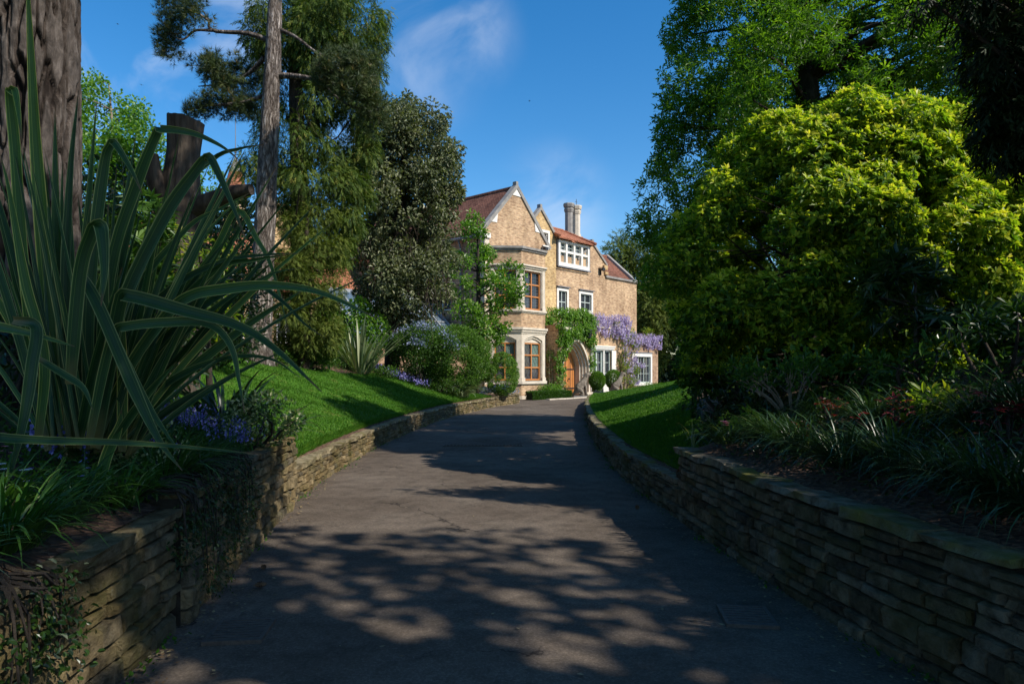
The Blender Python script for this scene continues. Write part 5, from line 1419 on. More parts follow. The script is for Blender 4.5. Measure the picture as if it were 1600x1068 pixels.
tree('hawthorn_tree', 'light green little tree in front of the distant lodge', b, [b, at(320, 400, 34), at(322, 300, 34)], [.16, .12, .04], M['bark_dark'], C, R, 4200, 'diamond', (.12, .2), .7, M['l_birch'], inner=.25, nlimb=16, limb_r=.04)
# the dead trunk
def dead_trunk():
    d0 = 11.0; b = np.array(at(272, 470, d0)); b[2] = gl(b[0], d0) - .1
    root = empty('dead_tree', b, 'dark sawn off dead trunk with a stubby side limb', 'dead tree')
    ctr = [b, at(277, 400, d0), at(281, 320, d0), at(286, 250, d0), at(291, 187, d0)]
    tp = spline(ctr, 40); rr = np.interp(np.linspace(0, 1, 40), [0, .15, .5, .8, 1], [.40, .35, .30, .255, .27])
    nn_ = 44; V, Fq = tube_np(tp, rr, nn_)
    for k in range(len(V)):
        p = Vector(V[k]); c = Vector(tp[k // nn_]); dd = p - c
        e = noise.noise(Vector((p.x * 10, p.y * 10, p.z * 1.3))) + .6 * noise.noise(Vector((p.x * 3, p.y * 3, p.z * 1.2)))
        V[k] = np.array(c + dd * (1 + .14 * e))
        if k >= len(V) - nn_: V[k][2] += .03 * noise.noise(Vector((p.x * 9, p.y * 9, 3))) - .12 * dd.x
    top = np.arange(nn_) + len(V) - nn_
    V = np.vstack((V, V[top].mean(0) - np.array((0, 0, .03)))); cap = np.array([(top[k], top[(k + 1) % nn_], len(V) - 1) for k in range(nn_)])
    solid('trunk', V, [Fq, cap], M['bark_dead'], root, origin=b, smooth=False)
    tb = [(spline([at(283, 330, d0), at(320, 318, d0 - .1), at(360, 302, d0 - .3), at(393, 296, d0 - .4)], 12), np.linspace(.18, .085, 12), 12),
          (spline([at(280, 325, d0), at(250, 300, d0 - .2), at(240, 270, d0 - .3), at(237, 242, d0 - .3)], 12), np.linspace(.17, .10, 12), 12)]
    V, Fq = merge_tubes(tb); ends = []
    for e in (1, 2): s = e * 12 * 12 - 12; ends.append(np.arange(s, s + 12))
    solid('limb', V, [Fq, np.array(ends)], M['bark_dead'], root, origin=b, smooth=True)
dead_trunk()

# ------------------------------------------------------------------ trees on the right
SD = 17.0
C, R = clumps([(1030, 60), (1060, -40), (1500, -60), (1640, 0), (1640, 260), (1540, 330), (1400, 330), (1250, 350), (1150, 420), (1080, 470), (1040, 500), (1000, 440), (985, 360), (978, 325), (1008, 260), (1028, 240), (1022, 170), (1032, 110)], SD, 2.8, 380, .28, .8)
C2, R2 = clumps([(1060, -40), (1100, -120), (1300, -170), (1560, -150), (1640, 0), (1500, -40)], SD, 3.0, 60, .5, .95)
b = np.array(at(1265, 560, SD)); b[2] = gr(b[0], SD) - .1
tree('sycamore_tree', 'huge sycamore crown of dark green lobed leaves behind the yellow green shrub', b, [b, at(1272, 330, SD), at(1262, 150, SD), at(1250, -60, SD), at(1250, -140, SD)], [.45, .34, .28, .16, .05], M['bark_dark'], np.vstack((C, C2)), np.r_[R, R2], 62000, 'maple', (.11, .19), 1.0, M['l_syc'], inner=.4, nlimb=80, limb_r=.09, jit=.25)
for k, (px_, py_, d_, poly, tm, mt, lab, nm, nl_, Ls_) in enumerate([
    (975, 560, 58, [(935, 420), (945, 378), (962, 362), (978, 366), (1010, 372), (1040, 400), (1060, 500), (1040, 590), (990, 590), (960, 440)], 'spray', 'l_olive', 'olive brown conifer showing just past the end gable', 'conifer_tree', 9000, (.4, .8)),
    (1030, 590, 60, [(1000, 450), (1030, 430), (1070, 400), (1110, 430), (1120, 600), (1060, 612), (1003, 606), (996, 520)], 'diamond', 'l_dark', 'dark evergreen tree beyond the right corner of the house', 'evergreen_tree', 12000, (.2, .4)),
    (1150, 590, 58, [(1070, 380), (1180, 350), (1300, 400), (1300, 610), (1080, 615), (1060, 500)], 'oval', 'l_dark', 'dark broad evergreen behind the right lawn', 'evergreen_tree', 12000, (.2, .36))]):
    C, R = clumps(poly, d_, 3, 80, .8, 1.9); b = np.array(at(px_, py_, d_)); b[2] = max(.3, min(b[2], 1.6))
    tree(nm, lab, b, [b, at(px_, 500, d_), at(px_, min(p[1] for p in poly) + 30, d_)], [.4, .3, .08], M['bark_dark'], C, R, nl_, tm, Ls_, .55, M[mt], inner=.3, nlimb=20, limb_r=.1, droop=.3 if tm == 'spray' else 0)
# far woodland closing the view
def far_wood(label, pts, r, n, mat, name='woodland'):
    C = []; R = []
    for x, y, z0, z1 in pts:
        for k in range(9): C.append((x + random.uniform(-3, 3), y + random.uniform(-2, 2), random.uniform(z0, z1))); R.append(random.uniform(r * .6, r))
    P, d, i = shell(C, R, n, .4); nn_ = len(P); Ls_ = rng.uniform(.4, .8, nn_)
    o = leaf_mesh(name, 'diamond', P, unit(d + rng.normal(size=(nn_, 3)) * .5), unit(d + UP * .5), Ls_, Ls_ * .7, mat, None, None); tag(o, label, 'trees', kind='stuff')
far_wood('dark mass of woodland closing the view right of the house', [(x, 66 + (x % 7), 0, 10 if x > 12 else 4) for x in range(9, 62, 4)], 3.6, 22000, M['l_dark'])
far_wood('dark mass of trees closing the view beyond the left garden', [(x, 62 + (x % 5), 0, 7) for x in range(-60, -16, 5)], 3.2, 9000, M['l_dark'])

# ------------------------------------------------------------------ the yellow green rhododendron and its neighbours
ROS_V, ROS_F, ROS_R = [], [], []
def add_leaf(az, el, ln, wd, r_, base=.0, simple=False):
    c = np.array((math.cos(az) * math.cos(el), math.sin(az) * math.cos(el), math.sin(el))); s = np.array((-math.sin(az), math.cos(az), 0)); nn_ = np.cross(c, s) * -1
    b = len(ROS_V)
    if simple:
        for t, w, h in ((0.03, 0, 0), (.52, .55, .05), (1, 0, -.12), (.52, -.55, .05)): ROS_V.append(c * (t * ln + base) + s * w * wd + np.array((0, 0, 1)) * h * ln)
        ROS_F.append((b, b + 1, b + 2, b + 3)); ROS_R.append(r_); return
    for t, w, h in ((0.05, 0, 0), (.38, .5, .06), (.72, .42, .0), (1, 0, -.14), (.72, -.42, 0), (.38, -.5, .06)): ROS_V.append(c * (t * ln + base) + s * w * wd + np.array((0, 0, 1)) * h * ln)
    ROS_F.extend([(b, b + 3, b + 2, b + 1), (b, b + 5, b + 4, b + 3)]); ROS_R.extend([r_, r_])
ROSES, ROSES_FAR = [], []
for vv in range(8):
    ROS_V, ROS_F, ROS_R = [], [], []; sm = vv >= 4
    for k in range(random.choice((5, 6, 7))): add_leaf(random.uniform(0, 6.28), random.uniform(-.25, .45), random.uniform(.65, 1.1), random.uniform(.24, .36), -.24 + .12 * random.random(), simple=sm)
    for k in range(random.choice((3, 4, 5))): add_leaf(random.uniform(0, 6.28), random.uniform(.5, 1.2), random.uniform(.45, .8), random.uniform(.18, .28), .08 + .16 * random.random(), simple=sm)
    (ROSES_FAR if sm else ROSES).append(((np.array(ROS_V), [np.array(ROS_F)]), np.array(ROS_R)))
def whorl_bush(name, label, center, radii, nwh, size, mat, nl, rl, parts=0, rb=.42, base=None, stems=14, zfloor=None, outz=.25):
    center = np.asarray(center, float); radii = np.asarray(radii, float)
    d = rdir(nl * 2); d = d[d[:, 2] > -.8][:nl]; nl = len(d)
    R = float(radii.mean()) * rng.uniform(*rl, nl); C = center + d * (radii - R[:, None] * .7) * rng.uniform(.82, 1.03, nl)[:, None]
    base = np.array((center[0], center[1], base if base is not None else center[2] - radii[2]))
    root = empty(name, base, label, 'shrub')
    P, dd, i = shell(C, R, nwh, .72)
    ok = (dd * d[i]).sum(1) > -.25
    if zfloor is not None: ok &= P[:, 2] > zfloor
    P, dd = P[ok], dd[ok]; n = len(P)
    axis = unit(dd * .75 + UP * .4 + np.array(to_sun) * .55 + rng.normal(size=(n, 3)) * .28)
    X = unit(np.cross(axis, rdir(n))); Y = np.cross(axis, X)
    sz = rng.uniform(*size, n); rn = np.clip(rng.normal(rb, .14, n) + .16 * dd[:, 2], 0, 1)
    order = np.argsort(np.linalg.norm(P - np.array((0, 0, EYE)), axis=1) - (dd[:, 1] < 0) * 1.0)
    near = np.zeros(n, bool); near[order[:parts]] = True
    far = ~near
    Vs_, Fs_, Rs_, nb = [], [], [], 0; which = rng.integers(0, len(ROSES), n)
    for q, (rs, rr_) in enumerate(ROSES_FAR):
        sel = far & (which == q)
        V, Fs, c = place(rs, P[sel], X[sel], Y[sel], axis[sel], sz[sel]); Vs_.append(V); Fs_.append(Fs[0] + nb); nb += len(V)
        Rs_.append(np.clip(np.repeat(rn[sel], len(rr_)) + np.tile(rr_, sel.sum()), 0, 1))
    solid('foliage', np.concatenate(Vs_), [np.concatenate(Fs_)], mat, root, origin=base, rnd=np.concatenate(Rs_))['kind'] = 'stuff'
    if parts:
        mv = [np_mesh('leaf_whorl', ROSES[k % 4][0][0], ROSES[k % 4][0][1], mat, rnd=np.clip(a + ROSES[k % 4][1], 0, 1)) for k, a in enumerate(np.linspace(.2, .8, 12))]
        for k in np.where(near)[0]:
            o = bpy.data.objects.new('leaf_whorl', mv[int(np.clip((rn[k] - .2) / .6 * 12 + random.uniform(-1.5, 1.5), 0, 11))]); COL.objects.link(o); o.parent = root
            o.matrix_local = Matrix.Translation(Vector(P[k] - base)) @ Matrix((X[k], Y[k], axis[k])).transposed().to_4x4() @ Matrix.Diagonal((*[sz[k]] * 3, 1))
    st = []
    for k in range(stems):
        c_ = C[random.randrange(nl)]; s = base + np.array((random.uniform(-.25, .25) * radii[0], random.uniform(-.25, .25) * radii[1], -.05)); st += limbs_np(s, [c_ * .85 + center * .15], .045, .008, 0, 8)
        for q in range(3): st += limbs_np(c_ * .6 + s * .4, [C[random.randrange(nl)]], .018, .005, 0, 5)
    V, Fq = merge_tubes(st); solid('stem', V, [Fq], M['bark_dark'], root, origin=base, smooth=True)
    return root
whorl_bush('rhododendron', 'great domed rhododendron with yellow green new shoots lit by the sun', (5.05, 10.0, 3.0), (2.85, 2.4, 2.5), 38000, (.085, .15), M['l_rho'], 260, (.08, .19), rb=.53, parts=290, base=gr(5.05, 10.0), stems=22, zfloor=1.6)
whorl_bush('rhododendron', 'dark rhododendron filling the gap at the right edge of the lawn', (3.75, 11.6, 1.75), (.95, 1.2, .95), 1500, (.10, .16), M['l_rho'], 40, (.2, .35), rb=.25, base=gr(3.75, 11.6), stems=8, zfloor=1.2)
whorl_bush('rhododendron', 'tall shaded rhododendron at the back right of the mulched bank', (8.6, 11.5, 3.9), (1.6, 1.6, 1.9), 2600, (.13, .2), M['l_rho'], 50, (.2, .34), rb=.38, base=gr(8.6, 11.5), stems=10)
whorl_bush('rhododendron', 'young rhododendron with large dark leaves on the mulch at the right', (5.05, 6.55, 1.95), (.62, .5, .36), 150, (.12, .19), M['l_rho'], 26, (.3, .45), rb=.22, base=gr(5.05, 6.55) - .02, stems=10)
# ------------------------------------------------------------------ the big variegated flax in the left foreground
m, N, L, B = new_mat('striped_flax_leaf')
uvn = N.new('ShaderNodeTexCoord'); sx = N.new('ShaderNodeSeparateXYZ'); L.new(uvn.outputs['UV'], sx.inputs[0])
nz = tex_noise(N, L, 3.0, 3, uvn.outputs['UV']); 
r = ramp(N, [(0, (.20, .05, .025)), (.015, (.44, .42, .22)), (.055, (.34, .36, .16)), (.075, (.055, .115, .036)), (.26, (.038, .095, .03)), (.28, (.10, .16, .06)), (.31, (.03, .08, .034)), (.48, (.028, .075, .032)), (.5, (.05, .11, .05)), (.52, (.028, .075, .032)), (.72, (.03, .08, .034)), (.75, (.16, .21, .08)), (.78, (.03, .078, .033)), (.93, (.055, .115, .036)), (.945, (.34, .36, .16)), (.985, (.44, .42, .22)), (1, (.20, .05, .025))])
for e_ in (): pass
L.new(sx.outputs[0], r.inputs['Fac'])
oi = N.new('ShaderNodeObjectInfo'); r2 = ramp(N, [(0, (.65, .75, .65)), (.6, (1.05, 1.1, .9)), (.9, (1.7, 1.6, 1.0)), (1, (3.0, 2.2, 1.3))]); L.new(oi.outputs['Random'], r2.inputs['Fac'])
c = mixc(N, L, 1.0, r.outputs[0], r2.outputs[0], 'MULTIPLY')
tp_ = ramp(N, [(.94, (0, 0, 0)), (.985, (1, 1, 1))]); L.new(sx.outputs[1], tp_.inputs['Fac']); c = mixc(N, L, tp_.outputs[0], c, (.17, .10, .055))
rb_ = ramp(N, [(.0, (1, 1, 1)), (.12, (0, 0, 0))]); L.new(sx.outputs[1], rb_.inputs['Fac'])
c = mixc(N, L, rb_.outputs[0], c, (.20, .16, .06))
L.new(c, B.inputs['Base Color']); B.inputs['Roughness'].default_value = .42; B.inputs['Specular IOR Level'].default_value = .35
tr = N.new('ShaderNodeBsdfTranslucent'); L.new(mixc(N, L, 1.0, c, (1.3, 1.5, .5), 'MULTIPLY'), tr.inputs['Color'])
mx = N.new('ShaderNodeMixShader'); mx.inputs[0].default_value = .22; L.new(B.outputs[0], mx.inputs[1]); L.new(tr.outputs[0], mx.inputs[2]); L.new(mx.outputs[0], N['Material Output'].inputs['Surface'])
wv = N.new('ShaderNodeTexWave'); wv.inputs['Scale'].default_value = 9; mpv = N.new('ShaderNodeMapping'); mpv.inputs['Scale'].default_value = (2, .02, 1); L.new(uvn.outputs['UV'], mpv.inputs[0]); L.new(mpv.outputs[0], wv.inputs['Vector'])
bump(N, L, B, wv.outputs['Fac'], .25, .004); M['flax'] = m
PH = np.array((-2.92, 4.6, gl(-2.92, 4.6)))
phormium = empty('flax_plant', PH, 'giant flax plant with cream striped sword leaves on the left wall bed', 'plant')
def flax_leaf(ctrl, width, tw=0.0, vfold=.38, seg=26, tipstart=.55, basew=.75):
    """ctrl: world points from the foot to the tip"""
    C = spline(ctrl, seg); n = seg
    Tn = unit(np.gradient(C, axis=0)); view = unit(C - np.array((0, 0, EYE)))
    S = unit(np.cross(Tn, view)); Nn = unit(np.cross(S, Tn))
    tw_ = tw if hasattr(tw, '__len__') else np.full(n, tw); ca, sa = np.cos(tw_)[:, None], np.sin(tw_)[:, None]
    S, Nn = S * ca + Nn * sa, Nn * ca - S * sa
    d = np.r_[0, np.cumsum(np.linalg.norm(np.diff(C, axis=0), axis=1))]; t = d / d[-1]
    w = width * np.minimum(basew + t * 1.2, 1) * np.clip((1 - t) / (1 - tipstart), 0.02, 1) ** .75 * .5
    V = np.stack((C - S * w[:, None] - Nn * (w * vfold)[:, None], C - S * (w * .5)[:, None], C + Nn * (w * vfold)[:, None] * .6, C + S * (w * .5)[:, None], C + S * w[:, None] - Nn * (w * vfold)[:, None]), 1).reshape(-1, 3)
    i = np.arange(n - 1)[:, None] * 5; j = np.arange(4)[None]
    q = np.stack((i + j, i + j + 1, i + j + 6, i + j + 5), -1).reshape(-1, 4)
    u = np.tile((0, .25, .5, .75, 1.0), n); vv = np.repeat(t, 5)
    uv = np.stack((u[q], vv[q]), -1).reshape(-1, 2)
    return solid('leaf', V, [q], M['flax'], phormium, origin=PH, uv=uv, smooth=True)
def FL(pts, d, width, tw=0.0, **kw):
    """leaf traced through the photo, depths from d[0] at the foot to d[1] at the tip"""
    k = len(pts); flax_leaf([at(x, y, d[0] + (d[1] - d[0]) * i / (k - 1)) for i, (x, y) in enumerate(pts)], width, tw, **kw)
W_ = lambda p, d=4.4: p * d / F * .66
FL([(105, 690), (78, 480), (58, 250), (50, 110), (43, -30), (41, -75)], (4.6, 4.3), W_(34), .2, tipstart=.45)
FL([(70, 700), (38, 420), (24, 230), (16, 150), (18, 143), (24, 146), (35, 225)], (4.5, 4.2), W_(24), .25, tipstart=.75, seg=34)
FL([(110, 700), (92, 450), (87, 300), (86, 170)], (4.6, 4.5), W_(25), .1)
FL([(122, 690), (104, 480), (110, 280), (123, 140)], (4.5, 4.4), W_(24), .5)
FL([(130, 700), (128, 480), (140, 300), (151, 160)], (4.6, 4.5), W_(20), .3)
FL([(140, 700), (140, 470), (162, 270), (173, 228), (180, 226), (205, 266), (223, 304)], (4.5, 4.3), W_(28), .35, tipstart=.7, seg=34)
FL([(150, 700), (172, 430), (215, 285), (246, 208), (252, 202), (300, 208), (345, 228), (376, 252)], (4.6, 4.2), W_(26), .2, tipstart=.65, seg=36)
FL([(165, 690), (185, 520), (255, 330), (330, 250), (375, 232), (412, 226)], (4.7, 4.3), W_(24), -.2, tipstart=.55)
FL([(150, 700), (185, 500), (255, 345), (308, 266), (322, 250), (330, 251), (358, 310), (384, 374)], (4.3, 4.0), W_(34, 4.1), .5, tipstart=.62, seg=36)
FL([(150, 680), (200, 480), (290, 360), (345, 326), (397, 298)], (4.7, 4.6), W_(20), .5)
FL([(140, 700), (190, 540), (270, 450), (350, 408), (420, 398), (466, 396)], (4.6, 4.4), W_(22), .5, tipstart=.5)
FL([(150, 690), (205, 570), (265, 488), (300, 462), (345, 453), (420, 446), (500, 457), (592, 499)], (4.4, 3.9), W_(27, 4.1), .3, tipstart=.6, seg=34)
FL([(150, 700), (170, 580), (188, 474), (204, 463), (290, 486), (370, 508), (430, 545), (503, 612)], (4.2, 3.7), W_(32, 3.9), .2, tipstart=.55, seg=34)
FL([(140, 690), (162, 580), (180, 520), (200, 510), (260, 504), (325, 506), (360, 540), (374, 600), (382, 645)], (4.1, 3.8), W_(24, 3.9), .3, tipstart=.6, seg=34)
FL([(118, 450), (126, 432), (150, 470), (185, 550), (215, 620), (250, 690), (285, 735)], (4.1, 3.8), W_(28, 3.9), .05, tipstart=.6, seg=30)
FL([(185, 540), (205, 580), (235, 640), (280, 705)], (4.2, 3.9), W_(16, 4), .2)
FL([(-60, 500), (0, 511), (55, 523), (117, 541)], (4.0, 3.8), W_(24, 3.9), .2, tipstart=.3)
FL([(20, 500), (56, 510), (50, 570), (38, 650), (12, 760)], (3.9, 3.7), W_(26, 3.8), .0, tipstart=.5)
FL([(-220, 660), (-100, 672), (0, 684), (90, 689), (180, 691), (290, 698), (404, 709)], (3.3, 3.3), W_(30, 3.3), .35, tipstart=.12, basew=1.0)
FL([(110, 600), (125, 430), (143, 366), (150, 355), (158, 357), (163, 420), (158, 478)], (4.0, 3.8), W_(30, 3.9), .1, tipstart=.7, seg=34)
FL([(180, 690), (230, 540), (300, 400), (345, 340), (388, 302)], (4.5, 4.4), W_(19), .8)
FL([(60, 560), (100, 585), (130, 606), (145, 640)], (3.9, 3.8), W_(16, 3.9), .2)
FL([(60, 690), (70, 560), (40, 440), (15, 300), (0, 240)], (4.3, 4.2), W_(22), .2)
FL([(170, 690), (240, 520), (330, 400), (370, 330), (400, 372), (425, 420), (452, 520)], (4.8, 4.6), W_(15), .3, tipstart=.7, seg=34)
FL([(170, 690), (230, 560), (330, 470), (395, 445), (440, 470), (475, 505), (508, 528)], (4.8, 4.4), W_(18), .3, tipstart=.6, seg=34)
FL([(170, 690), (250, 560), (340, 478), (420, 430), (470, 418)], (4.7, 4.4), W_(20), .4, tipstart=.4)
FL([(165, 690), (230, 540), (330, 425), (400, 405), (452, 398)], (4.6, 4.3), W_(26), -.5, tipstart=.5)
FL([(170, 690), (235, 545), (300, 470), (360, 430), (420, 385)], (4.8, 4.7), W_(24), .9, tipstart=.5)
FL([(170, 690), (260, 600), (350, 560), (420, 560), (470, 590)], (4.6, 4.2), W_(18), .4, tipstart=.4)
for k in range(92):      # the crowd of upright inner leaves
    a = random.gauss(.15, .5); x0 = 75 + 130 * random.random(); ln_ = random.uniform(170, 520)
    lean = (x0 - 140) * .005 + random.gauss(.10, .24); y0 = 705 + random.uniform(-15, 15); dd = random.uniform(4.3, 5.2)
    p = []
    for t in (0, .35, .7, 1): p.append((x0 + ln_ * math.sin(lean * (1 + .25 * t)) * t, y0 - ln_ * math.cos(lean * (1 + .25 * t)) * t))
    FL(p, (dd, dd + random.uniform(-.3, .3)), W_(random.uniform(12, 24), dd), random.uniform(-1.1, 1.1), seg=14)
FL([(150, 790), (165, 720), (185, 670), (190, 640)], (4.3, 4.3), W_(26), .3, tipstart=.7)
FL([(60, 830), (70, 780), (90, 735), (106, 708)], (3.7, 3.7), W_(22, 3.7), .1, tipstart=.3)

# ------------------------------------------------------------------ planting round the flax, left bed
def onL(x, y, up=0.0): return np.array((x, y, gl(x, y) + up))
def onR(x, y, up=0.0): return np.array((x, y, gr(x, y) + up))
def place_l(px_, y, w=None):     # on the left bank at depth y under that pixel column
    x = (px_ - 800) * y / F; return onL(x, y)
def place_r(px_, y): x = (px_ - 800) * y / F; return onR(x, y)
strap_clump('strap_plant', 'dark glossy strap leaved clump behind the bluebells at the lawn edge', 'plant', place_l(352, 7.6), 90, .95, .045, M['l_strap'], .22, (.1, .7), (.9, 2.1))
strap_clump('strap_plant', 'smaller strap leaved clump arching over the corner of the left wall', 'plant', place_l(425, 7.9), 36, .75, .035, M['l_strap'], .14, (.3, .9), (1.0, 2.2), rb=.5)
specs = [(150, 3.05, 'floppy green grass clump on the near wall coping at bottom left', 80, .50), (40, 3.0, 'grass clump with pale dead blades at the bottom left edge', 90, .5), (95, 3.6, 'grassy clump under the long flax leaf', 70, .45),
         (205, 4.0, 'bright green grass clump sprawling over the sunlit coping', 80, .42), (300, 4.75, 'dark grass clump draped over the creeper covered wall', 95, .62), (262, 5.4, 'thin grass clump among the white flowers', 60, .45), (-10, 3.4, 'leafy grass clump cut by the left edge of the view', 60, .5), (345, 5.6, 'low grass clump below the bluebells', 70, .4), (10, 2.45, 'lowest dark grass clump hanging over the near wall', 70, .42)]
for px_, y, lab, n_, ln_ in specs:
    p = place_l(px_, y); p[0] = min(p[0], float(xl(y)) - .26); p[2] = gl(p[0], y) + .02
    strap_clump('grass_clump', lab, 'grass', p, n_, ln_, .014, M['l_strapg'], .12, (.2, .9), (1.0, 2.2), bias=0.0)
shrub('shrub', 'small variegated shrub with cream leaf edges at the end of the left wall', 'shrub', place_l(405, 7.1) + np.array((0, 0, .32)), (.42, .5, .32), 1500, 'oval', (.035, .06), .5, M['l_varieg'], nl=36, group=None)
shrub('shrub', 'sunlit cream variegated ground shrub at the foot of the flax', 'shrub', place_l(235, 5.0) + np.array((0, 0, .18)), (.34, .3, .2), 900, 'oval', (.025, .045), .55, M['l_varieg'], nl=24, rbias=.06)
shrub('shrub', 'yellow green leafy plant between flax and grass clumps', 'plant', place_l(185, 4.1) + np.array((0, 0, .12)), (.22, .2, .16), 260, 'oval', (.03, .06), .6, M['l_mid'], nl=16, rbias=.15)
shrub('shrub', 'dark rounded evergreen shrub left of the flax leaves', 'shrub', place_l(20, 5.6) + np.array((0, 0, .5)), (.8, .6, .62), 1500, 'oval', (.06, .10), .5, M['l_dark'], nl=36)
shrub('shrub', 'broad dark laurel behind the flax', 'shrub', place_l(150, 8.6) + np.array((0, 0, 1.0)), (1.5, 1.0, 1.3), 3200, 'oval', (.10, .17), .42, M['l_dark'], nl=60)
shrub('shrub', 'tall dark laurel left of the dead trunk', 'shrub', place_l(180, 12.5) + np.array((0, 0, 1.5)), (2.3, 1.5, 1.9), 4200, 'oval', (.11, .18), .42, M['l_dark'], nl=70)
shrub('shrub', 'dark yew like hedge bush between dead trunk and pale pine', 'shrub', place_l(335, 16.5) + np.array((0, 0, 1.2)), (1.5, 1.0, 1.9), 4200, 'diamond', (.08, .14), .4, M['l_dark'], nl=70)
shrub('shrub', 'dark bush at the back corner of the left lawn', 'shrub', place_l(245, 15.5) + np.array((0, 0, .7)), (1.5, .8, 1.3), 2600, 'diamond', (.08, .14), .4, M['l_dark'], nl=50)
shrub('shrub', 'shaded bush far behind the great pine', 'shrub', place_l(40, 14) + np.array((0, 0, 1.0)), (3.0, 1.5, 2.4), 4200, 'oval', (.12, .2), .45, M['l_dark'], nl=70)
shrub('holly_tree', 'dark holly filling the gap left of the pale pine trunk', 'tree', place_l(372, 19.5) + np.array((0, 0, 2.2)), (1.1, 1.0, 2.3), 5200, 'oval', (.08, .14), .5, M['l_dark'], nl=80, base_z=gl(-7.8, 19.5))
shrub('holly_tree', 'dark holly under the dead trunk and its limb', 'tree', place_l(315, 14.5) + np.array((0, 0, 1.3)), (1.3, .9, 1.7), 4200, 'oval', (.08, .13), .5, M['l_dark'], nl=70, base_z=gl(-6.6, 14.5))
# golden maple leaved sapling behind the flax and big fatsia leaves
C, R = clumps([(215, 345), (300, 330), (370, 370), (385, 430), (378, 520), (345, 545), (300, 520), (250, 470), (200, 430)], 9.3, .6, 30, .12, .3)
b = place_l(330, 9.3)
tree('maple_sapling', 'young maple with golden green lobed leaves between flax and pine', b, [b, at(322, 480, 9.3), at(310, 380, 9.3)], [.05, .035, .012], M['bark_dark'], C, R, 420, 'maple', (.10, .17), 1.0, M['l_yellow'], cat='tree', inner=.1, nlimb=14, limb_r=.018, sides=7, jit=.3)
C, R = clumps([(190, 300), (250, 290), (270, 380), (260, 470), (200, 470), (170, 380)], 7.6, .5, 20, .12, .26)
b = place_l(222, 7.6)
tree('fatsia_shrub', 'dark fatsia with large fingered leaves behind the flax', b, [b, at(222, 460, 7.6), at(225, 340, 7.6)], [.04, .03, .015], M['bark_dark'], C, R, 150, 'fatsia', (.16, .26), 1.0, M['l_mid'], cat='shrub', inner=.1, nlimb=10, limb_r=.015, sides=7)

# bluebells: stems with nodding bells
def bells(name, label, centers, n, hgt, mat, spread, cat='flowers', bell=.016, kind=None):
    P0 = np.array([c for c in centers]); i = rng.integers(0, len(P0), n)
    base = P0[i] + np.stack((rng.normal(0, spread, n), rng.normal(0, spread, n), 0 * i), -1)
    for k in range(n): base[k, 2] = (gl if base[k, 0] < 0 else gr)(base[k, 0], base[k, 1])
    az = rng.uniform(0, 6.28, n); h = hgt * rng.uniform(.7, 1.15, n); top = base + np.stack((np.cos(az) * .06, np.sin(az) * .06, h), -1)
    s = np.stack((-np.sin(az), np.cos(az), 0 * az), -1) * .003
    Vs = np.stack((base - s, base + s, top + s, top - s), 1).reshape(-1, 3)
    root = empty(name, P0[0], label, cat)
    lv, lf, lk = straps(np.repeat(base, 3, 0), rng.uniform(0, 6.28, n * 3), rng.uniform(.2, .8, n * 3), rng.uniform(.6, 1.0, n * 3) * hgt, np.full(n * 3, .012), rng.uniform(.6, 1.8, n * 3), 4)
    solid('leaf_blade', np.vstack((Vs, lv)), [np.vstack((np.arange(n * 4).reshape(-1, 4), lf + len(Vs)))], M['l_strapg'], root, origin=P0[0], rnd=np.r_[np.full(n, .4), np.repeat(np.clip(rng.normal(.35, .2, n * 3), 0, 1), lk)])['kind'] = 'stuff'
    m_ = 9; t = np.tile(np.linspace(.55, 1.0, m_), n); b = np.repeat(base, m_, 0) * (1 - t[:, None]) + np.repeat(top, m_, 0) * t[:, None]
    a = rng.uniform(0, 6.28, n * m_); b = b + np.stack((np.cos(a), np.sin(a), 0 * a), -1) * bell * 1.0
    D = unit(np.stack((np.cos(a) * .7, np.sin(a) * .7, -np.ones(n * m_) * .8), -1)); ls = rng.uniform(.8, 1.3, n * m_) * bell * 1.6
    o = leaf_mesh('petal', 'oval', b, D, rdir(n * m_), ls, ls * .8, mat, root, P0[0]); o['kind'] = 'stuff'
    return root
bells('bluebells', 'drift of bluebells in front of the dark strap leaves on the left bed', [place_l(265, 7.4), place_l(300, 7.0), place_l(330, 6.8), place_l(360, 6.6), place_l(285, 6.9)], 120, .34, M['f_blue'], .17)
bells('bluebells', 'few bluebells at the foot of the giant flax', [place_l(235, 5.3), place_l(90, 4.4)], 14, .32, M['f_blue'], .12)
# white and mauve bedding flowers
def daisies(name, label, c, n, spread, mat, size=.02, up=.12, cat='flowers'):
    c = np.asarray(c, float); root = empty(name, c, label, cat)
    p = c + np.stack((rng.normal(0, spread, n), rng.normal(0, spread, n), up * rng.uniform(.6, 1.2, n)), -1)
    a = np.tile(np.arange(6) * math.pi / 3, n); q = np.repeat(p, 6, 0); D = np.stack((np.cos(a), np.sin(a) * .9, .3 + 0 * a), -1)
    leaf_mesh('petal', 'oval', q, D, np.tile(UP, (6 * n, 1)), np.full(6 * n, size), np.full(6 * n, size * .8), mat, root, c)['kind'] = 'stuff'
    s = np.stack((rng.normal(0, .002, n), 0 * p[:, 0], 0 * p[:, 0]), -1) + np.array((.002, 0, 0)); g0 = p - np.array((0, 0, up))
    leaf_mesh('foliage', 'oval', np.repeat(p - np.array((0, 0, up * .5)), 8, 0) + rng.normal(size=(n * 8, 3)) * spread * .5 * np.array((1, 1, .4)), rdir(n * 8) + UP * .4, np.tile(UP, (n * 8, 1)), rng.uniform(.02, .045, n * 8), rng.uniform(.01, .02, n * 8), M['l_mid'], root, c)
    Vs = np.stack((g0 - s, g0 + s, p + s, p - s), 1).reshape(-1, 3); solid('stem', Vs, [np.arange(n * 4).reshape(-1, 4)], M['l_mid'], root, origin=c, rnd=np.full(n, .4))
    return root
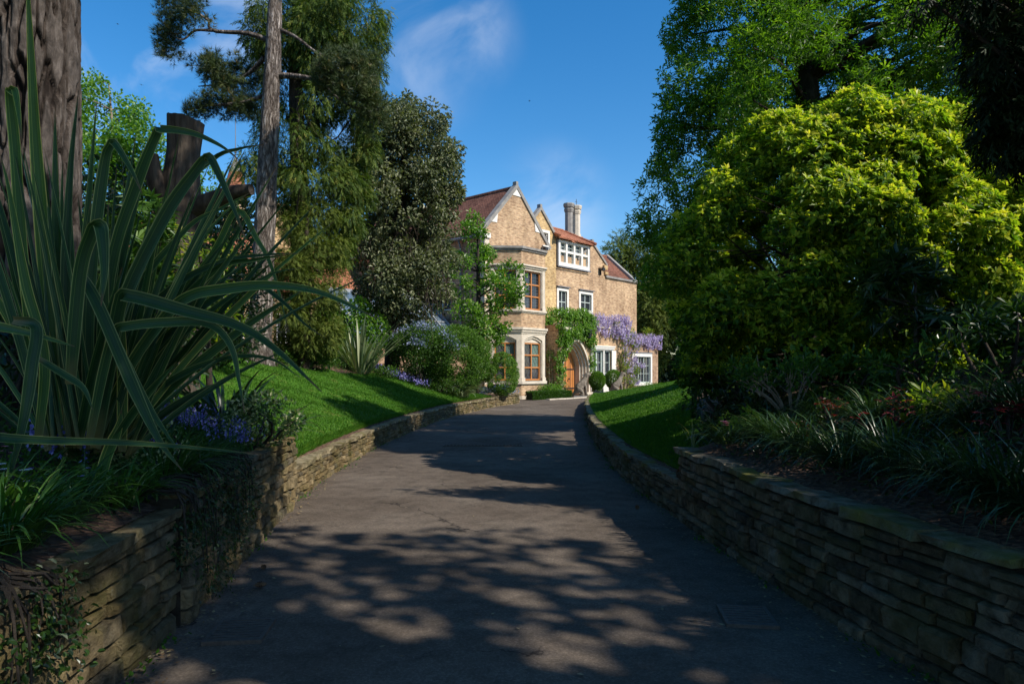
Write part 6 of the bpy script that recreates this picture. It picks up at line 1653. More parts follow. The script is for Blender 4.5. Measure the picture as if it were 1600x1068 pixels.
daisies('white_flowers', 'white bedding flowers under the flax at the left edge', place_l(20, 3.75), 6, .07, M['f_white'], .028, .16)
daisies('pink_flowers', 'magenta bedding flowers at the left edge beneath the flax', place_l(4, 4.1), 7, .05, M['f_pink'], .02, .16)
daisies('violet_flowers', 'violet flowers dotted under the flax leaves', place_l(70, 3.9), 9, .2, M['f_blue'], .02, .14)
# ground cover over the soil
def cover(label, pts, n, spread, tm, ls, ratio, mat, h=.10, name='ground_cover'):
    P0 = np.array(pts); i = rng.integers(0, len(P0), n); x = P0[i, 0] + rng.normal(0, spread, n); y = P0[i, 1] + rng.normal(0, spread, n)
    left = P0[0, 0] < 0
    ok = (x < xl(y) - .2) if left else (x > xr(y) + .2); x, y = x[ok], y[ok]
    z = (zl(y, xl(y) - x) if left else zr(y, x - xr(y))) + h * rng.random(len(x)) ** .7
    P = np.stack((x, y, z), -1); k = len(P); D = unit(rdir(k) * np.array((1, 1, .5)) + UP * .35); L_ = rng.uniform(*ls, k)
    o = leaf_mesh(name, tm, P, D, unit(UP + rng.normal(size=(k, 3)) * .5), L_, L_ * ratio, mat, None, None); tag(o, label, 'ground cover', kind='stuff')
cover('low leafy ground cover over the soil of the left wall bed', [(xl(y) - w, y) for y in np.arange(2.0, 8, .3) for w in (.4, .7, 1.1, 1.6, 2.2)], 9000, .3, 'oval', (.025, .06), .5, M['l_mid'], .13)
cover('dark leafy ground cover along the top of the right wall', [(xr(y) + w, y) for y in np.arange(2.0, 8.5, .3) for w in (.45, .7, 1.0, 1.4, 1.8)], 12000, .26, 'oval', (.025, .06), .45, M['l_dark'], .16)
cover('patchy low leaves on the shaded mulch of the right bank', [(xr(y) + w, y) for y in (4.2, 5.1, 6.3, 7.6, 8.8, 9.7) for w in (2.2, 2.7, 3.6, 4.6)], 4200, .3, 'oval', (.03, .08), .45, M['l_mid'], .2)
cover('mixed low foliage at the back of the left lawn', [(xl(y) - wl_lawn(y) - .7, y) for y in np.arange(16, 30, .5)], 7000, .35, 'oval', (.04, .09), .5, M['l_mid'], .3)

# creeper hanging over the second length of the left wall
def hang(label, y0, y1, n, zt, zb, mat, ls, ratio, name='creeper', face='L', thick=.12, lumps=26, cat='creeper'):
    root = empty(name, (xl((y0 + y1) / 2), (y0 + y1) / 2, zt), label, cat); o0 = np.array(root.location)
    C, R, tb = [], [], []
    for k in range(lumps):
        y = random.uniform(y0, y1); f = random.random() ** .9; z = zt - (zt - zb) * f * (.55 + .45 * math.sin(math.pi * (y - y0) / (y1 - y0))); C.append((xl(y) + .02 + random.uniform(0, thick), y, z)); R.append(random.uniform(.08, .2))
        tb.append((spline([(xl(y) - .15, y + random.uniform(-.2, .2), zt + .04), (xl(y) + .06, y, zt - .02), C[-1]], 6), np.linspace(.012, .003, 6), 4))
    P, d, i = shell(C, R, n, .3); ok = P[:, 0] > xl(P[:, 1]) + .015; P, d = P[ok], d[ok]; k = len(P)
    P[:, 0] = np.minimum(P[:, 0], xl(P[:, 1]) + .02 + thick * 1.6 * rng.random(k))
    L_ = rng.uniform(*ls, k); leaf_mesh('foliage', 'oval', P, unit(d * .5 + rng.normal(size=(k, 3)) * .5 + np.array((.4, 0, -.5))), unit(d + np.array((.9, 0, .4))), L_, L_ * ratio, mat, root, o0)
    V, Fq = merge_tubes(tb); solid('stem', V, [Fq], M['bark_dark'], root, origin=o0)
hang('dark small leaved creeper draped over the left wall where it steps out', 4.15, 6.0, 5200, .86, .12, M['l_dark'], (.015, .03), .6, lumps=60)
hang('dark creeper at the bottom left corner of the near wall', 1.9, 3.0, 1500, .75, .1, M['l_dark'], (.02, .04), .6, lumps=26)

# ------------------------------------------------------------------ shrubs between the left lawn and the house
strap_clump('flax_plant', 'pale upright flax with stiff sword leaves at the back of the left lawn', 'plant', place_l(562, 24) + np.array((0, 0, -.03)), 95, 2.2, .085, M['l_flax'], .35, (.05, .75), (.1, .9))
shrub('shrub', 'fresh green leafy shrub behind the pale flax', 'shrub', at(545, 520, 25.5), (1.45, 1.0, 1.35), 5500, 'oval', (.10, .17), .5, M['l_light'], nl=60, base_z=1.5, rbias=-.05)
shrub('shrub', 'low feathery green plant at the foot of the olive conifer', 'plant', place_l(480, 20.8) + np.array((0, 0, .4)), (1.0, .5, .55), 1800, 'diamond', (.14, .26), .14, M['l_mid'], nl=36)
shrub('shrub', 'small leafy plant between pine foot and flax', 'plant', place_l(432, 18.6) + np.array((0, 0, .2)), (.4, .3, .3), 500, 'oval', (.05, .09), .5, M['l_mid'], nl=16)
blue = shrub('ceanothus_shrub', 'blue flowering shrub between pale flax and clipped dome', 'shrub', at(662, 545, 26), (1.35, 1.0, 1.0), 9000, 'diamond', (.06, .11), .5, M['l_mid'], nl=60, base_z=1.0)
ce = at(662, 545, 26); d = rdir(60); d[:, 2] = np.abs(d[:, 2]); P, dd, i = shell(ce + d * np.array((1.15, .85, .85)), np.full(60, .26), 2800, .7)
ok = (dd[:, 2] > -.1) & (np.sin(P[:, 0] * 5) + np.sin(P[:, 2] * 6 + P[:, 1] * 3) > -.5); P, dd = P[ok], dd[ok]; k = len(P)
L_ = rng.uniform(.05, .09, k); leaf_mesh('blossom', 'diamond', P, unit(dd + rdir(k) * .6), rdir(k), L_, L_ * .7, M['f_pale'], blue, np.array(blue.location), np.clip(rng.normal(.3, .25, k), 0, 1))
shrub('shrub', 'big clipped evergreen dome beside the blue shrub', 'shrub', at(712, 564, 27.5), (1.36, 1.4, 1.42), 26000, 'diamond', (.06, .10), .5, M['l_box'], nl=220, rl=(.12, .2), base_z=.6, rbias=-.12)
shrub('shrub', 'rounded pale green shrub in front of the glasshouse', 'shrub', at(640, 528, 29), (1.2, .9, 1.0), 5000, 'oval', (.08, .14), .5, M['l_mid'], nl=50, base_z=1.0)
shrub('box_dome', 'smooth clipped box dome next to the stone bay', 'shrub', at(785, 586, 31.2), (.76, .75, 1.05), 14000, 'diamond', (.045, .07), .55, M['l_box'], nl=240, rl=(.10, .14), base_z=.35, rbias=.12, stems=0)
shrub('box_dome', 'taller clipped box dome in the shade behind the smooth one', 'shrub', at(757, 566, 31.5), (.7, .7, 1.05), 9000, 'diamond', (.045, .07), .55, M['l_box'], nl=180, rl=(.10, .15), base_z=.4, rbias=-.08, stems=0)
strap_clump('strap_plant', 'striped arching strap leaf mound below the clipped dome', 'plant', onL((715 - 800) * 27 / F, 27, .0), 150, 1.25, .05, M['l_flax'], .45, (.1, .9), (1.0, 2.2), rb=.25)
shrub('shrub', 'low dark bedding between striped mound and lawn', 'plant', onL((668 - 800) * 26.2 / F, 26.2, .15), (1.5, .45, .32), 2600, 'oval', (.05, .09), .5, M['l_mid'], nl=50)
bells('bluebells', 'lilac bluebells beside the pale flax at the lawn edge', [onL((x - 800) * y / F, y) for x, y in ((598, 25.3), (612, 25.5), (625, 25.6), (636, 25.8), (650, 26.0))], 110, .42, M['f_blue'], .28, bell=.035)
shrub('shrub', 'leafy edging under the flax along the lawn', 'plant', onL((590 - 800) * 24.8 / F, 24.8, .1), (1.0, .35, .22), 1300, 'oval', (.05, .09), .5, M['l_mid'], nl=30, rbias=.1)
# powder blue flowers on the wall end by the house
fm = empty('forget_me_nots', onL(-.9, 31.6), 'powder blue flowers spilling over the sunlit stone wall end', 'flowers'); o0 = np.array(fm.location)
P, dd, i = shell([(x, y, .62 + .5 * (.3 - abs(x + .55) * .25)) for x in np.linspace(-1.3, .15, 9) for y in np.linspace(31.0, 32.6, 5) if x < -.71 + (y - 30.5) * .45], np.full(100, .2)[:sum(1 for x in np.linspace(-1.3, .15, 9) for y in np.linspace(31.0, 32.6, 5) if x < -.71 + (y - 30.5) * .45)], 2600, .3)
k = len(P); L_ = rng.uniform(.04, .08, k); pale = rng.random(k) < .55
leaf_mesh('petal', 'diamond', P[pale], unit(dd[pale] + UP), rdir(pale.sum()), L_[pale], L_[pale] * .8, M['f_pale'], fm, o0)['kind'] = 'stuff'
leaf_mesh('foliage', 'diamond', P[~pale], unit(dd[~pale] + UP), rdir((~pale).sum()), L_[~pale] * 1.6, L_[~pale] * .5, M['l_mid'], fm, o0)
bed = [(-2.2, 30.7), (-.75, 30.7), (.30, 32.7), (-.35, 33.9), (-1.3, 35.4), (-6, 35.8), (-6, 31)]
tag(solid('bed_soil', [(x, y, .36 + .02 * i) for i, (x, y) in enumerate(bed)], [np.array([range(len(bed))])], M['mulch']), kind='structure')
# low hedge and bright leaves under the bay, in the house frame
def hs(s, y, z): return hw(s, y, z)
hedge = empty('box_hedge', hs(1.0, -2.9, .1), 'low clipped hedge in front of the stone bay', 'hedge', rz=ANG); o0 = hs(1.0, -2.9, .1)
s_ = rng.uniform(-1.4, 1.95, 9000); f = rng.random(9000); y_ = -2.9 + rng.uniform(-.24, .24, 9000); z_ = np.where(f < .5, .5 + rng.normal(0, .02, 9000), .1 + .42 * rng.random(9000)); y_ = np.where(f < .5, y_, -2.9 + np.where(rng.random(9000) < .8, -.25, .25) + rng.normal(0, .02, 9000))
P = np.stack((HO[0] + .665 * s_ - .747 * y_, HO[1] + .747 * s_ + .665 * y_, z_), -1); k = len(P); L_ = rng.uniform(.06, .10, k)
o = leaf_mesh('foliage', 'diamond', P, unit(rdir(k) + UP * .5 + np.array((.3, -.3, 0))), rdir(k), L_, L_ * .55, M['l_mid'], None, o0, np.clip(rng.normal(.35, .2, k), 0, 1)); o.location = (0, 0, 0); o.parent = hedge; o.rotation_euler = (0, 0, -ANG)
ci = Acc(); ci.box(-2.38, .92, -.2, .2, 0, .36); ci.build('stem', M['l_dark'], hedge)
shrub('shrub', 'bright green leafy plants behind the low hedge', 'plant', hs(.9, -2.5, .62), (.75, .6, .28), 1500, 'oval', (.06, .11), .5, M['l_light'], nl=40, base_z=.2)
shrub('shrub', 'pale blossoming shrub beside the door arch', 'shrub', hs(2.35, -2.2, .62), (.4, .4, .42), 900, 'oval', (.05, .09), .5, M['l_varieg'], nl=24, base_z=.15)

# topiary balls in square pots
def topiary(label, p, r, h0):
    root = empty('topiary_ball', p, label, 'topiary')
    a = Acc(); a.prism([(-.2, -.2, 0), (.2, -.2, 0), (.2, .2, 0), (-.2, .2, 0)], (0, 0, .04)); a.prism([(-.18, -.18, .04), (.18, -.18, .04), (.18, .18, .04), (-.18, .18, .04)], (0, 0, .28)); a.prism([(-.21, -.21, .32), (.21, -.21, .32), (.21, .21, .32), (-.21, .21, .32)], (0, 0, .05)); a.build('pot', M['lead'], root)
    a = Acc(); a.tube([(0, 0, .34), (0, 0, h0 - r * .5), (0, 0, h0)], .03, 6); a.build('stem', M['bark_dark'], root)
    n = 8000; d = rdir(n); P = np.array(p) + np.array((0, 0, h0)) + d * r * rng.uniform(.86, 1.03, n)[:, None] * np.array((1, 1, 1.12)); L_ = rng.uniform(.05, .075, n)
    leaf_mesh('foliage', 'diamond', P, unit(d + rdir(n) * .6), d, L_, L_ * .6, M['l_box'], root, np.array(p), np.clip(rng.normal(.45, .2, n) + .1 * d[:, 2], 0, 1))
    q = rng.uniform(0, 6.28, 500); zz = rng.uniform(.3, .62, 500); P = np.array(p) + np.stack((np.cos(q) * .27, np.sin(q) * .27, zz), -1); L_ = rng.uniform(.05, .08, 500)
    leaf_mesh('skirt_leaf', 'diamond', P, unit(rdir(500) + UP), rdir(500), L_, L_ * .5, M['l_mid'], root, np.array(p))
topiary('clipped box ball in a pot right beside the door arch', hs(4.8, EY - 1.2, .09), .46, .98)
topiary('clipped box ball in a pot in front of the garden doors', hs(6.85, EY - 1.0, .12), .50, 1.0)

# ------------------------------------------------------------------ the two seated stone dogs
M['statue'] = mottled('weathered_carved_stone', [(.3, (.13, .105, .08)), (.55, (.24, .20, .155)), (.75, (.32, .275, .22))], 6, .9, .6, 30, .01)
def stone_dog(label, p, rz, s=1.0):
    root = empty('stone_dog', p, label, 'statue', 'pair of seated stone dogs by the door', rz)
    # seated hound facing +x: haunch, back rising to the shoulders, neck, head with muzzle, straight forelegs
    V = [(-.30, 0, .26), (-.20, 0, .42), (-.02, 0, .62), (.10, 0, .80), (.17, 0, .96), (.22, 0, 1.10), (.34, 0, 1.11), (.46, 0, 1.05)]
    Rr = [(.22, .19), (.22, .20), (.19, .18), (.175, .165), (.13, .125), (.14, .135), (.115, .10), (.07, .06)]
    E = [(0, 1), (1, 2), (2, 3), (3, 4), (4, 5), (5, 6), (6, 7)]
    for sg in (-1, 1):
        b = len(V); V += [(.12, sg * .10, .62), (.17, sg * .11, .36), (.18, sg * .11, .10), (.28, sg * .11, .045)]; Rr += [(.085, .08), (.062, .06), (.055, .055), (.055, .04)]; E += [(2, b), (b, b + 1), (b + 1, b + 2), (b + 2, b + 3)]
        b = len(V); V += [(-.10, sg * .19, .27), (.02, sg * .20, .12), (-.12, sg * .20, .05), (.06, sg * .20, .045)]; Rr += [(.14, .13), (.09, .08), (.06, .05), (.06, .045)]; E += [(0, b), (b, b + 1), (b + 1, b + 2), (b + 2, b + 3)]
    b = len(V); V += [(-.46, .02, .12), (-.52, .10, .06), (-.40, .22, .05)]; Rr += [(.07, .06), (.05, .045), (.03, .03)]; E += [(0, b), (b, b + 1), (b + 1, b + 2)]
    me = bpy.data.meshes.new('body'); me.from_pydata([tuple(np.array(v) * s) for v in V], E, []); o = bpy.data.objects.new('body_source', me); COL.objects.link(o)
    sk = o.modifiers.new('skin', 'SKIN'); sk.use_smooth_shade = True
    for v_, r_ in zip(me.skin_vertices[0].data, Rr): v_.radius = (r_[0] * s, r_[1] * s)
    me.skin_vertices[0].data[2].use_root = True
    ss = o.modifiers.new('sub', 'SUBSURF'); ss.levels = 2; ss.render_levels = 2
    dg = bpy.context.evaluated_depsgraph_get(); m2 = bpy.data.meshes.new_from_object(o.evaluated_get(dg)); m2.name = 'body'
    bpy.data.objects.remove(o); m2.materials.clear(); m2.materials.append(M['statue'])
    for pl in m2.polygons: pl.use_smooth = True
    link('body', m2, root, (0, 0, .05))
    for sg in (-1, 1):      # drop ears
        V_ = [(.20, sg * .10, 1.20), (.27, sg * .115, 1.19), (.26, sg * .155, 1.02), (.19, sg * .15, .98), (.20, sg * .075, 1.19), (.27, sg * .085, 1.17), (.26, sg * .12, 1.02), (.19, sg * .115, .98)]
        Fc = [(0, 1, 2, 3), (7, 6, 5, 4), (0, 4, 5, 1), (1, 5, 6, 2), (2, 6, 7, 3), (3, 7, 4, 0)]
        link('ear', py_mesh('ear', [tuple(np.array(v) * s) for v in V_], Fc, M['statue'], False), root, (0, 0, .05))
    a = Acc(); a.box(-.5 * s, .38 * s, -.3 * s, .3 * s, -.02, .05); a.build('plinth', M['greystone'], root)
    return root
stone_dog('seated stone dog in full view in front of the front door arch', (4.02, 39.0, float(dz(39)) + .02), .12, 1.1)
stone_dog('seated stone dog half hidden behind the right lawn, by the wisteria', (6.45, 41.5, float(dz(41.5)) + .02), .15, 1.1)

# ------------------------------------------------------------------ climbers on the house
vine = empty('climbing_vine', hs(2.7, EY - .15, .1), 'leafy green vine climbing round the front door arch and balcony', 'climber'); o0 = np.array(vine.location)
C, R = [], []
def vspot(s, y, z, r): C.append(hs(s, y, z)); R.append(r)
for k in range(80):
    s = random.uniform(2.5, 5.9); z = random.uniform(3.55, 5.15) - .16 * max(0, s - 4.6); vspot(s, EY - random.uniform(.05, .3), z, random.uniform(.18, .36))
for k in range(26): vspot(random.uniform(2.45, 3.15), EY - random.uniform(.02, .16), random.uniform(.9, 3.6), random.uniform(.12, .26))
for k in range(8): vspot(random.uniform(3.0, 3.5), EY - random.uniform(.1, .25), random.uniform(2.9, 3.6), random.uniform(.14, .26))
for k in range(12): vspot(5.72 + random.uniform(-.1, .35), EY - random.uniform(.1, .25), random.uniform(1.4, 3.7), random.uniform(.12, .22))
for k in range(22): vspot(random.uniform(2.3, 4.7), -.15, random.uniform(4.2, 5.35), random.uniform(.15, .3))
P, dd, i = shell(C, R, 11000, .35); k = len(P); L_ = rng.uniform(.09, .16, k); nrm = np.array((.747, -.665, 0))
leaf_mesh('foliage', 'oval', P, unit(dd * .6 + rdir(k) * .6 - UP * .5), unit(nrm + UP * .4 + rdir(k) * .6), L_, L_ * .6, M['l_light'], vine, o0, np.clip(rng.normal(.5, .25, k), 0, .93))
tb = []
for s in (2.62, 2.75, 2.9): tb.append((spline([hs(s, EY - .08, .1), hs(s + random.uniform(-.1, .1), EY - .1, 1.5), hs(s + random.uniform(-.2, .2), EY - .1, 3), hs(s + random.uniform(0, .8), EY - .12, 4.2), hs(s + random.uniform(.6, 2.4), EY - .15, 4.7)], 20), np.linspace(.05, .015, 20), 6))
tb.append((spline([hs(5.85, EY - .1, .1), hs(5.95, EY - .12, 2), hs(5.6, EY - .12, 4)], 14), np.linspace(.03, .01, 14), 6))
V, Fq = merge_tubes(tb); solid('stem', V, [Fq], M['bark_twig'], vine, origin=o0)
shrub('shrub', 'brown twiggy climber on the shaded return beside the bay', 'climber', hs(2.45, -1.25, 1.9), (.2, .45, 1.5), 900, 'diamond', (.06, .12), .4, M['l_mid'], nl=40, base_z=.1, bark_m=M['bark_twig'], stems=10, rbias=-.05)

wis = empty('wisteria', hs(9.3, EY - .25, .1), 'lilac wisteria in full flower along the low brick parapets', 'climber'); o0 = np.array(wis.location)
tb = [(spline([hs(9.2, EY - .3, .1), hs(9.35, EY - .25, 1.2), hs(9.15, EY - .22, 2.4), hs(9.5, EY - .2, 3.4), hs(8.6, EY - .15, 4.45), hs(6.4, EY - .1, 4.6)], 30), np.linspace(.09, .02, 30), 8),
      (spline([hs(9.5, EY - .3, .1), hs(9.75, EY - .25, 1.4), hs(9.55, EY - .2, 2.6), hs(10.3, EY - .2, 3.7), hs(12.2, EY - .1, 3.75), hs(13.9, EY - .1, 3.75)], 30), np.linspace(.07, .02, 30), 8)]
rac = []       # racemes: top point, length
for k in range(112): rac.append((hs(random.uniform(6.1, 10.3), EY - random.uniform(-.5, .45), random.uniform(4.2, 5.3)), random.uniform(.35, .65)))
for k in range(92): rac.append((hs(random.uniform(10.4, 14.15), EY - random.uniform(-.3, .35), random.uniform(3.5, 4.25)), random.uniform(.3, .5)))
for k in range(40):
    z = random.uniform(.9, 4.2); rac.append((hs(random.uniform(8.9, 10.5) + .3 * (z < 2.4), EY - random.uniform(.15, .5), z), random.uniform(.22, .42)))
for k in range(11): rac.append((hs(random.uniform(10.2, 11.9), EY - random.uniform(.15, .4), random.uniform(.6, 2.6)), random.uniform(.2, .34)))
PB, DB, LB = [], [], []
for p, ln_ in rac:
    n = int(52 * ln_ / .4); t = rng.random(n) ** .8; a = rng.uniform(0, 6.28, n); r_ = .12 * (1 - t * .85)
    q = p + np.stack((np.cos(a) * r_, np.sin(a) * r_, -t * ln_), -1); PB.append(q); DB.append(np.stack((np.cos(a), np.sin(a), -.5 + 0 * a), -1)); LB.append(rng.uniform(.06, .10, n))
    tb.append((np.array([p + np.array((0, 0, .1)), p, p - np.array((0, 0, ln_ * .9))]), np.array([.006, .005, .003]), 4))
PB = np.concatenate(PB); DB = unit(np.concatenate(DB)); LB = np.concatenate(LB)
leaf_mesh('blossom', 'oval', PB, DB, rdir(len(PB)), LB, LB * .85, M['f_wist'], wis, o0)
for k in range(60):
    s = random.uniform(8.8, 11.2); z = random.uniform(.2, 2.2); tb.append((spline([hs(s, EY - .15, z), hs(s + random.uniform(-.3, .3), EY - random.uniform(.2, .5), z + .3), hs(s + random.uniform(-.5, .5), EY - random.uniform(.1, .5), z + random.uniform(.3, 1.0))], 6), np.linspace(.012, .004, 6), 4))
V, Fq = merge_tubes(tb); solid('stem', V, [Fq], M['bark_twig'], wis, origin=o0)
C = [hs(random.uniform(8.8, 10.6), EY - random.uniform(.1, .5), random.uniform(.3, 3.9)) for k in range(60)] + [hs(random.uniform(6.2, 13.9), EY - random.uniform(-.2, .3), random.uniform(3.5, 4.1) + (.8 if k % 2 == 0 else 0)) for k in range(16)] + [hs(10.3 + random.uniform(-.2, .2), EY - .2, 4.0 + random.uniform(-.1, .3)) for k in range(6)]
P, dd, i = shell(C, rng.uniform(.12, .3, len(C)), 3200, .3); k = len(P); L_ = rng.uniform(.06, .13, k)
leaf_mesh('foliage', 'oval', P, unit(dd + rdir(k) * .6), unit(nrm + UP + rdir(k) * .5), L_, L_ * .45, M['l_yellow'], wis, o0, np.clip(rng.normal(.4, .3, k), 0, 1))
shrub('shrub', 'low green plants at the foot of the wide white window', 'plant', hs(11.9, EY - .5, .45), (1.6, .5, .4), 1400, 'oval', (.06, .11), .5, M['l_light'], nl=40, base_z=.1)

# ------------------------------------------------------------------ right bank planting
R_SPECS = [(1130, 7.0, 'grass clump nearest the end of the right wall, beside the pink flower', 70, .38), (1205, 6.5, 'dark mondo grass mound under the bare twiggy azalea', 130, .42), (1262, 5.7, 'broad dark grass mound spilling to the mossy coping', 140, .45), (1330, 5.0, 'strappy dark clump with blades hanging over the wall', 120, .48),
           (1420, 4.45, 'lighter green tuft between two dark grass mounds on the right wall', 70, .36), (1500, 4.0, 'blue green grass clump near the mossy coping', 110, .42), (1575, 3.6, 'large dark grass mound at the right edge of the view', 150, .5), (1640, 3.3, 'grass clump cut off by the right edge of the view', 110, .45), (1370, 5.9, 'dark grass mound behind the hanging blades', 110, .42), (1290, 6.9, 'grass mound on the mulch behind the coping', 90, .4), (1235, 6.1, 'dense grass mound between the twiggy azalea and the coping', 110, .42), (1445, 5.4, 'grass mound in the second row below the golden fern', 110, .46), (1540, 4.9, 'grass mound in the second row beside the crimson maple', 110, .46), (1610, 4.6, 'tall dark grass behind the crimson maple at the right edge', 120, .5), (1400, 4.75, 'dark grass mound between the lighter tuft and the hanging blades', 110, .42)]
for px_, y, lab, n_, ln_ in R_SPECS:
    p = place_r(px_, y); p[0] = max(p[0], float(xr(y)) + .42); p[2] = gr(p[0], y) + .01
    strap_clump('grass_clump', lab, 'grass', p, int(n_ * 1.5), ln_ * 1.2, .013, M['l_strap'], .16, (.15, 1.0), (1.0, 2.3), bias=math.pi + .3, rb=.45)
strap_clump('snowdrop_tuft', 'thin pale leaved tuft standing on the end of the right coping', 'plant', np.array((xr(7.3) + .12, 7.3, .79)), 7, .34, .012, M['l_flax'], .03, (.1, .5), (.6, 2.6))
daisies('pink_flower', 'single pink flower head near the end of the right wall', place_r(1134, 6.95) + np.array((0, 0, .03)), 3, .015, M['f_pink'], .045, .24)
shrub('shrub', 'golden leaved low plant behind the pink flower', 'plant', place_r(1160, 7.1) + np.array((0, 0, .16)), (.28, .22, .17), 420, 'oval', (.03, .055), .5, M['l_yellow'], nl=16)
# bare azalea
az_ = place_r(1236, 7.5); root = empty('azalea', az_, 'azalea with pale bare stems and a tuft of green leaves on top', 'shrub'); tb = []; C = []
for k in range(16):
    a = random.uniform(0, 6.28); l_ = random.uniform(.35, .6); e = az_ + np.array((math.cos(a) * l_ * .9 - .1, math.sin(a) * l_ * .5, random.uniform(.28, .58))); tb.append((spline([az_ + np.array((math.cos(a) * .03, math.sin(a) * .03, -.03)), az_ * .5 + e * .5 + np.array((0, 0, .05)), e], 7), np.linspace(.012, .004, 7), 5)); C.append(e)
    for q in range(2):
        e2 = e + np.array((random.gauss(0, .12), random.gauss(0, .1), random.uniform(.02, .18))); tb.append((np.array([e * .75 + az_ * .25, e2]), np.array([.006, .003]), 4)); C.append(e2)
V, Fq = merge_tubes(tb); solid('stem', V, [Fq], M['bark_twig'], root, origin=az_)
C = [c for c in C if c[2] > az_[2] + .40]; P, dd, i = shell(C, np.full(len(C), .11), 700, .3); k = len(P); L_ = rng.uniform(.05, .09, k)
leaf_mesh('foliage', 'oval', P, unit(dd + UP * .5 + rdir(k) * .4), unit(UP + rdir(k) * .5), L_, L_ * .42, M['l_mid'], root, az_, np.clip(rng.normal(.6, .2, k), 0, 1))
# red maple seedlings and other small plants on the mulch
for px_, y, lab, r_, n_ in ((1575, 4.3, 'crimson leaved small maple at the right edge', .22, 46), (1395, 5.2, 'dull crimson plant among the grasses on the right bank', .26, 34), (1300, 6.3, 'small dark red plant below the bare azalea', .16, 22), (1262, 6.0, 'tiny crimson seedling at the coping', .10, 12)):
    b = place_r(px_, y); b[0] = max(b[0], float(xr(y)) + .5); b[2] = gr(b[0], y); root = empty('red_maple', b, lab, 'shrub'); C = [b + np.array((random.gauss(0, r_ * .5), random.gauss(0, r_ * .4), random.uniform(.5, 1.25) * r_ + .08)) for k in range(10)]
    V, Fq = merge_tubes([(np.array([b - np.array((0, 0, .02)), b * .5 + c * .5 + np.array((0, 0, .02)), c]), np.array([.008, .006, .003]), 5) for c in C]); solid('stem', V, [Fq], M['bark_dark'], root, origin=b)
    P, dd, i = shell(C, np.full(10, r_ * .35), n_, .3); k = len(P); L_ = rng.uniform(.05, .09, k); leaf_mesh('foliage', 'maple', P, unit(dd * np.array((1, 1, .3))), unit(UP + rdir(k) * .4), L_, L_, M['l_red'], root, b)
for px_, y, lab, mt, sz, n_ in ((1330, 7.6, 'leafy young shrub on the lit mulch below the great rhododendron', 'l_mid', .42, 260), (1420, 6.8, 'fern like green plant in the middle of the right bank', 'l_mid', .4, 260), (1455, 5.2, 'low golden green fern on the right bank', 'l_yellow', .24, 200), (1560, 6.0, 'dark leafy shrub at the right of the mulch', 'l_dark', .5, 420), (1180, 8.6, 'dark shrub under the left skirt of the great rhododendron', 'l_dark', .6, 900), (1120, 9.0, 'dark leafy mound beside the right lawn', 'l_dark', .55, 900), (1480, 9.5, 'leafy shrub on the upper mulch', 'l_mid', .45, 320)):
    b = place_r(px_, y); shrub('shrub', lab, 'shrub', b + np.array((0, 0, sz * .75)), (sz, sz * .9, sz * .8), n_, 'oval', (.06, .13) if sz < .5 else (.06, .11), .36, M[mt], nl=18, stems=7)
# fatsia with big dark fingered leaves in front of the rhododendron
C, R = clumps([(1350, 400), (1420, 370), (1500, 420), (1530, 500), (1480, 540), (1390, 520), (1340, 470)], 7.2, .5, 20, .12, .26)
b = place_r(1435, 7.2)
tree('fatsia_shrub', 'dark fatsia with large fingered leaves in front of the great rhododendron', b, [b, at(1432, 560, 7.2), at(1430, 430, 7.2)], [.035, .028, .012], M['bark_dark'], C, R, 130, 'fatsia', (.16, .26), 1.0, M['l_dark'], cat='shrub', inner=.1, nlimb=12, limb_r=.014, sides=7, rbias=.1)

# ------------------------------------------------------------------ dark conifer hanging in from the upper right
def yew():
    b = onR(8.6, 4.5); C, R = clumps([(1370, -40), (1460, 30), (1480, 70), (1550, 120), (1530, 190), (1570, 235), (1700, 260), (1900, 260), (1900, -40)], 6.2, .9, 105, .14, .36)
    C2 = np.array([(8.6 + random.gauss(0, .9), 4.3 + random.gauss(0, .7), random.uniform(3.4, 5.6)) for k in range(30)]); R2 = rng.uniform(.35, .6, 30)
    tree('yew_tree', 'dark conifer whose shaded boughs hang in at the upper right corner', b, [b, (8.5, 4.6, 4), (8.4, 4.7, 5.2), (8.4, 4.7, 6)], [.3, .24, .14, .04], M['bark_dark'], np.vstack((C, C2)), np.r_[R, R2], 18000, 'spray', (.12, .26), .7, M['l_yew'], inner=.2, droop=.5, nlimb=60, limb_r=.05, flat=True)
yew()
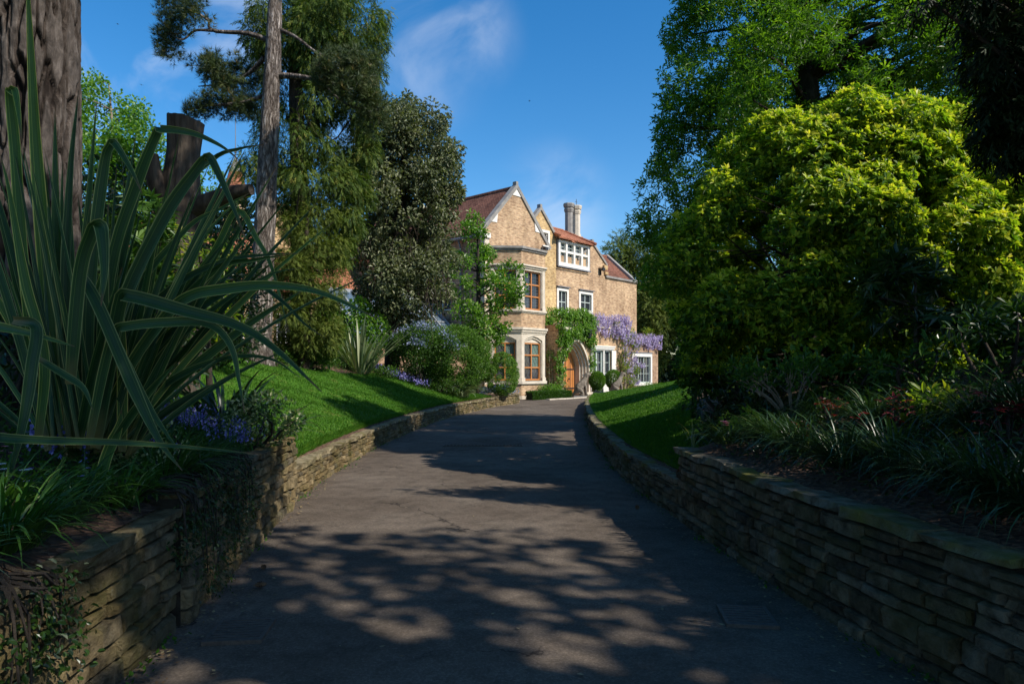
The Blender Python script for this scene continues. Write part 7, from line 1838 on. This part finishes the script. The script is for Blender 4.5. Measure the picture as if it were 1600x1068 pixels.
# birds high in the sky
for k, (x, y, d_, lab) in enumerate(((184, 38, 60, 'tiny dark bird gliding at the upper left, the higher of two'), (221, 133, 60, 'tiny dark bird gliding at the left, above the dead trunk'), (827, 158, 70, 'tiny dark bird gliding in open sky right of the evergreens'))):
    p = at(x, y, d_); a = Acc(); BS = .55; a.tube([(-.16, 0, 0), (-.05, 0, 0), (.08, 0, .01), (.17, 0, .02)], [.012, .045, .04, .012], 6)
    for sg in (-1, 1): a.prism([(.06, sg * .02, .01), (.02, sg * .22, .07), (-.06, sg * .40, .03), (-.03, sg * .2, .04), (-.06, sg * .02, .01)], (0, 0, .012))
    a.prism([(-.14, -.02, 0), (-.26, -.05, 0), (-.26, .05, 0), (-.14, .02, 0)], (0, 0, .01))
    o = a.build('bird', M['blackiron']); o.scale = (BS, BS, BS); o.location = Vector(p); o.rotation_euler = (.2, .1, k * 1.3 + .5); tag(o, lab, 'bird', 'birds in the sky')

# ------------------------------------------------------------------ unseen oaks set for their shade, most added to block sun and sky light
rng = np.random.default_rng(21); random.seed(21)
SHADE = [((9.4, -2.0), 9.6, 3.6, 26, 3300, 'broad oak right of the viewer whose crown shades the near drive'), ((13.4, -.8), 9.3, 2.7, 36, 5200, 'broad oak right of the view shading the right bank'), ((4.4, .5), 9.9, 3.0, 50, 6000, 'unseen oak over the viewer added to shade the left wall bed'),
         ((-1.5, -5.0), 9.5, 4.2, 70, 11000, 'unseen oak behind the viewer added to block sky light over the drive'), ((-6.5, -2.5), 9.5, 4.0, 70, 11000, 'unseen oak behind the viewer on the left bank, added to block sky light'), ((-10.5, 6.2), 9.0, 3.6, 60, 9000, 'unseen oak left of the great pine, added to block sky light'),
         ((9.3, 9.6), 11.9, 2.7, 54, 10500, 'unseen oak just right of the view, added to shade the middle of the drive'),
         ((24.0, 51.0), 10.0, 5.0, 46, 7000, 'unseen oak beyond the sycamore added to shade the woodland edge'), ((31.0, 50.0), 10.0, 5.0, 46, 7000, 'second unseen oak beyond the sycamore added to shade the woodland')]
for (x, y), zc, rr, nc, nl_, lab in SHADE:
    gz = gr(x, y) if x > 2.6 else (gl(x, y) if x < -1.7 else 0.0); d = rdir(nc); R = rr * rng.uniform(.18, .34, nc); C = np.array((x, y, zc)) + d * (np.array((rr, rr, rr * .85)) - R[:, None] * .6) * rng.uniform(.5, 1.0, nc)[:, None]
    b = np.array((x, y, gz - .1)); tree('shade_oak', lab, b, [b, (x + .1, y, gz + 3), (x - .1, y + .1, zc), (x, y, zc + rr * .7)], [.48, .36, .22, .05], M['bark_dark'], C, R, nl_, 'diamond', (.18, .34), .7, M['l_syc'], inner=.3, nlimb=34, limb_r=.12)
